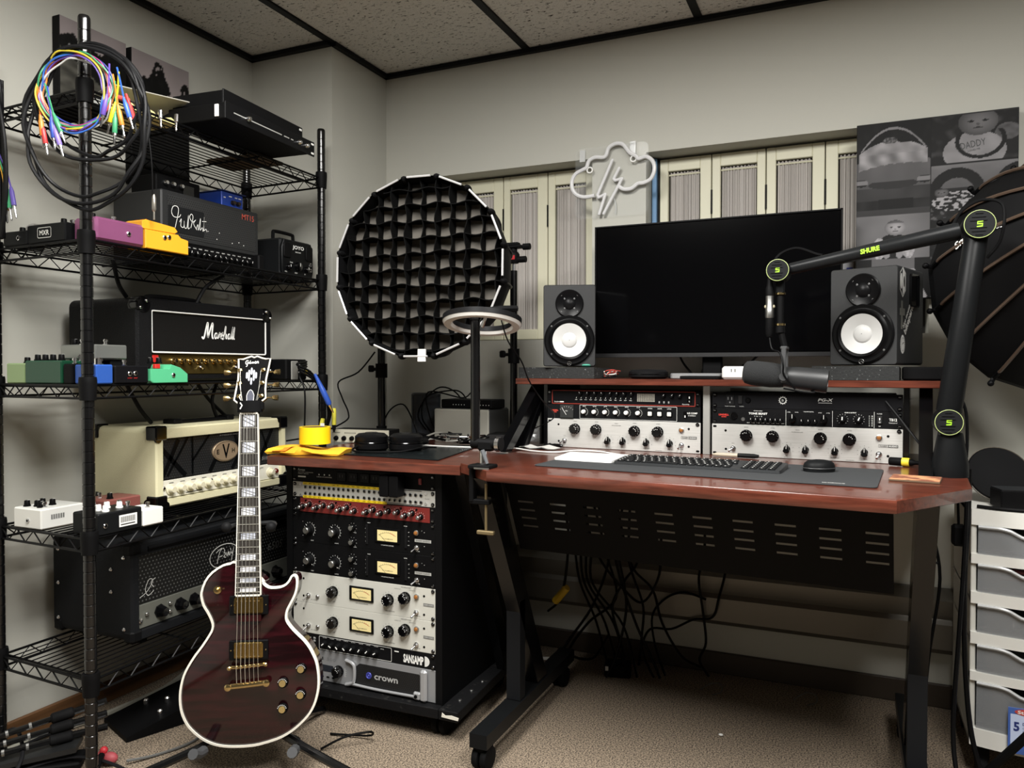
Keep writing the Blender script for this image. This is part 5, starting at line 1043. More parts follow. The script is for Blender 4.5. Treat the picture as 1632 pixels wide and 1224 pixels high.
for k in range(NR):
    p = Vector(rim[k]); b = MB(); b.tube([p*1.005+Vector((0, -.02, 0)), Vector((p.x*.94, .082, p.z*.94)), Vector((p.x*.79, .163, p.z*.79)), Vector((p.x*.51, .243, p.z*.51)), Vector((p.x*.22, .305, p.z*.22))], .003, 5, 3); b.build('rod', mat('1a1a1b', .4), t)
# grid of fabric strips
cell = .0475
def strip(fixed, vert, ph):
    L = math.sqrt(max(0, (RR*.965)**2-fixed**2)); n = max(6, int(L*2/cell*5)); f = []; bk = []
    for i in range(n+1):
        s = -L+2*L*i/n; wv = .0042*math.sin(s/cell*math.pi+ph)+.002*math.sin(s*17+ph*2); dep = -.040+.004*math.sin(s*9+ph)
        if vert: f.append((fixed+wv, dep, s)); bk.append((fixed-.3*wv, -.003, s))
        else: f.append((s, dep, fixed+wv)); bk.append((s, -.003, fixed-.3*wv))
    th = .0012; o = (lambda p, e: (p[0]+(e if vert else 0), p[1], p[2]+(0 if vert else e)))
    b = MB(); b.loft([[o(p, -th) for p in f], [o(p, th) for p in f], [o(p, th) for p in bk], [o(p, -th) for p in bk]], False, False, True); b.build('grid_strip', mat('040404', .8, spec=.1), t)
for i in range(-5, 6):
    strip(i*cell+.004, True, i*1.7); strip(i*cell-.006, False, i*2.3+1)
MB().box(-.012, .012, -.056, -.05, -.018, .018).build('white_label', WHT, t, (.02, 0, -.262))
b = MB(); b.box(-.05, .05, .30, .42, -.045, .045, .01); b.build('lamp_head', BLKM, t); MB().lathe([(.075, .29), (.075, .31)], ax=(0, 1, 0), n=24).build('mount_ring', BLKM, t)
# tripod with ball head
t = stand_pole('ball_head_stand', 'slim black stand with a red-marked ball head beside the left speaker', -1.062, 2.40, LD, 1.335, .0125, (1.05,))
MB().cyl((0, 0, 1.335-LD), (0, 0, 1.36-LD), .006).build('silver_stud', CHR, t)
b = MB(); b.lathe([(.016, 0), (.02, .006), (.02, .03), (.017, .036), (.012, .04), (.012, .05)], o=(0, 0, 1.36-LD), n=16); h = b.build('ball_head', BLKM, t)
MB().box(-.012, .012, -.0215, -.018, 1.370-LD, 1.385-LD, .001).build('red_badge', mat('a8262c', .4), h); MB().cyl((.015, 0, 1.372-LD), (.045, 0, 1.372-LD), .011, n=12).build('knob', BLKM, h)
b = MB(); b.box(-.03, .035, -.018, .018, 1.41-LD, 1.42-LD, .003); b.box(-.035, .02, -.012, .012, 1.42-LD, 1.43-LD, .002); b.build('plate_clamp', BLKM, h); MB().cyl((.035, 0, 1.414-LD), (.06, 0, 1.414-LD), .011, n=10).build('knob', BLKM, h)
# ring light on a desk clamp
t = thing('ring_light', 'ring light on a black pole clamped to the corner of the studio desk', 'lamp', (-.835, 1.70, TZ))
b = MB(); b.box(-.028, .03, -.03, .022, .0, .009, .002); b.box(-.034, -.022, -.012, .012, -.085, .008, .002); b.box(-.034, .02, -.01, .01, -.09, -.078, .002); b.build('clamp', BLKM, t)
MB().box(-.01, .03, -.0315, -.029, .0, .004).build('metal_edge', STEEL, t)
b = MB(); b.cyl((.008, 0, -.16), (.008, 0, -.03), .0035); b.box(-.016, .03, -.006, .006, -.165, -.155, .002); b.build('clamp_screw', mat('8a7a5a', .4, .7), t)
MB().cyl((0, 0, .009), (0, 0, .05), .009, n=12).build('post', CHR, t)
b = MB(); b.cyl((.004, -.012, .045), (.018, -.014, .012), .006, .004, 8); b.build('lever', mat('5a5d60', .4), t)
b = MB(); b.box(-.012, .03, -.014, .014, .042, .07, .006); b.cyl((-.03, 0, .06), (.035, 0, .06), .013, n=14); b.cyl((.035, 0, .06), (.05, 0, .06), .017, n=14); b.build('elbow', BLKM, t); MB().cyl((.037, 0, .06), (.047, 0, .06), .0175, n=16).build('chrome_band', CHR, t)
MB().lathe([(.0118, 0), (.0118, .32)], o=(-.021, 0, .055), n=14).build('pole', POST, t)
b = MB(); b.box(-.05, .004, -.012, .012, .37, .392, .004); b.cyl((-.02, 0, .365), (-.02, 0, .39), .014); b.build('head_joint', mat('1a1a1b', .3, .4), t)
b = MB(); b.tube([(0, 0, .385), (.03, .03, .392), (.06, .07, .395)], .008, 8); b.build('arm', BLKM, t)
nrm = Vector((.05, -.22, -1)).normalized(); cc = Vector((-.012, .02, .362)); a_, b_, _ = frame_from(nrm)
def ringpts(r_, h): return [cc+(a_*math.cos(6.28318*k/40)+b_*math.sin(6.28318*k/40))*r_+nrm*h for k in range(40)]
MB().loft([ringpts(.099, -.008), ringpts(.099, .005), ringpts(.073, .005), ringpts(.073, -.008)], loop=True).build('ring_housing', mat('151516', .4), t)
MB().loft([ringpts(.0985, .005), ringpts(.094, .0125), ringpts(.078, .0125), ringpts(.0735, .005)], loop=True).build('ring_diffuser', mat('cbc9c4', .4), t)
MB().box(-.004, .004, -.004, .004, -.03, .0, .002).build('phone_clip', CHR, t, (.012, -.01, .372), (0, R(20), 0))
cable('ring_cable', 'thin black cable hanging from the ring light towards the shelf', [(-.80, 1.73, 1.125), (-.79, 1.75, 1.07), (-.775, 1.80, 1.02), (-.775, 1.85, .97), (-.76, 1.9, .92), (-.80, 2.1, .86), (-.96, 2.3, .80), (-1.0, 2.36, .77)], .0018)
# ------------------------------------------------------------ microphone arm on the right end of the desk
AY = 2.0; GRN = mat('93c424', .5); ARM = mat('131415', .38)
t = thing('microphone_boom', 'black jointed microphone boom arm with green marks on the right end of the desk', 'microphone arm', (.2, AY, TZ))
def A_(x, z, y=0): return Vector((x-.2, y, z-TZ))
J1, J2, J3 = A_(.194, .881), A_(.249, 1.319), A_(-.172, 1.24)
b = MB(); b.lathe([(.038, 0), (.0385, .004), (.0375, .03), (.0255, .098), (.02, .1)], n=28); b.build('base_cone', ARM, t)
b = MB(); b.cyl((J1.x, -.01, J1.z-.03), (J1.x, -.01, J1.z), .02); b.build('swivel', ARM, t)
def joint(P, r_):
    c = MB(); c.lathe([(r_*.8, -.035), (r_, -.033), (r_, .03), (r_*.97, .034)], o=P, ax=(0, -1, 0), n=32); j = c.build('joint', ARM, t)
    MB().torus((P.x, -.0345, P.z), (0, 1, 0), r_*.93, .0008, 36, 5).build('ring', mat('a9b878', .5), j)
    d = MB(); d.lathe([(r_*.88, 0), (r_*.88, .0015)], o=(P.x, -.034, P.z), ax=(0, -1, 0), n=32)
    for k in range(-3, 4):
        w_ = math.sqrt(max(0, (r_*.8)**2-(k*r_*.24)**2))
        if abs(k) > 0: d.box(P.x-w_*.75, P.x+w_*.55, -.0375, -.0352, P.z+k*r_*.24-.0007, P.z+k*r_*.24+.0007)
    d.build('cap', mat('1a1b1c', .5), j)
    e = MB(); s = r_*.19
    e.ribbon([(P.x+s*x*.9, P.z+s*z) for x, z in ((1.1, 1), (-.8, .8), (-.9, .1), (.9, .0), (.8, -.8), (-1.1, -1))], s*.55, y=-.0362, smooth=False); e.build('emblem', GRN, j)
joint(J1, .030); joint(J2, .0325); joint(J3, .0275)
b = MB(); d = (J2-J1).normalized(); b.lathe([(.0255, 0), (.0265, .004), (.0235, .40), (.021, .405)], o=J1+d*.022, ax=d, n=20); b.build('lower_tube', ARM, t)
b = MB(); d = (J2-J3).normalized(); b.lathe([(.0125, 0), (.014, .003), (.0195, .36), (.0185, .366)], o=J3+d*.026, ax=d, n=20); b.build('upper_tube', mat('1a1b1c', .33), t)
dx = (J2-J3).normalized(); pz = Vector((0, 0, 1)); nx = Vector((-dx.z, 0, dx.x))
q = MB(); q.text('SHURE', 0, 0, .012, y=0, w=.042, bold=.05, shear=.1); q.build('lettering', GRN, t, J3+dx*.185-nx*.006+Vector((0, -.0195, 0)), (0, -math.atan2(dx.z, dx.x), 0), smooth=0)
b = MB(); b.tube([J3+Vector((-.018, 0, .012)), J3+Vector((0, .02, .045)), J3+Vector((.04, .02, .058)), J3+Vector((.085, .012, .04)), J3+Vector((.10, .005, .035))], .0032, 7); b.build('cable_loop', BLKM, t)
b = MB(); b.tube([J2+Vector((-.05, .0, .0)), J2+Vector((-.03, .02, .04)), J2+Vector((.01, .02, .062)), J2+Vector((.05, .01, .045)), J2+Vector((.045, .0, -.03)), J2+Vector((.02, .01, -.07))], .0035, 7); b.build('cable_loop', BLKM, t)
b = MB(); b.tube([J1+Vector((.025, .01, .06)), J1+Vector((.038, .01, .02)), J1+Vector((.040, .005, -.05)), J1+Vector((.036, .0, -.115))], .0035, 7); b.build('cable_loop', BLKM, t)
b = MB(); b.box(J3.x-.006, J3.x+.014, -.012, .012, J3.z-.055, J3.z-.02, .003); b.build('drop_bracket', ARM, t)
MB().cyl((J3.x+.004, 0, J3.z-.05), (J3.x+.004, 0, J3.z-.145), .0085, n=12).build('drop_rod', BLKM, t)
for z in (.052, .128): MB().cyl((J3.x+.004, 0, J3.z-z), (J3.x+.004, 0, J3.z-z-.005), .0125, n=14).build('brass_ring', GOLD, t)
MB().cyl((J3.x+.004, 0, J3.z-.133), (J3.x+.004, 0, J3.z-.15), .0115, n=14).build('thumb_nut', BLKM, t)
m = thing('studio_microphone', 'black dynamic broadcast microphone with foam windscreen hanging from the boom arm', 'microphone', (-.157, AY, .982))
MP = Vector((-.157, AY, .942)); ax = Vector((1, 0, -.115)).normalized()
b = MB(); b.lathe([(.020, -.098), (.0275, -.092), (.031, -.075), (.031, -.03), (.028, -.006), (.0265, 0)], ax=ax, n=24); b.build('foam_windscreen', mat('1b1c1d', .95, bump=(700, .8)), m)
b = MB(); b.lathe([(.0245, 0), (.0255, .01), (.0275, .03), (.029, .095), (.0285, .099), (.024, .1), (.023, .094), (0, .094)], ax=ax, n=24); b.build('body', mat('2b2c2d', .4, .2), m)
b = MB(); b.box(-.006, .006, -.032, -.028, -.015, .07, .002); b.box(-.006, .006, .028, .032, -.015, .07, .002); b.box(-.008, .008, -.032, .032, .066, .074, .002); b.build('yoke', mat('4a4b4c', .4, .3), m); MB().cyl((0, 0, .072), (-.011, 0, .118), .0075, n=10).build('stem', BLKM, m)
MB().cyl((0, -.036, 0), (0, -.031, 0), .010, n=14).build('yoke_knob', mat('3a3b3c', .4), m)
b = MB(); b.tube([(.0, -.03, -.028), (.04, -.025, -.036), (.07, -.02, -.038), (.055, .0, -.03)], .0025, 6); b.build('lead', BLKM, m)
t = thing('microphone_connector', 'silver and black cable connector hanging beside the drop rod of the boom arm', 'connector', (-.192, AY-.01, 1.08))
b = MB(); b.lathe([(.0065, 0), (.0095, .008), (.0095, .046)], n=14); b.build('lower_boot', BLKM, t); MB().lathe([(.0095, .046), (.0105, .05), (.0105, .068), (.0095, .07), (.0095, .10)], n=14).build('shell', STEEL, t); MB().lathe([(.0095, .10), (.0095, .12), (.007, .125), (.005, .15)], n=14).build('upper_boot', BLKM, t); MB().box(-.0125, .0125, -.004, .004, .07, .078, .002).build('latch', mat('c0b89c', .4, .5), t)
cable('microphone_lead', 'thin black lead from the silver connector down to the microphone', [(-.192, AY-.01, 1.083), (-.185, AY-.02, 1.05), (-.166, AY-.035, 1.04), (-.157, AY-.045, 1.01), (-.155, AY-.04, .985), (-.13, AY-.035, .952)], .0022)
# ------------------------------------------------------------ softbox seen from behind at the right
C1 = Vector((.452, 2.345, 1.225)); AP = Vector((.545, 2.06, 1.38)); n_ = (AP-C1).normalized(); L_ = (AP-C1).length
NV = Vector((.30, -.93, .10)).normalized(); ra, rb, _ = frame_from(NV)
t = thing('softbox', 'black softbox seen from behind with thin brown rods at the right edge', 'softbox', C1)
N2 = 16; R2 = .285
def rimp(k, s=1.0): a = 6.28318*(k+.35)/N2; return (ra*math.cos(a)+rb*math.sin(a))*R2*s
prof = [(1.0, 0), (.97, .14), (.88, .34), (.72, .56), (.50, .78), (.24, 1.0)]
def sp(k, i): s, h = prof[i]; return rimp(k, s)+(AP-C1)*h
b = MB(); b.loft([[sp(k, i)+rimp(k, .0) for k in range(N2)] for i in range(len(prof))], False); b.loft([[rimp(k, .995)+NV*.0 for k in range(N2)], [rimp(k, .995)-NV*.03 for k in range(N2)]], False); b.build('fabric_shell', mat('0c0c0d', .6), t, smooth=12)
MB().loft([[rimp(k, .98)-NV*.012 for k in range(N2)], [rimp(k, .02)-NV*.014 for k in range(N2)]]).build('diffuser_cloth', mat('c9c5bb', .75), t)
for k in range(N2):
    P = [sp(k, i)*1.012+NV*.004 for i in range(len(prof))]
    b = MB(); b.tube([P[0]+rimp(k, .05), P[0], (P[0]+P[1])/2], .0058, 7, 3); b.sph(P[0]+rimp(k, .055), .008, 8, 6); b.build('rod_tip', BLK, t)
    b = MB(); b.tube([(P[0]+P[1])/2]+P[1:], .0042, 6, 3); b.build('rod', mat('54453a', .35, .3), t)
MB().lathe([(.07, 0), (.075, .02), (.06, .04)], o=AP-C1-n_*.01, ax=n_, n=20).build('mount_ring', BLKM, t); b = MB(); b.lathe([(.05, .04), (.055, .06), (.055, .2), (.04, .22)], o=AP-C1-n_*.01, ax=n_, n=16); b.build('lamp_head', BLKM, t)
def on_shell(txt, p, n, deg, h_, w_):     # lettering laid on a panel of the shell
    n = Vector(n).normalized(); tr = Vector((-n.y, n.x, 0)).normalized(); up_ = (n.cross(tr)).normalized(); up_ = up_ if up_.z > 0 else -up_
    X_ = tr*math.cos(R(deg))+up_*math.sin(R(deg)); Z_ = X_.cross(-n)
    e = Matrix((X_, -n, Z_)).transposed().to_euler(); q = MB(); q.text(txt, 0, 0, h_, y=0, w=w_, shear=.25, bold=.02)
    q.build('lettering', WHT, t, Vector(p)-C1+n*.006, e, smooth=0)
on_shell('SmallRig', (.233, 2.187, 1.290), (-.752, -.659, -.014), 33, .022, .10)
on_shell('RA-D55', (.272, 2.156, 1.322), (-.60, -.72, .33), 10, .0125, .062)
t = thing('light_stand', 'black tripod light stand carrying the softbox at the right edge', 'stand', (.56, 1.93, 0)); b = MB(); b.lathe([(.016, .16), (.016, .9), (.012, .9), (.012, 1.36)], n=12); b.build('pole', POST, t)
for a in (150, 270, 30): b = MB(); b.cyl((0, 0, .5), (.34*math.cos(R(a)), .34*math.sin(R(a)), .012), .010); b.cyl((0, 0, .18), (.17*math.cos(R(a)), .17*math.sin(R(a)), .25), .005); b.sph((.34*math.cos(R(a)), .34*math.sin(R(a)), .012), .0119, 8, 6); b.build('leg', BLKM, t)
# ------------------------------------------------------------ drawer cart right of the desk
t = thing('drawer_cart', 'white plastic cart with five clear grey drawers right of the desk', 'drawer cart', (.262, 2.15, 0))
CW, CD = .37, .35; WP = mat('d6d5cf', .4); CLR = mat('8e9194', .18, alpha=.55, spec=.6)
def bow(x): return -.028*(1-((x-CW/2)/(CW/2))**2)
xs = [CW*i/14 for i in range(15)]
def bowbox(b, z0, z1, y0, y1, xa=0, xb=CW):
    X = [xa+(xb-xa)*i/12 for i in range(13)]
    b.loft([[(x, bow(x)+y0, z) for x in X]+[(x, bow(x)+y1, z) for x in reversed(X)] for z in (z0, z1)])
lev = [(.624, .554), (.531, .462), (.434, .364), (.336, .268), (.246, .13)]
b = MB(); bowbox(b, .624, .662, 0, .05); b.slab([(0, .03), (CW, .03), (CW, CD), (0, CD)], .640, .660, .002); b.build('top_panel', WP, t)
for i in range(5):
    z = lev[i][1]; z2 = lev[i+1][0] if i < 4 else .088
    b = MB(); bowbox(b, z2, z, -.002, .02); b.slab([(0, .02), (CW, .02), (CW, CD), (0, CD)], z2+.004, z2+.009); b.build('frame_rail', WP, t)
for x in (0, CW-.012): MB().box(x, x+.012, .004, CD, .088, .655, .002).build('side_panel', mat('c2c1ba', .5), t)
MB().box(0, CW, CD-.006, CD, .088, .655).build('back_panel', WP, t)
for i, (z1, z0) in enumerate(lev):
    b = MB(); X = [.014+(CW-.028)*k/16 for k in range(17)]
    top = []
    for x in X:
        u = (x-CW/2)/(CW/2); top.append(z1-.003-(.020 if abs(u) < .42 else (.020*(max(0, .62-abs(u))/.20) if abs(u) < .62 else 0)))
    b.loft([[(x, bow(x)+.002, z0+.001) for x in X], [(x, bow(x)+.0, tz) for x, tz in zip(X, top)]], False, False)
    b.loft([[(x, bow(x)+.006, z0+.001) for x in X], [(x, bow(x)+.004, tz) for x, tz in zip(X, top)]], False, False)
    dr = b.build('drawer', CLR, t); h = MB(); h.tube([(x, bow(x)-.004, tz) for x, tz in zip(X, top)], .004, 6, 2); h.build('handle_lip', mat('c3c5c6', .25, alpha=.85), dr)
    c = MB(); c.box(.016, CW-.016, .03, CD-.02, z0+.002, z0+.006); c.box(.016, .019, .02, CD-.02, z0+.002, z1-.01); c.box(CW-.019, CW-.016, .02, CD-.02, z0+.002, z1-.01); c.build('drawer_bin', CLR, dr)
def loose(name, label, cat, loc, f, m, rz=0): o = MB(); f(o); p = o.build(name, m, None, loc, (0, 0, rz)); return tag(p, label, cat)
loose('coiled_red_wire', 'reddish wire coiled inside the second drawer of the cart', 'wire', (.42, 2.22, .472), lambda b: b.tube([(.09*math.cos(k*.9), .03*math.sin(k*.9), .004+.0025*k) for k in range(14)], .003, 6, 4), mat('8a4a4a', .5))
loose('silver_bracket', 'shiny metal bracket inside the third drawer of the cart', 'bracket', (.40, 2.19, .372), lambda b: (b.box(-.05, .05, 0, .012, 0, .003), b.box(-.05, -.046, 0, .012, 0, .03), b.box(-.01, .03, -.01, .002, .003, .02, .002)), CHR, R(20))
loose('white_eraser', 'small white block inside the fourth drawer of the cart', 'eraser', (.42, 2.17, .276), lambda b: b.box(0, .03, 0, .012, 0, .008, .002), WHT)
loose('dark_bundle', 'dark bundle inside the lowest drawer of the cart', 'bundle', (.43, 2.3, .139), lambda b: b.sph((0, 0, .03), .03, 12, 8, (2.6, 1.6, 1)), mat('1d1e20', .7))
b = MB(); b.box(.075, .245, -.0012, 0, .096, .205, .0004); L1 = b.build('price_label', mat('3f5fa5', .5), t, (0, -.031, 0)); 
Ink(-.0016).r(80, 240, 118, 190).done(L1, mat('b9c6e2', .5), 'label_field'); Ink(-.002).t('5', 86, 150, 22, 12, 'l', bold=.04).t('Drawer Cart', 104, 165, 7, 50, 'l', bold=.02).t('Chariot a 5 tiroirs', 104, 156, 5, 50, 'l').t('Cajonera', 104, 148, 5, 30, 'l').r(104, 150, 138, 143).r(155, 185, 138, 143).done(L1, mat('1c2c6a', .5))
b = MB(); b.plate([(.118+.03*math.cos(R(a)), .196+.008*math.sin(R(a))) for a in range(0, 360, 18)], -.0024, -.0018); b.m(1); b.text('Sterilite', .094, .192, .008, y=-.0028, w=.048, bold=.02); b.build('oval_logo', [mat('b8453e', .5), WHT], L1)
for x in (.03, CW-.03):
    for y in (.03, CD-.04): part('caster', 'cst2', lambda b: (b.lathe([(.024, -.012), (.026, -.008), (.026, .008), (.024, .012)], o=(0, 0, .026), ax=(1, 0, 0), n=16), b.box(-.016, .016, -.012, .016, .044, .089, .003)), BLKR, t, (x, y, 0))
CT = .6625
t = thing('round_reflector', 'black round folded disc leaning behind the microphone arm on the cart', 'disc', (.345, 2.275, CT), R(10)); b = MB(); b.lathe([(.071, -.005), (.075, 0), (.071, .005)], o=(0, .03, .068), ax=(0, -1, .55), n=36); b.build('disc_cover', mat('0b0b0c', .7), t); MB().torus((0, .03, .068), (0, -1, .55), .0745, .002, 40, 5).build('rim', mat('4a443a', .5), t)
t = thing('black_box', 'matt black small box on top of the drawer cart', 'box', (.325, 2.165, CT), R(12)); MB().box(0, .08, 0, .07, 0, .046, .003).build('carton', BLKM, t); MB().box(.002, .083, .002, .068, .046, .0475).build('lid', mat('222426', .5), t)
t = bag('plastic_bag', 'clear plastic bag of dark cable on top of the drawer cart', (.485, 2.21, CT+.004), .07, 'c9ccd2', 9, .3)
b = MB(); b.tube([(.05*math.cos(k*1.1), .05*math.sin(k*1.1), .02+.004*k) for k in range(14)], .008, 7, 4); o = b.build('bagged_cable', mat('2a2b30', .3), None, (.485, 2.21, CT+.006)); tag(o, 'dark cable coiled inside the clear bag on the cart', 'cable')
cable('flat_strap', 'black ribbed strap lying along the front of the cart top', [(.275, 2.16, CT+.005), (.33, 2.137, CT+.005), (.42, 2.128, CT+.005), (.52, 2.128, CT+.005), (.62, 2.14, CT+.005)], .0045, BLKM)
t = thing('paper_scrap', 'beige paper scrap on the front of the cart top', 'paper', (.375, 2.142, CT+.0005), R(4)); MB().box(0, .05, 0, .016, 0, .002).build('sheet', mat('b9a888', .7), t)
for i, (pts, r_) in enumerate((([(.235, 2.03, .78), (.238, 2.03, .70), (.232, 2.02, .55), (.222, 2.0, .40), (.21, 1.98, .2), (.215, 1.95, .1), (.235, 1.92, .02), (.26, 1.85, .006)], .005), ([(.245, 2.05, .77), (.243, 2.05, .65), (.235, 2.03, .5), (.238, 2.02, .3), (.255, 2.0, .14), (.30, 1.96, .02), (.34, 1.9, .006)], .0055), ([(.20, 2.35, .72), (.19, 2.33, .6), (.21, 2.3, .45), (.185, 2.28, .25), (.17, 2.3, .02)], .004), ([(.19, 2.25, .66), (.16, 2.25, .60), (.15, 2.25, .52), (.20, 2.25, .50)], .003))):
    cable('hanging_cable', ('thick black cable hanging beside the cart, left of a pair', 'thick black cable hanging in front of the cart, right of a pair', 'black cable hanging in the gap between desk and cart', 'short black cable loop behind the right desk leg')[i], pts, r_)
t = thing('power_adapter', 'small black power adapter hanging under the right end of the desktop', 'adapter', (.212, 2.06, .585)); MB().box(0, .03, 0, .03, 0, .05, .006).build('housing', BLKM, t); b = MB(); b.tube([(.015, .015, .048), (.013, .015, .10), (.012, .018, .146)], .003, 6); b.build('lead', BLKM, t)
# ------------------------------------------------------------ electric guitar and its stand
GL = Vector((-1.337, 1.433, .083)); GR = R(26)
gt = thing('electric_guitar', 'dark wine red electric guitar with white binding and gold hardware on a floor stand', 'guitar', GL, 0, None, (R(-5.5), R(-1), GR))
K = 1/656.
def gz(x, y): return ((x/3.557+260-396.5)*K, (1190-(y/3.557+880))*K)
body = [gz(*p) for p in ((418, 68), (370, 73), (330, 82), (270, 120), (228, 172), (207, 235), (208, 270), (220, 312), (240, 345), (258, 378), (272, 415), (271, 442), (258, 470), (215, 535), (180, 580), (150, 625), (122, 675), (105, 722), (94, 780), (92, 830), (97, 880), (110, 925), (133, 970), (160, 1003), (195, 1035), (230, 1060), (275, 1082), (320, 1095), (370, 1102), (430, 1104), (490, 1102), (545, 1095), (640, 1070), (700, 1043), (750, 1010), (795, 970), (830, 930), (855, 885), (870, 840), (880, 790), (882, 740), (878, 690), (868, 640), (850, 598), (830, 560), (800, 520), (770, 490), (738, 458), (715, 430), (700, 405), (697, 380), (703, 350), (715, 325), (735, 288), (750, 255), (758, 220), (760, 185), (755, 160), (740, 147), (722, 153), (708, 178), (690, 198), (660, 212), (610, 215), (585, 207), (566, 190), (553, 165))]
out3 = [(x, 0, z) for x, z in body]
o2 = [(p.x, p.z) for p in catmull(out3, 2, True)]
cx_, cz_ = 0, .17
BODY = mat('130305', .12, coat=.35, var=(9, '2c080e', .40, .66), stretch=(.7, 1, 7)); BIND = mat('e6e2d6', .35)
def inset(f): 
    n = len(o2); r = []
    for k in range(n):
        a, b_ = Vector(o2[k-1]), Vector(o2[(k+1) % n]); d = (b_-a).normalized(); r.append((o2[k][0]-d.y*-f*-1*0+(-d.y)*f*-1, o2[k][1]+d.x*f*-1))
    return r
area2 = sum(o2[k][0]*o2[(k+1) % len(o2)][1]-o2[(k+1) % len(o2)][0]*o2[k][1] for k in range(len(o2)))
sg = 1 if area2 < 0 else -1
def ins(f):
    n = len(o2); r = []
    for k in range(n):
        a, b_ = Vector(o2[k-1]), Vector(o2[(k+1) % n]); d = (b_-a).normalized(); r.append((o2[k][0]+d.y*f*sg, o2[k][1]-d.x*f*sg))
    return r
b = MB(); b.loft([[(x, .045, z) for x, z in ins(.004)], [(x, .041, z) for x, z in o2], [(x, .002, z) for x, z in o2], [(x, -.001, z) for x, z in ins(.006)], [(x, -.0030, z) for x, z in ins(.009)]]); b.build('body', BODY, gt)
b = MB(); b.loft([[(x, -.0035, z) for x, z in ins(-.0006)], [(x, -.0045, z) for x, z in ins(.0045)], [(x, .0035, z) for x, z in ins(.0045)], [(x, .0055, z) for x, z in ins(-.0006)]], loop=True); b.build('binding', BIND, gt)
NZ, SCALE = .808, .620; BZ = NZ-SCALE; FZ = .366     # nut, bridge, end of the fretboard
def nw(z): t_ = (NZ-z)/(NZ-FZ); return .0208+(.0292-.0208)*t_
b = MB(); b.loft([[(-nw(FZ), -.018, FZ), (nw(FZ), -.018, FZ), (nw(FZ), -.011, FZ), (-nw(FZ), -.011, FZ)], [(-nw(NZ), -.018, NZ), (nw(NZ), -.018, NZ), (nw(NZ), -.011, NZ), (-nw(NZ), -.011, NZ)]]); b.build('fretboard', mat('332f2b', .5, var=(25, '1f1b18', .35, .65), stretch=(8, 1, .6)), gt)
b = MB()
b.loft([[(nw(z)*math.cos(R(a)), -.011+.022*math.sin(R(a))*(1 if z > .3 else 1), z) for a in range(0, 181, 20)] for z in (.30, .45, NZ-.03)], True); b.build('neck', mat('2b0a0d', .25), gt)
for s in (-1, 1):
    b = MB(); b.loft([[(s*nw(z), -.0184, z), (s*(nw(z)+.0022), -.0184, z), (s*(nw(z)+.0022), -.010, z), (s*nw(z), -.010, z)] for z in (FZ-.002, NZ)]); b.build('neck_binding', BIND, gt)
fz = lambda n: NZ-SCALE*(1-2**(-n/12))
for n in range(1, 23):
    z = fz(n); b = MB(); b.box(-nw(z), nw(z), -.0193, -.018, z-.0011, z+.0011, .0004); b.build('fret', mat('d9d6cc', .25, .8), gt)
PRL = mat('dcdce0', .25, var=(30, 'a9adb8', .4, .6))
for n in (1, 3, 5, 7, 9, 12, 15, 17, 19, 21):
    z0, z1 = fz(n), fz(n-1); h = (z1-z0)*.40; c = (z0+z1)/2; w_ = nw(c)*.66
    b = MB()
    for a_, c_ in ((-1.6, -.42), (-.26, .26), (.42, 1.6)):
        sk = .55
        P = []
        for (u_, v_) in ((-1, a_+sk*1), (1, a_-sk*1), (1, c_-sk*1), (-1, c_+sk*1)): P.append((u_*w_, max(-1, min(1, v_))*h+c))
        b.plate(P, -.0184, -.0179)
    b.build('pearl_inlay', PRL, gt)
MB().box(-.0215, .0215, -.0205, -.011, NZ-.001, NZ+.004, .0008).build('nut', BIND, gt)
MB().box(-.0285, .0285, -.0193, -.011, FZ-.004, FZ, .0005).build('fretboard_end', BIND, gt)
def hz(x, y): return ((x/11.66+340-398)*K, (1190-(y/11.66+555))*K)
head = [hz(*p) for p in ((480, 1052), (372, 965), (395, 800), (428, 560), (425, 330), (412, 155), (500, 160), (580, 130), (660, 103), (710, 128), (770, 103), (850, 135), (930, 158), (1025, 155), (1000, 320), (960, 560), (955, 760), (970, 935), (838, 1045))]
HT = Matrix.Translation((0, 0, NZ)) @ Matrix.Rotation(R(-9), 4, 'X') @ Matrix.Translation((0, 0, -NZ))
def hb(): b = MB(); b.T = HT.copy(); return b
hc = (sum(p[0] for p in head)/len(head), sum(p[1] for p in head)/len(head))
b = hb(); b.plate(head+[(.022, NZ-.004), (-.022, NZ-.004)], -.013, .001); b.build('headstock', mat('070708', .4, spec=.3), gt)
b = hb(); b.tube([(x, -.0135, z) for x, z in head], .0022, 6, 1, False, False); b.build('headstock_binding', BIND, gt)
b = hb()
L_ = lambda P, w=.0013: b.ribbon([(x*.001, NZ+.128+z*.001) for x, z in P], w, y=-.0142)
L_([(-9, 7), (-13, 8), (-16, 3), (-14, -2), (-10, 0), (-11, 4), (-12, -6), (-15, -8)], .0018); L_([(-8, 0), (-7, 4)], .0018); L_([(-6, -1), (-4, 8), (-5, 1), (-2, 2), (-4, -1)], .0018); L_([(-1, 0), (1, 4), (2, 0), (4, 4), (5, 0), (5, 3), (6, 1)], .0018); L_([(7, 0), (8, 5), (11, 3), (9, 0), (7, 1)], .0018); L_([(12, 0), (13, 5), (15, 5), (16, 0)], .0018)
b.build('lettering', WHT, gt)
b = hb()
for x, z0, z1 in ((0, 98, 118), (0, 72, 92), (-6, 82, 112), (6, 82, 112), (-11.5, 88, 106), (11.5, 88, 106)): b.plate([((x+a*2.3)*.001, NZ+z*.001) for a, z in ((-1, z0+3), (0, z0), (1, z0+3), (1, z1-3), (0, z1), (-1, z1-3))], -.0141, -.0128)
b.build('split_diamond_inlay', PRL, gt)
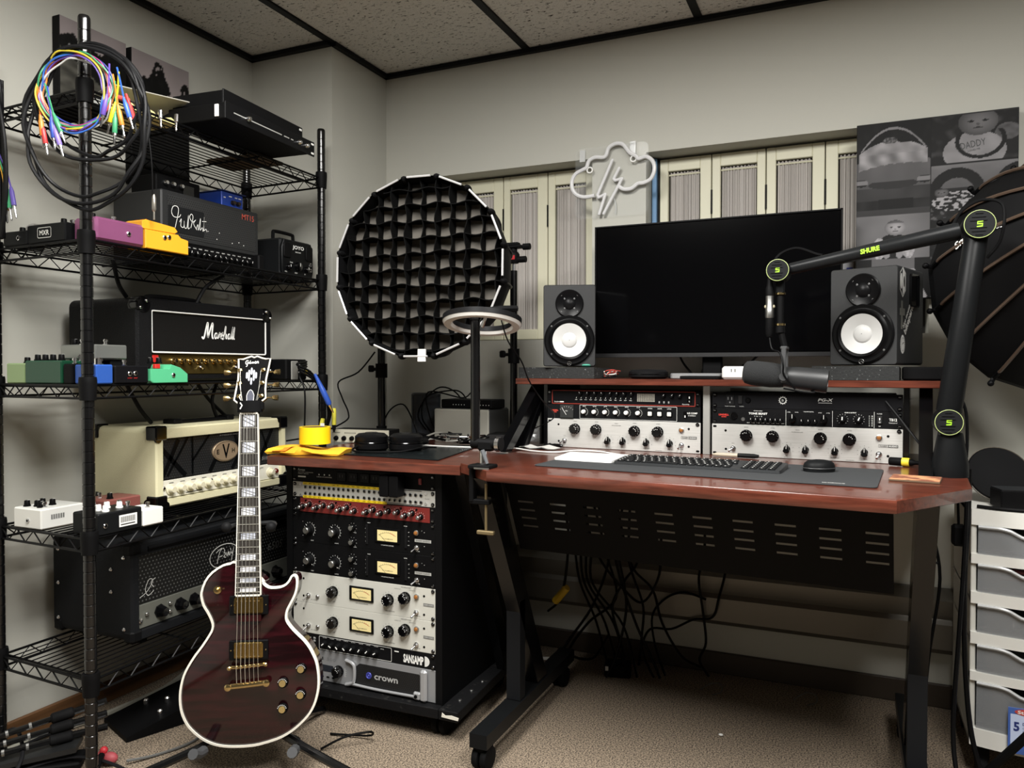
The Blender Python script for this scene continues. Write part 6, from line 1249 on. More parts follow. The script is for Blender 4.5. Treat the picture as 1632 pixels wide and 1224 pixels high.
b = hb(); b.plate([(x*.001, NZ+z*.001) for x, z in ((-8, 26), (8, 26), (9, 46), (5, 56), (0, 60), (-5, 56), (-9, 46))], -.0141, -.0128); b.m(1).ribbon([(x*.001, NZ+z*.001) for x, z in ((-8, 26), (-9, 46), (-5, 56), (0, 60), (5, 56), (9, 46), (8, 26))], .0013, y=-.0144, smooth=False); b.build('truss_cover', [mat('4a4c58', .4), WHT], gt)
pegs = [((-.0265 if s < 0 else .0255)*1, NZ+.043+.0335*k, s) for s in (-1, 1) for k in range(3)]
for x, z, s in pegs:
    x += .0012*s*((z-NZ)/.04)
    b = hb(); b.lathe([(.0055, 0), (.0055, .002), (.003, .003), (.003, .011), (.002, .012)], o=(x, -.013, z), ax=(0, -1, 0), n=12); b.build('string_post', GOLD, gt)
    b = hb(); b.cyl((x+s*.012, -.006, z-.003), (x+s*.030, -.006, z-.003), .002, n=8); b.lathe([(.003, 0), (.0065, .006), (.0075, .016), (.004, .017)], o=(x+s*.024, -.006, z-.003), ax=(s, 0, 0), n=8); b.build('tuner_button', GOLD, gt)
# hardware on the body
def pickup(zc, flip):
    b = MB(); b.box(-.047, .047, -.0125, -.004, zc-.0235, zc+.0235, .002); r_ = b.build('pickup_ring', mat('0d0d0e', .4), gt)
    b = MB(); b.box(-.0355, .0355, -.0165, -.005, zc-.0195, zc+.0195, .003); c = b.build('pickup_cover', mat('a98f56', .18, 1), r_)
    for k in range(6): MB().lathe([(.0026, 0), (.0026, .001), (.001, .0014)], o=(-.026+k*.0104, -.0165, zc+(.0125 if flip else -.0125)), ax=(0, -1, 0), n=8).build('pole_screw', GOLD, c)
    for x in (-.042, .042): MB().lathe([(.002, 0), (.0012, .001)], o=(x, -.0125, zc), ax=(0, -1, 0), n=8).build('ring_screw', GOLD, r_)
pickup((1190-967.5)*K, True); pickup((1190-1038)*K, False)
def bar(zc, w_, r_, tilt, name, y): 
    b = MB(); b.tube([(-w_, y, zc-tilt), (0, y-.002, zc), (w_, y, zc+tilt)], r_, 10, 4); o = b.build(name, GOLD, gt)
    for s in (-1, 1): MB().lathe([(r_*1.15, 0), (r_*1.15, .006), (r_*.6, .008)], o=(s*w_, y+.002-.004, zc+s*tilt), ax=(0, -1, 0), n=14).build('stud', GOLD, o)
    return o
br = bar((1190-1062)*K, .0435, .0042, .0035, 'bridge', -.014)
for k in range(6): MB().box(-.0035, .0035, -.021, -.015, -.004, .004, .001).build('saddle', GOLD, br, (-.026+k*.0104, 0, (1190-1062)*K+(-.026+k*.0104)*.08))
bar((1190-1091)*K, .046, .0072, .004, 'stop_tailpiece', -.015)
for x, z in ((783, 675), (680, 750), (780, 818), (678, 893)):
    X, Z = gz(x, z); b = MB(); b.lathe([(.0125, 0), (.0125, .006), (.0105, .012)], o=(X, -.005, Z), ax=(0, -1, 0), n=20); b.m(1).lathe([(.0085, .012), (.008, .0135), (.0, .0135)], o=(X, -.005, Z), ax=(0, -1, 0), n=18); b.m(2)
    for a in range(-70, 71, 20): b.ribbon([(X+.0098*math.sin(R(a)), Z+.0098*math.cos(R(a))), (X+.0118*math.sin(R(a)), Z+.0118*math.cos(R(a)))], .0014, y=-.0173, smooth=False)
    b.build('control_knob', [mat('0c0c0d', .3), mat('d9c48a', .25, .9), WHT], gt)
X, Z = gz(303, 222); b = MB(); b.lathe([(.010, 0), (.010, .0015), (.006, .002), (.005, .006)], o=(X, -.004, Z), ax=(0, -1, 0), n=16); b.cyl((X, -.009, Z), (X+.002, -.022, Z+.002), .0022, .0035, 8); b.build('toggle_switch', GOLD, gt)
MB().lathe([(.005, 0), (.004, .004), (.0065, .012), (.004, .014)], o=((345/3.557+260-396.5)*K, .02, .348), ax=(-.5, 0, .87), n=10).build('strap_button', GOLD, gt)
for k in range(6):
    xb = -.026+k*.0104; xn = -.0175+k*.007; p = pegs[2-k] if k < 3 else pegs[3+(k-3)]
    q = HT @ Vector((p[0], -.021, p[1]))
    b = MB(); b.tube([(xb, -.017, (1190-1091)*K), (xb, -.0215, BZ), (xn, -.0215, NZ+.002), tuple(q)], .0006 if k > 2 else .0009, 5, 1, smooth=False); b.build('string', mat('c8c6be', .25, .8), gt)
# fret wrap
fw = thing('fret_wrap', 'black strap with a white arrow mark wrapped around the guitar neck at the nut', 'strap', GL, 0, None, (R(-5.5), R(-1), GR))
b = MB(); b.loft([[(.031*math.cos(R(a))*(1.0), -.008+.020*math.sin(R(a)), z) for a in range(0, 360, 18)] for z in (NZ+.005, NZ+.008, NZ+.030, NZ+.033)], False); b.build('strap_band', mat('0c0c0d', .8), fw)
b = MB(); b.ribbon([(-.019, NZ+.028), (-.014, NZ+.021), (-.019, NZ+.012)], .003, y=-.0272, smooth=False); b.build('arrow_mark', WHT, fw); MB().box(.026, .034, -.016, .0, NZ+.008, NZ+.03, .003).build('buckle', BLKM, fw)
# stand
gs = thing('guitar_stand', 'black tubular guitar stand holding the red guitar', 'stand', (GL.x, GL.y, 0), GR)
MB().tube([(0, .075, .16), (-.01, .10, .4), (-.012, .118, .63)], .0095, 8).build('upright', POST, gs)
b = MB(); b.cyl((0, .075, .11), (0, .075, .2), .02, n=14); b.build('hub', BLKM, gs)
for p in ((-.36, -.10, .011), (.36, -.10, .011), (.10, .36, .011)):
    b = MB(); b.tube([(0, .07, .13), (p[0]*.35, .07+(p[1]-.07)*.35, .075), p], .0105, 8, 4); b.sph(p, .011, 8, 6); b.build('leg', POST, gs)
for s in (-1, 1):
    b = MB(); b.tube([(0, .065, .12), (s*.06, .062, .085), (s*.105, .050, .072), (s*.113, -.02, .078), (s*.116, -.04, .088)], .007, 8); c = b.build('cradle_arm', POST, gs)
    MB().tube([(s*.110, .0, .074), (s*.113, -.03, .080), (s*.116, -.052, .092)], .0125, 10, 3).build('rubber_tip', mat('3a3b3d', .7), c)
    b = MB(); b.tube([(0, .115, .605), (s*.03, .105, .608), (s*.048, .06, .612), (s*.052, .01, .616)], .0055, 8); c = b.build('neck_yoke_arm', mat('1f2022', .6), gs); MB().sph((s*.0535, .006, .617), .0125, 12, 8).build('rubber_ball', mat('151516', .6), c)

# ------------------------------------------------------------ pictures on the walls
def paint(name, w_, h_, nx, ny, fn, parent, loc, rot, rough=.5):
    vs = []; cols = []
    for j in range(ny+1):
        for i in range(nx+1):
            u, v = i/nx, j/ny; vs.append((u*w_, 0, v*h_)); g = fn(u, v); g = g if isinstance(g, tuple) else (g, g, g*1.0); cols.append(lin(g))
    fs = [(j*(nx+1)+i, j*(nx+1)+i+1, (j+1)*(nx+1)+i+1, (j+1)*(nx+1)+i) for j in range(ny) for i in range(nx)]
    me = bpy.data.meshes.new(name); me.from_pydata(vs, [], fs); me.materials.append(attr_mat(rough))
    a = me.color_attributes.new('Col', 'FLOAT_COLOR', 'POINT')
    a.data.foreach_set('color', [c for q in cols for c in q]); return put(name, me, parent, loc, rot)
def ns(x, y, s=1.0, o=0): return noise.noise(Vector((x*s+o, y*s-o*1.7, o*.37)))
def sm(a, b, x): t_ = max(0, min(1, (x-a)/(b-a))); return t_*t_*(3-2*t_)
def ell(u, v, cx, cy, rx, ry, soft=.15): return 1-sm(1-soft, 1+soft, math.hypot((u-cx)/rx, (v-cy)/ry))
def mixv(a, b, t_): return a+(b-a)*t_
def canvas_thing(name, label, loc, rz, w_, h_, d_=.03):
    t = thing(name, label, 'picture', loc, rz); MB().box(0, w_, .001, d_, 0, h_, .0015).build('canvas_frame', mat('141414', .7), t); return t
def forest(seed, treeline, big=None):
    def f(u, v):
        sky = mixv(.50, .64, 1-v)+.03*ns(u, v, 3, seed); g = (sky*1.04, sky*.97, sky*.97)
        top = treeline(u)+.05*ns(u, 0, 9, seed)+.03*ns(u, 0, 26, seed+3); k = 0
        if v < top: k = 1
        if big:
            for cx, base, tip, wd in big:
                if base < v < tip:
                    s = (tip-v)/(tip-base); hw_ = wd*(.25+.75*s**.8)*(.72+.5*abs(ns(v, cx, 16, seed)))
                    if abs(u-cx) < hw_ and ns(u, v, 26, seed+1) > -.32: k = 1
        if k: q = .045+.05*max(0, ns(u, v, 24, seed+5)); return (q, q, q*1.02)
        return g
    return f
def scene_a(u, v):
    g = forest(2.3, lambda u: .74+.13*math.exp(-((u-.16)/.16)**2)+.06*math.exp(-((u-.8)/.25)**2))(u, v)
    gr = .68-.45*u
    if v < gr: q = .33+.12*ns(u, v*3, 7, 4); q *= .8 if u < .6 else .5; return (q*1.02, q, q*.92)
    if abs(u-.13) < .008 and v < .75: return .5
    return g
t = canvas_thing('wall_picture', 'small landscape picture with a road and dark trees, nearer the camera on the left wall', (WX+.032, 1.452, 1.715), R(90), .214, .268); paint('print', .212, .266, 46, 56, scene_a, t, (.001, -.0003, .001), (0, 0, 0))
t = canvas_thing('wall_picture', 'landscape picture with one tall pine tree, nearer the corner on the left wall', (WX+.032, 1.684, 1.57), R(90), .222, .412); paint('print', .22, .41, 46, 84, forest(5.1, lambda u: .77+.035*math.sin(u*7), ((.45, .72, .965, .26), (.93, .7, .885, .16))), t, (.001, -.0003, .001), (0, 0, 0))
# big photo canvas on the back wall: monochrome collage
def face(u, v, cx, cy, r_, base=.42):
    g = None; e = math.hypot((u-cx)/r_, (v-cy)/(r_*1.2))
    if e < 1:
        g = base*(1-.28*e*e)+.05*((u-cx)/r_*.4+.2)
        for s in (-1, 1):
            if math.hypot((u-cx-s*.36*r_)/(.16*r_), (v-cy-.08*r_)/(.09*r_)) < 1: g *= .35
        if math.hypot((u-cx)/(.11*r_), (v-cy+.22*r_)/(.1*r_)) < 1: g *= .8
        if math.hypot((u-cx)/(.24*r_), (v-cy+.52*r_)/(.07*r_)) < 1: g *= .55
        if v-cy > .75*r_: g *= .75
    return g
def p_car(u, v):
    g = .16+.04*ns(u, v, 6)
    if v > .55: g = .13+.03*ns(u, v, 9, 2)
    roof = .93-1.2*(u-.5)**2
    if abs(v-roof) < .012 and v > .7: g = .42
    hood = .30 < v < .72-.3*abs(u-.5)
    if hood: g = .30+.10*(v-.3)+.02*ns(u, v, 4, 1)
    edge = .545+.009*abs(math.sin(u*24))-.18*(u-.62)**2
    bl = .80-.55*(u-.5)**2
    if edge < v < bl and .03 < u < .97: g = .44+.10*ns(u*1.4, v*2.2, 5, 8)+.03*math.sin(u*23+v*19)*(v < .66)
    if ell(u, v, .46, .80, .10, .035) > .5: g = .30+.2*ns(u, v, 40, 3)
    if ell(u, v, .66, .795, .10, .03) > .5: g = .07
    if .16 < v < .30: g = .24-.05*abs(u-.5)+.03*ns(u, v, 5, 6)
    for cx in (.06, .93):
        if ell(u, v, cx, .36, .10, .04) > .4: g = .40 if abs(v-.365) < .02 else .15
    if ell(u, v, .5, .33, .34, .05) > .5 and v < .36: g = .20
    if .06 < v < .17 and .30 < u < .78: g = .08+.02*ns(u, v, 20)
    if v < .06: g = .22+.1*v
    return g
def p_baby(u, v):
    g = .40-.10*abs(u-.5)+.02*ns(u, v, 4, 9)
    if ell(u, v, .52, .22, .24, .34) > .4: g = .13+.03*ns(u, v, 9, 2)
    for cx in (.32, .72):
        if ell(u, v, cx, .24, .085, .24) > .4: g = .50+.10*ns(u, v, 26, 5)
    for cx in (.42, .60):
        if ell(u, v, cx, .10, .05, .09) > .5: g = .44
    f = face(u, v, .54, .70, .145, .50)
    return f if f is not None else g
def p_low(u, v):
    g = .13
    if u > .80: g = .09
    if .22 < u < .80 and v > .72: g = .33
    if .22 < u < .82 and .25 < v < .72: g = .5 if ns(u, v, 16, 3) > -.02 else .16
    if u > .70 and v < .45 and abs(u-.86+.3*(v-.1)) < .10: g = .52 if ns(u, v, 15, 1) > -.2 else .2
    f = face(u, v, .34, .45, .11, .40)
    return f if f is not None else g
def p_bib(u, v):
    g = .14+.16*max(0, ns(u*1.2, v, 6, 11))
    if ell(u, v, .88, .55, .14, .17) > .4: g = .30+.06*ns(u, v, 12)
    if ell(u, v, .50, .20, .36, .40) > .4: g = .44+.05*ns(u, v, 5, 3)
    if abs(math.hypot((u-.57)/.27, (v-.42)/.34)-1) < .10 and v < .62: g = .10
    f = face(u, v, .54, .80, .23, .36)
    if f is not None and v > .44: g = f
    if v > .97: g = .2
    return g
def p_tire(u, v):
    g = .38-.15*(1-v)+.02*ns(u, v, 5)
    if v < .30: g = .28
    d = math.hypot((u-.30)/.34, (v-.35)/.58)
    if .62 < d < 1.0: g = .07+.02*ns(u, v, 30)
    if d < .62 and v < .5: g = .17
    d2 = math.hypot((u-1.02)/.28, (v-.45)/.5)
    if d2 < 1: g = .10 if d2 > .78 else .22+.12*math.sin(math.atan2(v-.45, u-1.02)*10)
    if ell(u, v, .33, .20, .32, .22) > .4: g = .5 if ns(u, v, 22, 6) > 0.0 else .14
    f = face(u, v, .12, .40, .085, .34)
    return f if f is not None else g
def p_dark(u, v): return .10+.20*max(0, ns(u, v*2, 6, 21))+.12*(ns(u, v*2, 14, 4) > .28)
def collage(u, v):
    if u < .472:
        a = u/.472
        if v > .475: return p_car(a, (v-.475)/.525)
        if v > .225: return p_baby(a, (v-.225)/.25)
        return p_low(a, v/.225)
    if u < .482: return .05
    a = (u-.482)/.518
    if v > .735: return p_bib(a, (v-.735)/.265)
    if v > .725: return .06
    if v > .475: return p_tire(a, (v-.475)/.25)
    return p_dark(a, v/.475)
cv = canvas_thing('photo_canvas', 'large black and white photo collage canvas on the back wall right of the screen', (.001, WY-.041, 1.208), 0, .412, .522, .04)
def shade(u, v): g = max(.04, (collage(u, v)-.28)*1.35+.25); return (g*1.0, g*.985, g*1.0)
paint('photo_print', .410, .520, 170, 210, shade, cv, (.001, -.0004, .001), (0, 0, 0), .6)
q = MB(); q.text('DADDY', 0, 0, .019, y=0, w=.062); q.text('LOVES ME', .016, -.010, .005, y=0, w=.03); q.build('lettering', mat('2a2a2b', .6), cv, (.272, -.0012, .418), (0, R(-8), 0), smooth=0)
t = thing('small_photo', 'small colour photo pinned to the wall left of the photo collage', 'picture', (-.036, WY+.082, 1.265)); MB().box(0, .03, .001, .004, 0, .08).build('photo_paper', WHT, t)
paint('photo_print', .028, .076, 8, 16, lambda u, v: (.12, .2, .62) if .45 < v < .75 and u > .3 else ((.72, .66, .62) if v < .45 else (.8, .8, .82)), t, (.001, 0, .002), (0, 0, 0))
# ------------------------------------------------------------ neon cloud sign
ny = WY-.016
ng = thing('cloud_sign', 'unlit white cloud and lightning bolt neon sign on a clear plate between the windows', 'sign', (-.765, ny, 1.655))
def nz(x, y): return ((x/5.63+840-985)*.00229, -(y/5.63+230-305)*.00229-.0)
TUBE = mat('d9d9da', .3)
cl = [nz(*p) for p in ((665, 555), (575, 560), (505, 535), (465, 480), (462, 410), (495, 355), (560, 325), (592, 310), (615, 255), (670, 232), (735, 240), (765, 225), (790, 165), (850, 138), (910, 150), (950, 200), (975, 230), (1025, 262), (1045, 285), (1110, 275), (1165, 320), (1178, 390), (1150, 460), (1090, 488), (1040, 490), (985, 525), (920, 525), (880, 500))]
MB().tube([(x, -.004, z) for x, z in cl], .0070, 8, 4).build('cloud_tube', TUBE, ng)
for pts in (((820, 272), (690, 555), (700, 575), (760, 552), (705, 715)), ((880, 345), (832, 430), (845, 445), (905, 435), (745, 715))):
    b = MB(); Q_ = [(nz(*p)[0], -.004, nz(*p)[1]) for p in pts]
    for p, q in zip(Q_, Q_[1:]): b.cyl(p, q, .0054, n=8)
    for p in Q_: b.sph(p, .0054, 8, 6)
    b.build('bolt_tube', TUBE, ng)
MB().plate(rrect(-.135, .125, -.13, .115, .02), .003, .006).build('clear_plate', mat('dfe3e4', .08, alpha=.05, spec=.6), ng)
for p in ((620, 335), (1000, 280)):
    x, z = nz(*p); b = MB(); b.torus((x, -.003, z), (0, 1, 0), .0095, .0028, 18, 6); o = b.build('hook_eye', WHT, ng); MB().cyl((x, -.006, z+.002), (x, .012, z+.014), .0014, n=6).build('nail', STEEL, o)
MB().tube([(.0, .002, -.05), (.012, .003, -.09), (.011, .004, -.12)], .0012, 5).build('lead', mat('bfc3c4', .3), ng)
for x, z in ((-.12, .09), (.06, .10)): MB().box(x, x+.02, .006, .0075, z-.02, z+.02).build('mounting_tab', mat('e4e6e6', .15, alpha=.6), ng)
# ------------------------------------------------------------ cable hanks on the rack posts
def ringpts_(c, rx, rz_, tilt, n=16, ph=0, wob=.004, depth=.02):
    P = []
    for k in range(n):
        a = 6.28318*k/n+ph; x = rx*math.cos(a); z = rz_*math.sin(a)+tilt*x
        P.append((c[0]+x*.91+wob*ns(k*.9, ph, 1.3, 3)*2, c[1]+x*.40+depth*ns(k*.6, ph, 1.1, 7), c[2]+z+wob*ns(k*.7, ph, 1.7, 5)*2))
    return P
PC = (P1.x+.058, P1.y-.029, 0)      # just in front of the near post
for k, (dx, cz2, rx, rz2, r_) in enumerate(((0.0, 1.60, .112, .122, .0042), (.006, 1.592, .118, .130, .0042), (-.004, 1.55, .128, .165, .004), (.006, 1.535, .136, .178, .0042), (.0, 1.54, .140, .172, .0042))):
    o = MB().tube(ringpts_((PC[0]+dx, PC[1]-.004*k, cz2), rx, rz2, .03*(k-2)*.3, 16, k*1.3), r_, 7, 4, True).build('coiled_cable', mat('141415', .4)); tag(o, ('innermost', 'second', 'third', 'longest', 'outermost')[k]+' black cable loop of the hank hanging on the near rack post', 'cable', 'cable loops on the near rack post')
PCOL = [('2e3f9c', 'blue'), ('a63a78', 'magenta'), ('3f9a6a', 'green'), ('d8c23a', 'yellow'), ('d8862e', 'orange'), ('c43a3a', 'red'), ('6a4fb0', 'violet'), ('2f62b8', 'light blue'), ('d0d0cc', 'white')]
for k, (c, nm) in enumerate(PCOL):
    c = ''.join('%02x' % int(int(c[q:q+2], 16)*.84) for q in (0, 2, 4))
    o = MB().tube(ringpts_((PC[0]-.022+.003*(k % 3), PC[1]-.020-.003*(k % 4), 1.622-.002*k), .080-.0012*k+.002*(k % 3), .080+.002*(k % 4), 0, 16, k*.8, .003, .012), .0021, 6, 4, True).build('patch_cable', mat(c, .4)); tag(o, nm+' thin patch cable loop inside the black hank on the near rack post', 'cable', 'patch cables on the near rack post')
def jackplug(label, x, z, dx, dz, c, y=None, L=.034):
    """x, z: place on the plane in front of the near post (x runs to the right)"""
    p = Vector((PC[0]+x*.91, (PC[1] if y is None else y)+x*.40-.022, z)); d = Vector((dx*.91, dx*.40, dz)).normalized()
    t = thing('patch_plug', label, 'plug', p, 0, 'patch plugs hanging on the rack'); c = ''.join('%02x' % int(int(c[q:q+2], 16)*.86) for q in (0, 2, 4))
    MB().lathe([(.0026, -.012), (.0042, 0), (.0056, .004), (.0056, L), (.005, L+.001)], ax=d, n=10).build('plug_sleeve', mat(c, .45), t)
    MB().lathe([(.0042, L), (.0042, L+.006), (.0024, L+.008), (.0024, L+.024), (.0014, L+.027)], ax=d, n=8).build('plug_tip', CHR, t)
    MB().tube([d*-.01, d*-.03+Vector((0, 0, .01)), d*-.05+Vector((-.004, 0, .03))], .0019, 5, 3).build('cable_tail', mat(c, .45), t)
G = '3f9a6a'
for a in ((-.092, 1.550, .10, -1, 'd8862e', 'orange patch plug at the upper left of the hank'), (-.088, 1.532, .18, -1, 'c43a3a', 'red patch plug at the left of the hank'), (-.068, 1.545, .12, -1, '2e4fb0', 'blue patch plug left of the post'), (-.060, 1.555, .42, -1, G, 'green patch plug just left of the post'), (-.060, 1.528, .3, -1, '8f7ad0', 'pale violet patch plug left of the post'),
          (.054, 1.595, -.22, -1, '6a4fb0', 'violet patch plug just right of the post'), (.072, 1.578, -.28, -1, 'e0c81e', 'yellow patch plug right of the post'), (.074, 1.556, -.05, -1, G, 'green patch plug low at the right of the post'), (.082, 1.572, .2, -1, 'd8862e', 'orange patch plug right of the yellow plug'), (.096, 1.588, .3, -1, '2e62c0', 'bright blue patch plug at the far right of the hank')): jackplug(a[5], a[0], a[1], a[2], a[3], a[4])
p = Vector((-1.625, 1.345, 1.648))
t = thing('patch_plug', 'red patch plug hanging over the front edge of the top shelf', 'plug', (-1.607, 1.335, 1.635), 0, 'patch plugs hanging on the rack'); d = Vector((.02, .35, -1)).normalized()
MB().lathe([(.003, -.03), (.0045, -.012), (.0068, .0), (.0068, .032)], ax=d, n=10).build('plug_sleeve', mat('c43a3a', .45), t); MB().lathe([(.0042, .032), (.003, .04), (.003, .058), (.0014, .062)], ax=d, n=8).build('plug_tip', CHR, t)
t = thing('patch_plug', 'red patch plug lying flat on the top shelf behind the hank', 'plug', (-1.63, 1.318, 1.656), R(80), 'patch plugs hanging on the rack'); MB().lathe([(.003, -.02), (.0065, 0), (.0065, .03)], ax=(1, 0, 0), n=10).build('plug_sleeve', mat('b8473f', .45), t); MB().lathe([(.004, .03), (.003, .036), (.003, .06), (.0014, .064)], ax=(1, 0, 0), n=8).build('plug_tip', CHR, t)
for k, (y, dz) in enumerate(((1.36, -.005), (1.41, -.03), (1.46, -.012))):
    t = thing('jack_plug', ('near', 'middle', 'far')[k]+' one of three chrome jack plugs dangling at the front edge of the top shelf', 'plug', (-1.612, y+.02, 1.645+dz*.3), 0, None); d = Vector((.1, -.1*k+.05, -1)).normalized(); MB().lathe([(.0055, -.02), (.0055, .0), (.003, .002), (.003, .022), (.0015, .026)], ax=d, n=8).build('plug_body', CHR, t)
t = thing('dangling_cable', 'thin black cable ending in a silver plug above the orange pedal', 'cable', (-1.603, 1.40, 1.40)); MB().tube([(-.005, -.02, .25), (.004, -.01, .12), (0, -.004, .035)], .0016, 6).build('lead', BLK, t); MB().lathe([(.0028, .036), (.005, .028), (.0055, 0), (.004, -.004), (.0022, -.006), (.0022, -.026)], ax=(0, 0, 1), n=10).build('plug_body', mat('a8a49a', .3, .8), t)
for k in range(4):
    o = MB().tube([(P0.x+.082+.012*k*s_, P0.y-.03-.006*k, z) for s_, z in ((0, 1.70), (.3, 1.66), (1, 1.55), (1.1, 1.42), (.5, 1.32), (-.2, 1.36), (-.3, 1.5), (-.2, 1.66), (0, 1.70))], .0045, 7, 4).build('coiled_cable', mat('141415', .4)); tag(o, ('first', 'second', 'third', 'fourth')[k]+' black cable loop hanging at the far left rack post, counted from the wall', 'cable', 'cable loops on the far rack post')
for k, (c, nm, dx) in enumerate((('5a4a9c', 'purple', .085), (G, 'green', .072), ('c9952e', 'ochre', .062))):
    t = thing('patch_plug', nm+' patch plug hanging at the far left rack post', 'plug', (P0.x+dx+.045, P0.y-.04, 1.425-.004*k), 0, 'patch plugs hanging on the rack'); d = Vector((.25-.08*k, .0, -1)).normalized()
    MB().tube([d*-.12+Vector((-.03, 0, 0)), d*-.06+Vector((-.008, 0, 0)), d*-.01], .002, 5, 3).build('cable_tail', mat(c, .45), t); MB().lathe([(.003, -.012), (.0055, .0), (.0055, .035)], ax=d, n=10).build('plug_sleeve', mat(c, .45), t); MB().lathe([(.004, .035), (.0025, .04), (.0025, .062), (.0014, .066)], ax=d, n=8).build('plug_tip', CHR, t)
# back-of-amp cables seen between the shelves
for k, (pts) in enumerate(([(-1.80, 1.44, 1.29), (-1.80, 1.455, 1.23), (-1.80, 1.48, 1.195)], [(-1.80, 1.83, 1.29), (-1.80, 1.76, 1.25), (-1.80, 1.72, 1.195)], [(-1.85, 1.52, .955), (-1.85, 1.56, .89), (-1.85, 1.6, .845)], [(-1.85, 1.85, .955), (-1.85, 1.83, .90), (-1.85, 1.85, .845)], [(-1.88, 1.80, .955), (-1.88, 1.85, .90), (-1.88, 1.92, .845)], [(-1.9, 2.06, .955), (-1.9, 2.04, .9), (-1.9, 2.05, .85)])):
    cable('amplifier_cable', ('power cable dropping to the gold-panel amplifier, near the camera', 'curved power cable dropping to the gold-panel amplifier, near the corner', 'thin cable slanting down to the ivory amplifier, near the camera', 'thick cable dropping to the middle of the ivory amplifier', 'cable slanting across behind the thick one to the ivory amplifier', 'cable dropping to the far end of the ivory amplifier')[k], pts, .0055, BLK)
# loom box and blue snake at the far end of the middle shelf
t = thing('effects_unit', 'small grey and black effects box at the far end of the middle shelf', 'box', (-1.70, 2.00, SZ[3]+.003), E_); MB().box(0, .105, 0, .14, 0, .068, .004).build('enclosure', BLKM, t); MB().box(.022, .056, -.004, 0, .0, .062, .002).build('ribbed_block', mat('8d8c86', .5), t)
for k in range(6): MB().box(.024+k*.0055, .0255+k*.0055, -.0046, -.004, .004, .06).build('rib', mat('5f5e5a', .5), t)
b = MB()
for k in range(9): b.box(.062+(k % 3)*.011, .069+(k % 3)*.011, -.0006, 0, .022+(k//3)*.012, .027+(k//3)*.012)
b.build('printed_marks', PRT, t); MB().lathe([(.006, 0), (.006, .03)], o=(.08, 0, .025), ax=(.3, -1, 0), n=10).build('inserted_plug', BLK, t); MB().lathe([(.0075, .012), (.0075, .024)], o=(.08, 0, .025), ax=(.3, -1, 0), n=10).build('yellow_tape', YEL, t)
for k in range(3):
    cable('snake_cable', ('upper', 'middle', 'lower')[k]+' black cable arching from the effects box down behind the yellow tape roll', [(-1.69, 2.09, 1.025-.008*k), (-1.655+.006*k, 2.0, 1.015-.01*k), (-1.625+.006*k, 2.03, .99-.012*k), (-1.595+.006*k, 2.06, .93-.01*k), (-1.585+.005*k, 2.07, .86), (-1.60, 2.08, .815-.006*k)], .0042)
cable('thin_lead', 'thin black lead hanging straight from the effects box to the tape roll', [(-1.66, 2.02, .99), (-1.645, 2.0, .975), (-1.625, 2.0, .93), (-1.625, 2.0, .84), (-1.63, 2.0, .757)], .0028)
t = thing('blue_plug', 'long blue cable plug with silver tip hanging beside the rack post', 'plug', (-1.60, 2.02, .985)); d = Vector((.045, .035, -.125)).normalized()
MB().lathe([(.0045, -.0), (.007, .03), (.0085, .052), (.0095, .056), (.0095, .105), (.006, .112)], ax=d, n=12).build('plug_sleeve', mat('2a4fa8', .35), t); MB().lathe([(.0055, .112), (.004, .122), (.002, .14)], ax=d, n=8).build('plug_tip', CHR, t)
for k, (x, y, z, dx) in enumerate(((-1.585, 2.10, .86, .0), (-1.625, 2.09, .825, -.25))):
    t = thing('tagged_plug', ('right hand yellow taped cable plug above the silver mixer', 'left hand yellow taped cable plug beside the tape roll')[k], 'plug', (x, y, z)); d = Vector((dx, 0, -1)).normalized(); MB().lathe([(.0065, -.01), (.0075, 0), (.0075, .045), (.004, .05)], ax=d, n=10).build('yellow_tape', mat('d8d04a', .5), t); MB().lathe([(.0075, .045), (.006, .06), (.002, .07)], ax=d, n=8).build('plug_tip', BLKM, t)
# ------------------------------------------------------------ under the desk
UD = [[(-.66, 2.2, .62), (-.67, 2.3, .45), (-.66, 2.38, .25), (-.69, 2.38, .09), (-.72, 2.36, .012)], [(-.70, 2.2, .6), (-.69, 2.3, .44), (-.76, 2.36, .25), (-.84, 2.34, .12), (-.9, 2.3, .012)], [(-.72, 2.22, .6), (-.70, 2.3, .42), (-.70, 2.4, .26), (-.80, 2.42, .16), (-.86, 2.4, .06), (-.78, 2.4, .05), (-.72, 2.38, .14)],
      [(-.62, 2.2, .6), (-.68, 2.32, .42), (-.64, 2.4, .2), (-.58, 2.42, .06), (-.56, 2.42, .012)], [(-.60, 2.2, .6), (-.63, 2.32, .40), (-.58, 2.4, .30), (-.56, 2.45, .18), (-.50, 2.46, .08), (-.44, 2.47, .05)], [(-.57, 2.2, .6), (-.60, 2.3, .42), (-.66, 2.36, .33), (-.70, 2.36, .24), (-.68, 2.4, .1), (-.68, 2.4, .012)],
      [(-.64, 2.2, .6), (-.64, 2.35, .38), (-.61, 2.4, .24), (-.62, 2.42, .1), (-.58, 2.42, .012)], [(-.75, 2.2, .6), (-.73, 2.3, .42), (-.66, 2.36, .30), (-.60, 2.36, .27), (-.55, 2.36, .36), (-.53, 2.3, .5)]]
UD += [[(-.80, 2.2, .56), (-.82, 2.28, .45), (-.86, 2.33, .27), (-.92, 2.36, .2)]]+[[(-.80+.02*q, 2.2, .6), (-.80+.018*q, 2.28, .44), (-.795+.014*q, 2.32, .32), (-.76+.03*q, 2.38, .18), (-.72+.03*q, 2.4, .012)] for q in range(4)]
for pts in UD: cable('desk_cable', 'black cable in the tangle hanging below the slotted panel', pts, .0042, BLK, 'cables tangled under the studio desk')
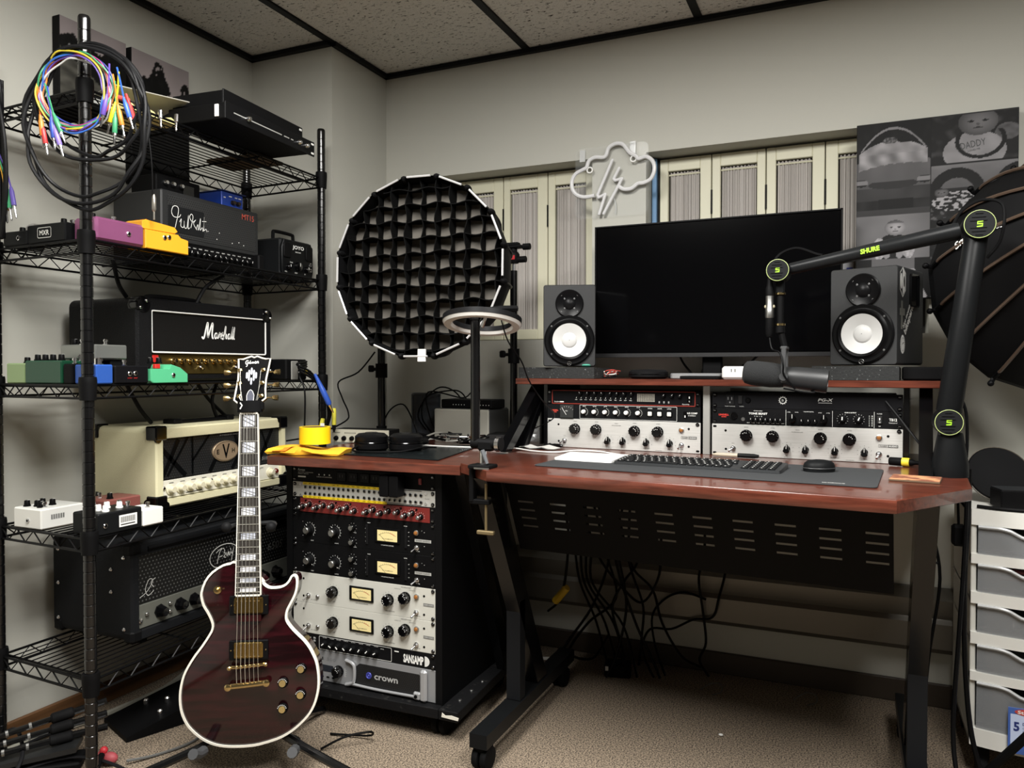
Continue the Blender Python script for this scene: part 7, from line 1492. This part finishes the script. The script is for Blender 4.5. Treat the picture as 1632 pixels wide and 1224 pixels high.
cable('looping_cable', 'black cable wriggling down the wall under the desk, left of the last pair', [(-.40, 2.3, .52), (-.42, 2.4, .42), (-.45, 2.48, .33), (-.44, 2.5, .22), (-.43, 2.5, .12), (-.45, 2.5, .06), (-.42, 2.5, .012)], .004)
cable('looping_cable', 'black cable wriggling down the wall under the desk, right one of the last pair', [(-.34, 2.3, .50), (-.36, 2.44, .38), (-.39, 2.5, .27), (-.41, 2.5, .205), (-.47, 2.5, .19), (-.54, 2.5, .15), (-.61, 2.5, .14), (-.64, 2.5, .08), (-.65, 2.5, .012)], .004)
cable('looping_cable', 'black cable arching sideways over the wall between the tangle and the last pair', [(-.43, 2.5, .26), (-.50, 2.5, .275), (-.56, 2.49, .25), (-.60, 2.48, .19), (-.585, 2.46, .10), (-.55, 2.45, .012)], .004)
t = thing('cable_tie_wrap', 'yellow wrap around a cable under the left part of the desk', 'tape', (-.862, 2.33, .272), 0, None, (0, R(42), R(-20))); MB().lathe([(.012, -.04), (.013, -.035), (.013, .03), (.011, .035)], n=10).build('wrap', mat('b8961e', .5), t)
t = thing('power_brick', 'black power brick with a white sticker on the carpet under the desk', 'power brick', (-.735, 2.385, .001), R(12)); MB().box(0, .085, 0, .06, 0, .042, .004).build('housing', BLKM, t); MB().box(.004, .014, -.0012, 0, .022, .036).build('sticker', WHT, t)
t = thing('paper_bit', 'scrap of white paper on the floor under the desk, near the left leg', 'paper', (-.98, 2.44, .001), R(20)); MB().box(0, .04, 0, .02, 0, .003).build('scrap', WHT, t)
t = thing('paper_bit', 'tiny white crumb on the open carpet below the slotted panel', 'paper', (-.325, 2.13, .001)); MB().sph((0, 0, .003), .005, 8, 5, (1.3, 1, .6)).build('scrap', WHT, t)
for k, (x, y) in enumerate(((-.43, 2.40), (-.16, 2.44))): cable('loose_wire', ('left', 'right')[k]+' small loop of grey wire on the carpet under the desk', [(x, y, .006), (x+.03, y+.03, .02), (x+.06, y+.02, .024), (x+.065, y-.005, .012), (x+.04, y-.02, .005)], .002, mat('55534e', .5))
# ------------------------------------------------------------ on the floor by the wire rack
for k in range(3):
    a = Vector((-1.93, 1.16-.006*k, .094-.018*k)); e = Vector((-1.83+.012*k, 1.34-.01*k, .118-.024*k)); dd = e-a
    t = thing('microphone_stand', ('uppermost', 'middle', 'lowest')[k]+' of three folded black microphone stands lying by the rack', 'stand', a, 0, 'folded microphone stands'); b = MB(); b.cyl((0, 0, 0), dd, .0075, n=10); b.build('tube', POST, t)
    for f_ in (.28, .52): MB().lathe([(.009, -.003), (.009, .003)], o=dd*f_, ax=dd, n=10).build('ring', STEEL, t)
    MB().lathe([(.010, -.026), (.0135, -.022), (.0135, .022), (.010, .026)], o=dd*.86, ax=dd, n=12).build('clutch', mat('171718', .7), t); MB().cyl(dd*.92, dd*1.35, .009, n=10).build('base_tube', POST, t)
t = thing('floor_pedal_board', 'black wedge-shaped floor board lying under the lowest rack shelf', 'pedal board', (-1.93, 1.50, .002), R(-20)); b = MB(); b.loft([[(0, 0, 0), (.17, 0, 0), (.17, .36, 0), (0, .36, 0)], [(0, 0, .012), (.17, 0, .012), (.17, .36, .09), (0, .36, .09)]]); b.build('wedge', BLKM, t)
for k, (x, y, c) in enumerate(((.04, .1, CHR), (.09, .14, CHR), (.14, .1, CHR), (.06, .26, BLKG), (.13, .27, BLKG))): MB().lathe([(.008, 0), (.008, .012), (.005, .016)], n=10).build('switch', c, t, (x, y, .012+y*.217))
t = thing('expression_pedal', 'black rocker expression pedal on the carpet by the near rack post', 'pedal', (-1.955, 1.225, .002), R(-50)); b = MB(); b.box(0, .08, 0, .2, 0, .02, .004); b.build('base', BLKM, t); b = MB(); b.loft([[(.004, .0, .022), (.076, .0, .022), (.076, .19, .045), (.004, .19, .045)], [(.004, .0, .034), (.076, .0, .034), (.076, .19, .058), (.004, .19, .058)]]); b.build('rocker', mat('1b1c1d', .5), t); b = MB(); b.ribbon([(.02, 0), (.02, .2)], .003, smooth=False); b.build('grip_line', mat('6a6a6a', .5), t, (0, .015, .037), (R(-80), 0, 0))
t = thing('red_clamp', 'reddish plastic clip with a dark bar on the carpet in front of the rack', 'clip', (-1.725, 1.335, .002), R(20)); b = MB(); b.sph((-.02, 0, .018), .018, 12, 8, (1.1, .8, .85)); b.build('left_pad', mat('9c4248', .6), t); b = MB(); b.sph((.02, 0, .018), .018, 12, 8, (1.1, .8, .85)); b.build('right_pad', mat('9c4248', .6), t); MB().sph((0, .006, .034), .010, 10, 8).build('knob', mat('b82a34', .5), t); b = MB(); b.cyl((.004, -.01, .03), (.03, -.09, .009), .008); b.build('dark_bar', BLKM, t)
t = thing('power_supply', 'black power supply box with a grey label under the lowest shelf', 'power supply', (-1.80, 1.80, .002), R(80)); MB().box(0, .16, 0, .08, 0, .09, .004).build('housing', BLKM, t); MB().box(.02, .07, -.001, 0, .03, .06).build('label_plate', mat('8a8a86', .5), t); MB().lathe([(.01, 0), (.01, .002)], o=(.11, 0, .06), ax=(0, -1, 0), n=12).build('round_badge', mat('b0b0aa', .5), t)
t = thing('power_strip', 'small black plug block lying on the carpet under the rack', 'plug', (-1.83, 1.735, .002), R(35)); MB().box(0, .06, 0, .04, 0, .045, .004).build('housing', BLKM, t)
FC = [([(-1.90, 1.98, .35), (-1.88, 1.9, .2), (-1.9, 1.75, .05), (-1.95, 1.55, .012), (-2.0, 1.35, .008), (-2.02, 1.2, .006)], .008, '8d8b80', 'thick grey cable curving along the baseboard behind the rack'),
      ([(-1.86, 1.96, .24), (-1.72, 1.87, .10), (-1.66, 1.76, .012), (-1.64, 1.66, .005), (-1.62, 1.57, .005), (-1.61, 1.50, .005), (-1.64, 1.42, .005), (-1.67, 1.36, .012)], .0035, '5a5a58', 'thin grey cable looping over the carpet to the reddish clip'),
      ([(-1.60, 1.66, .27), (-1.70, 1.72, .24), (-1.74, 1.76, .16), (-1.70, 1.74, .06), (-1.63, 1.68, .006)], .003, '4a4a48', 'thin cable arching behind the lower left of the guitar'),
      ([(-2.0, 1.3, .006), (-1.94, 1.36, .03), (-1.86, 1.36, .03), (-1.80, 1.30, .02), (-1.78, 1.22, .006)], .0045, '18181a', 'black cable crossing the carpet between the folded stands'),
      ([(-1.90, 1.16, .006), (-1.80, 1.27, .03), (-1.72, 1.31, .03), (-1.62, 1.33, .008), (-1.58, 1.30, .006)], .004, '18181a', 'black cable running past the foot of the near rack post'),
      ([(-1.96, 1.15, .006), (-1.97, 1.22, .06), (-1.93, 1.25, .09), (-1.86, 1.22, .05), (-1.82, 1.15, .006)], .005, '18181a', 'black cable loop at the lower left corner by the stands')]
for pts, r_, c, lab in FC: cable('floor_cable', lab, pts, r_, mat(c, .5))
cable('guitar_side_cable', 'thin black cable on the carpet right of the guitar body', [(-1.27, 1.62, .005), (-1.22, 1.66, .03), (-1.17, 1.70, .035), (-1.19, 1.72, .012), (-1.30, 1.70, .005)], .003)
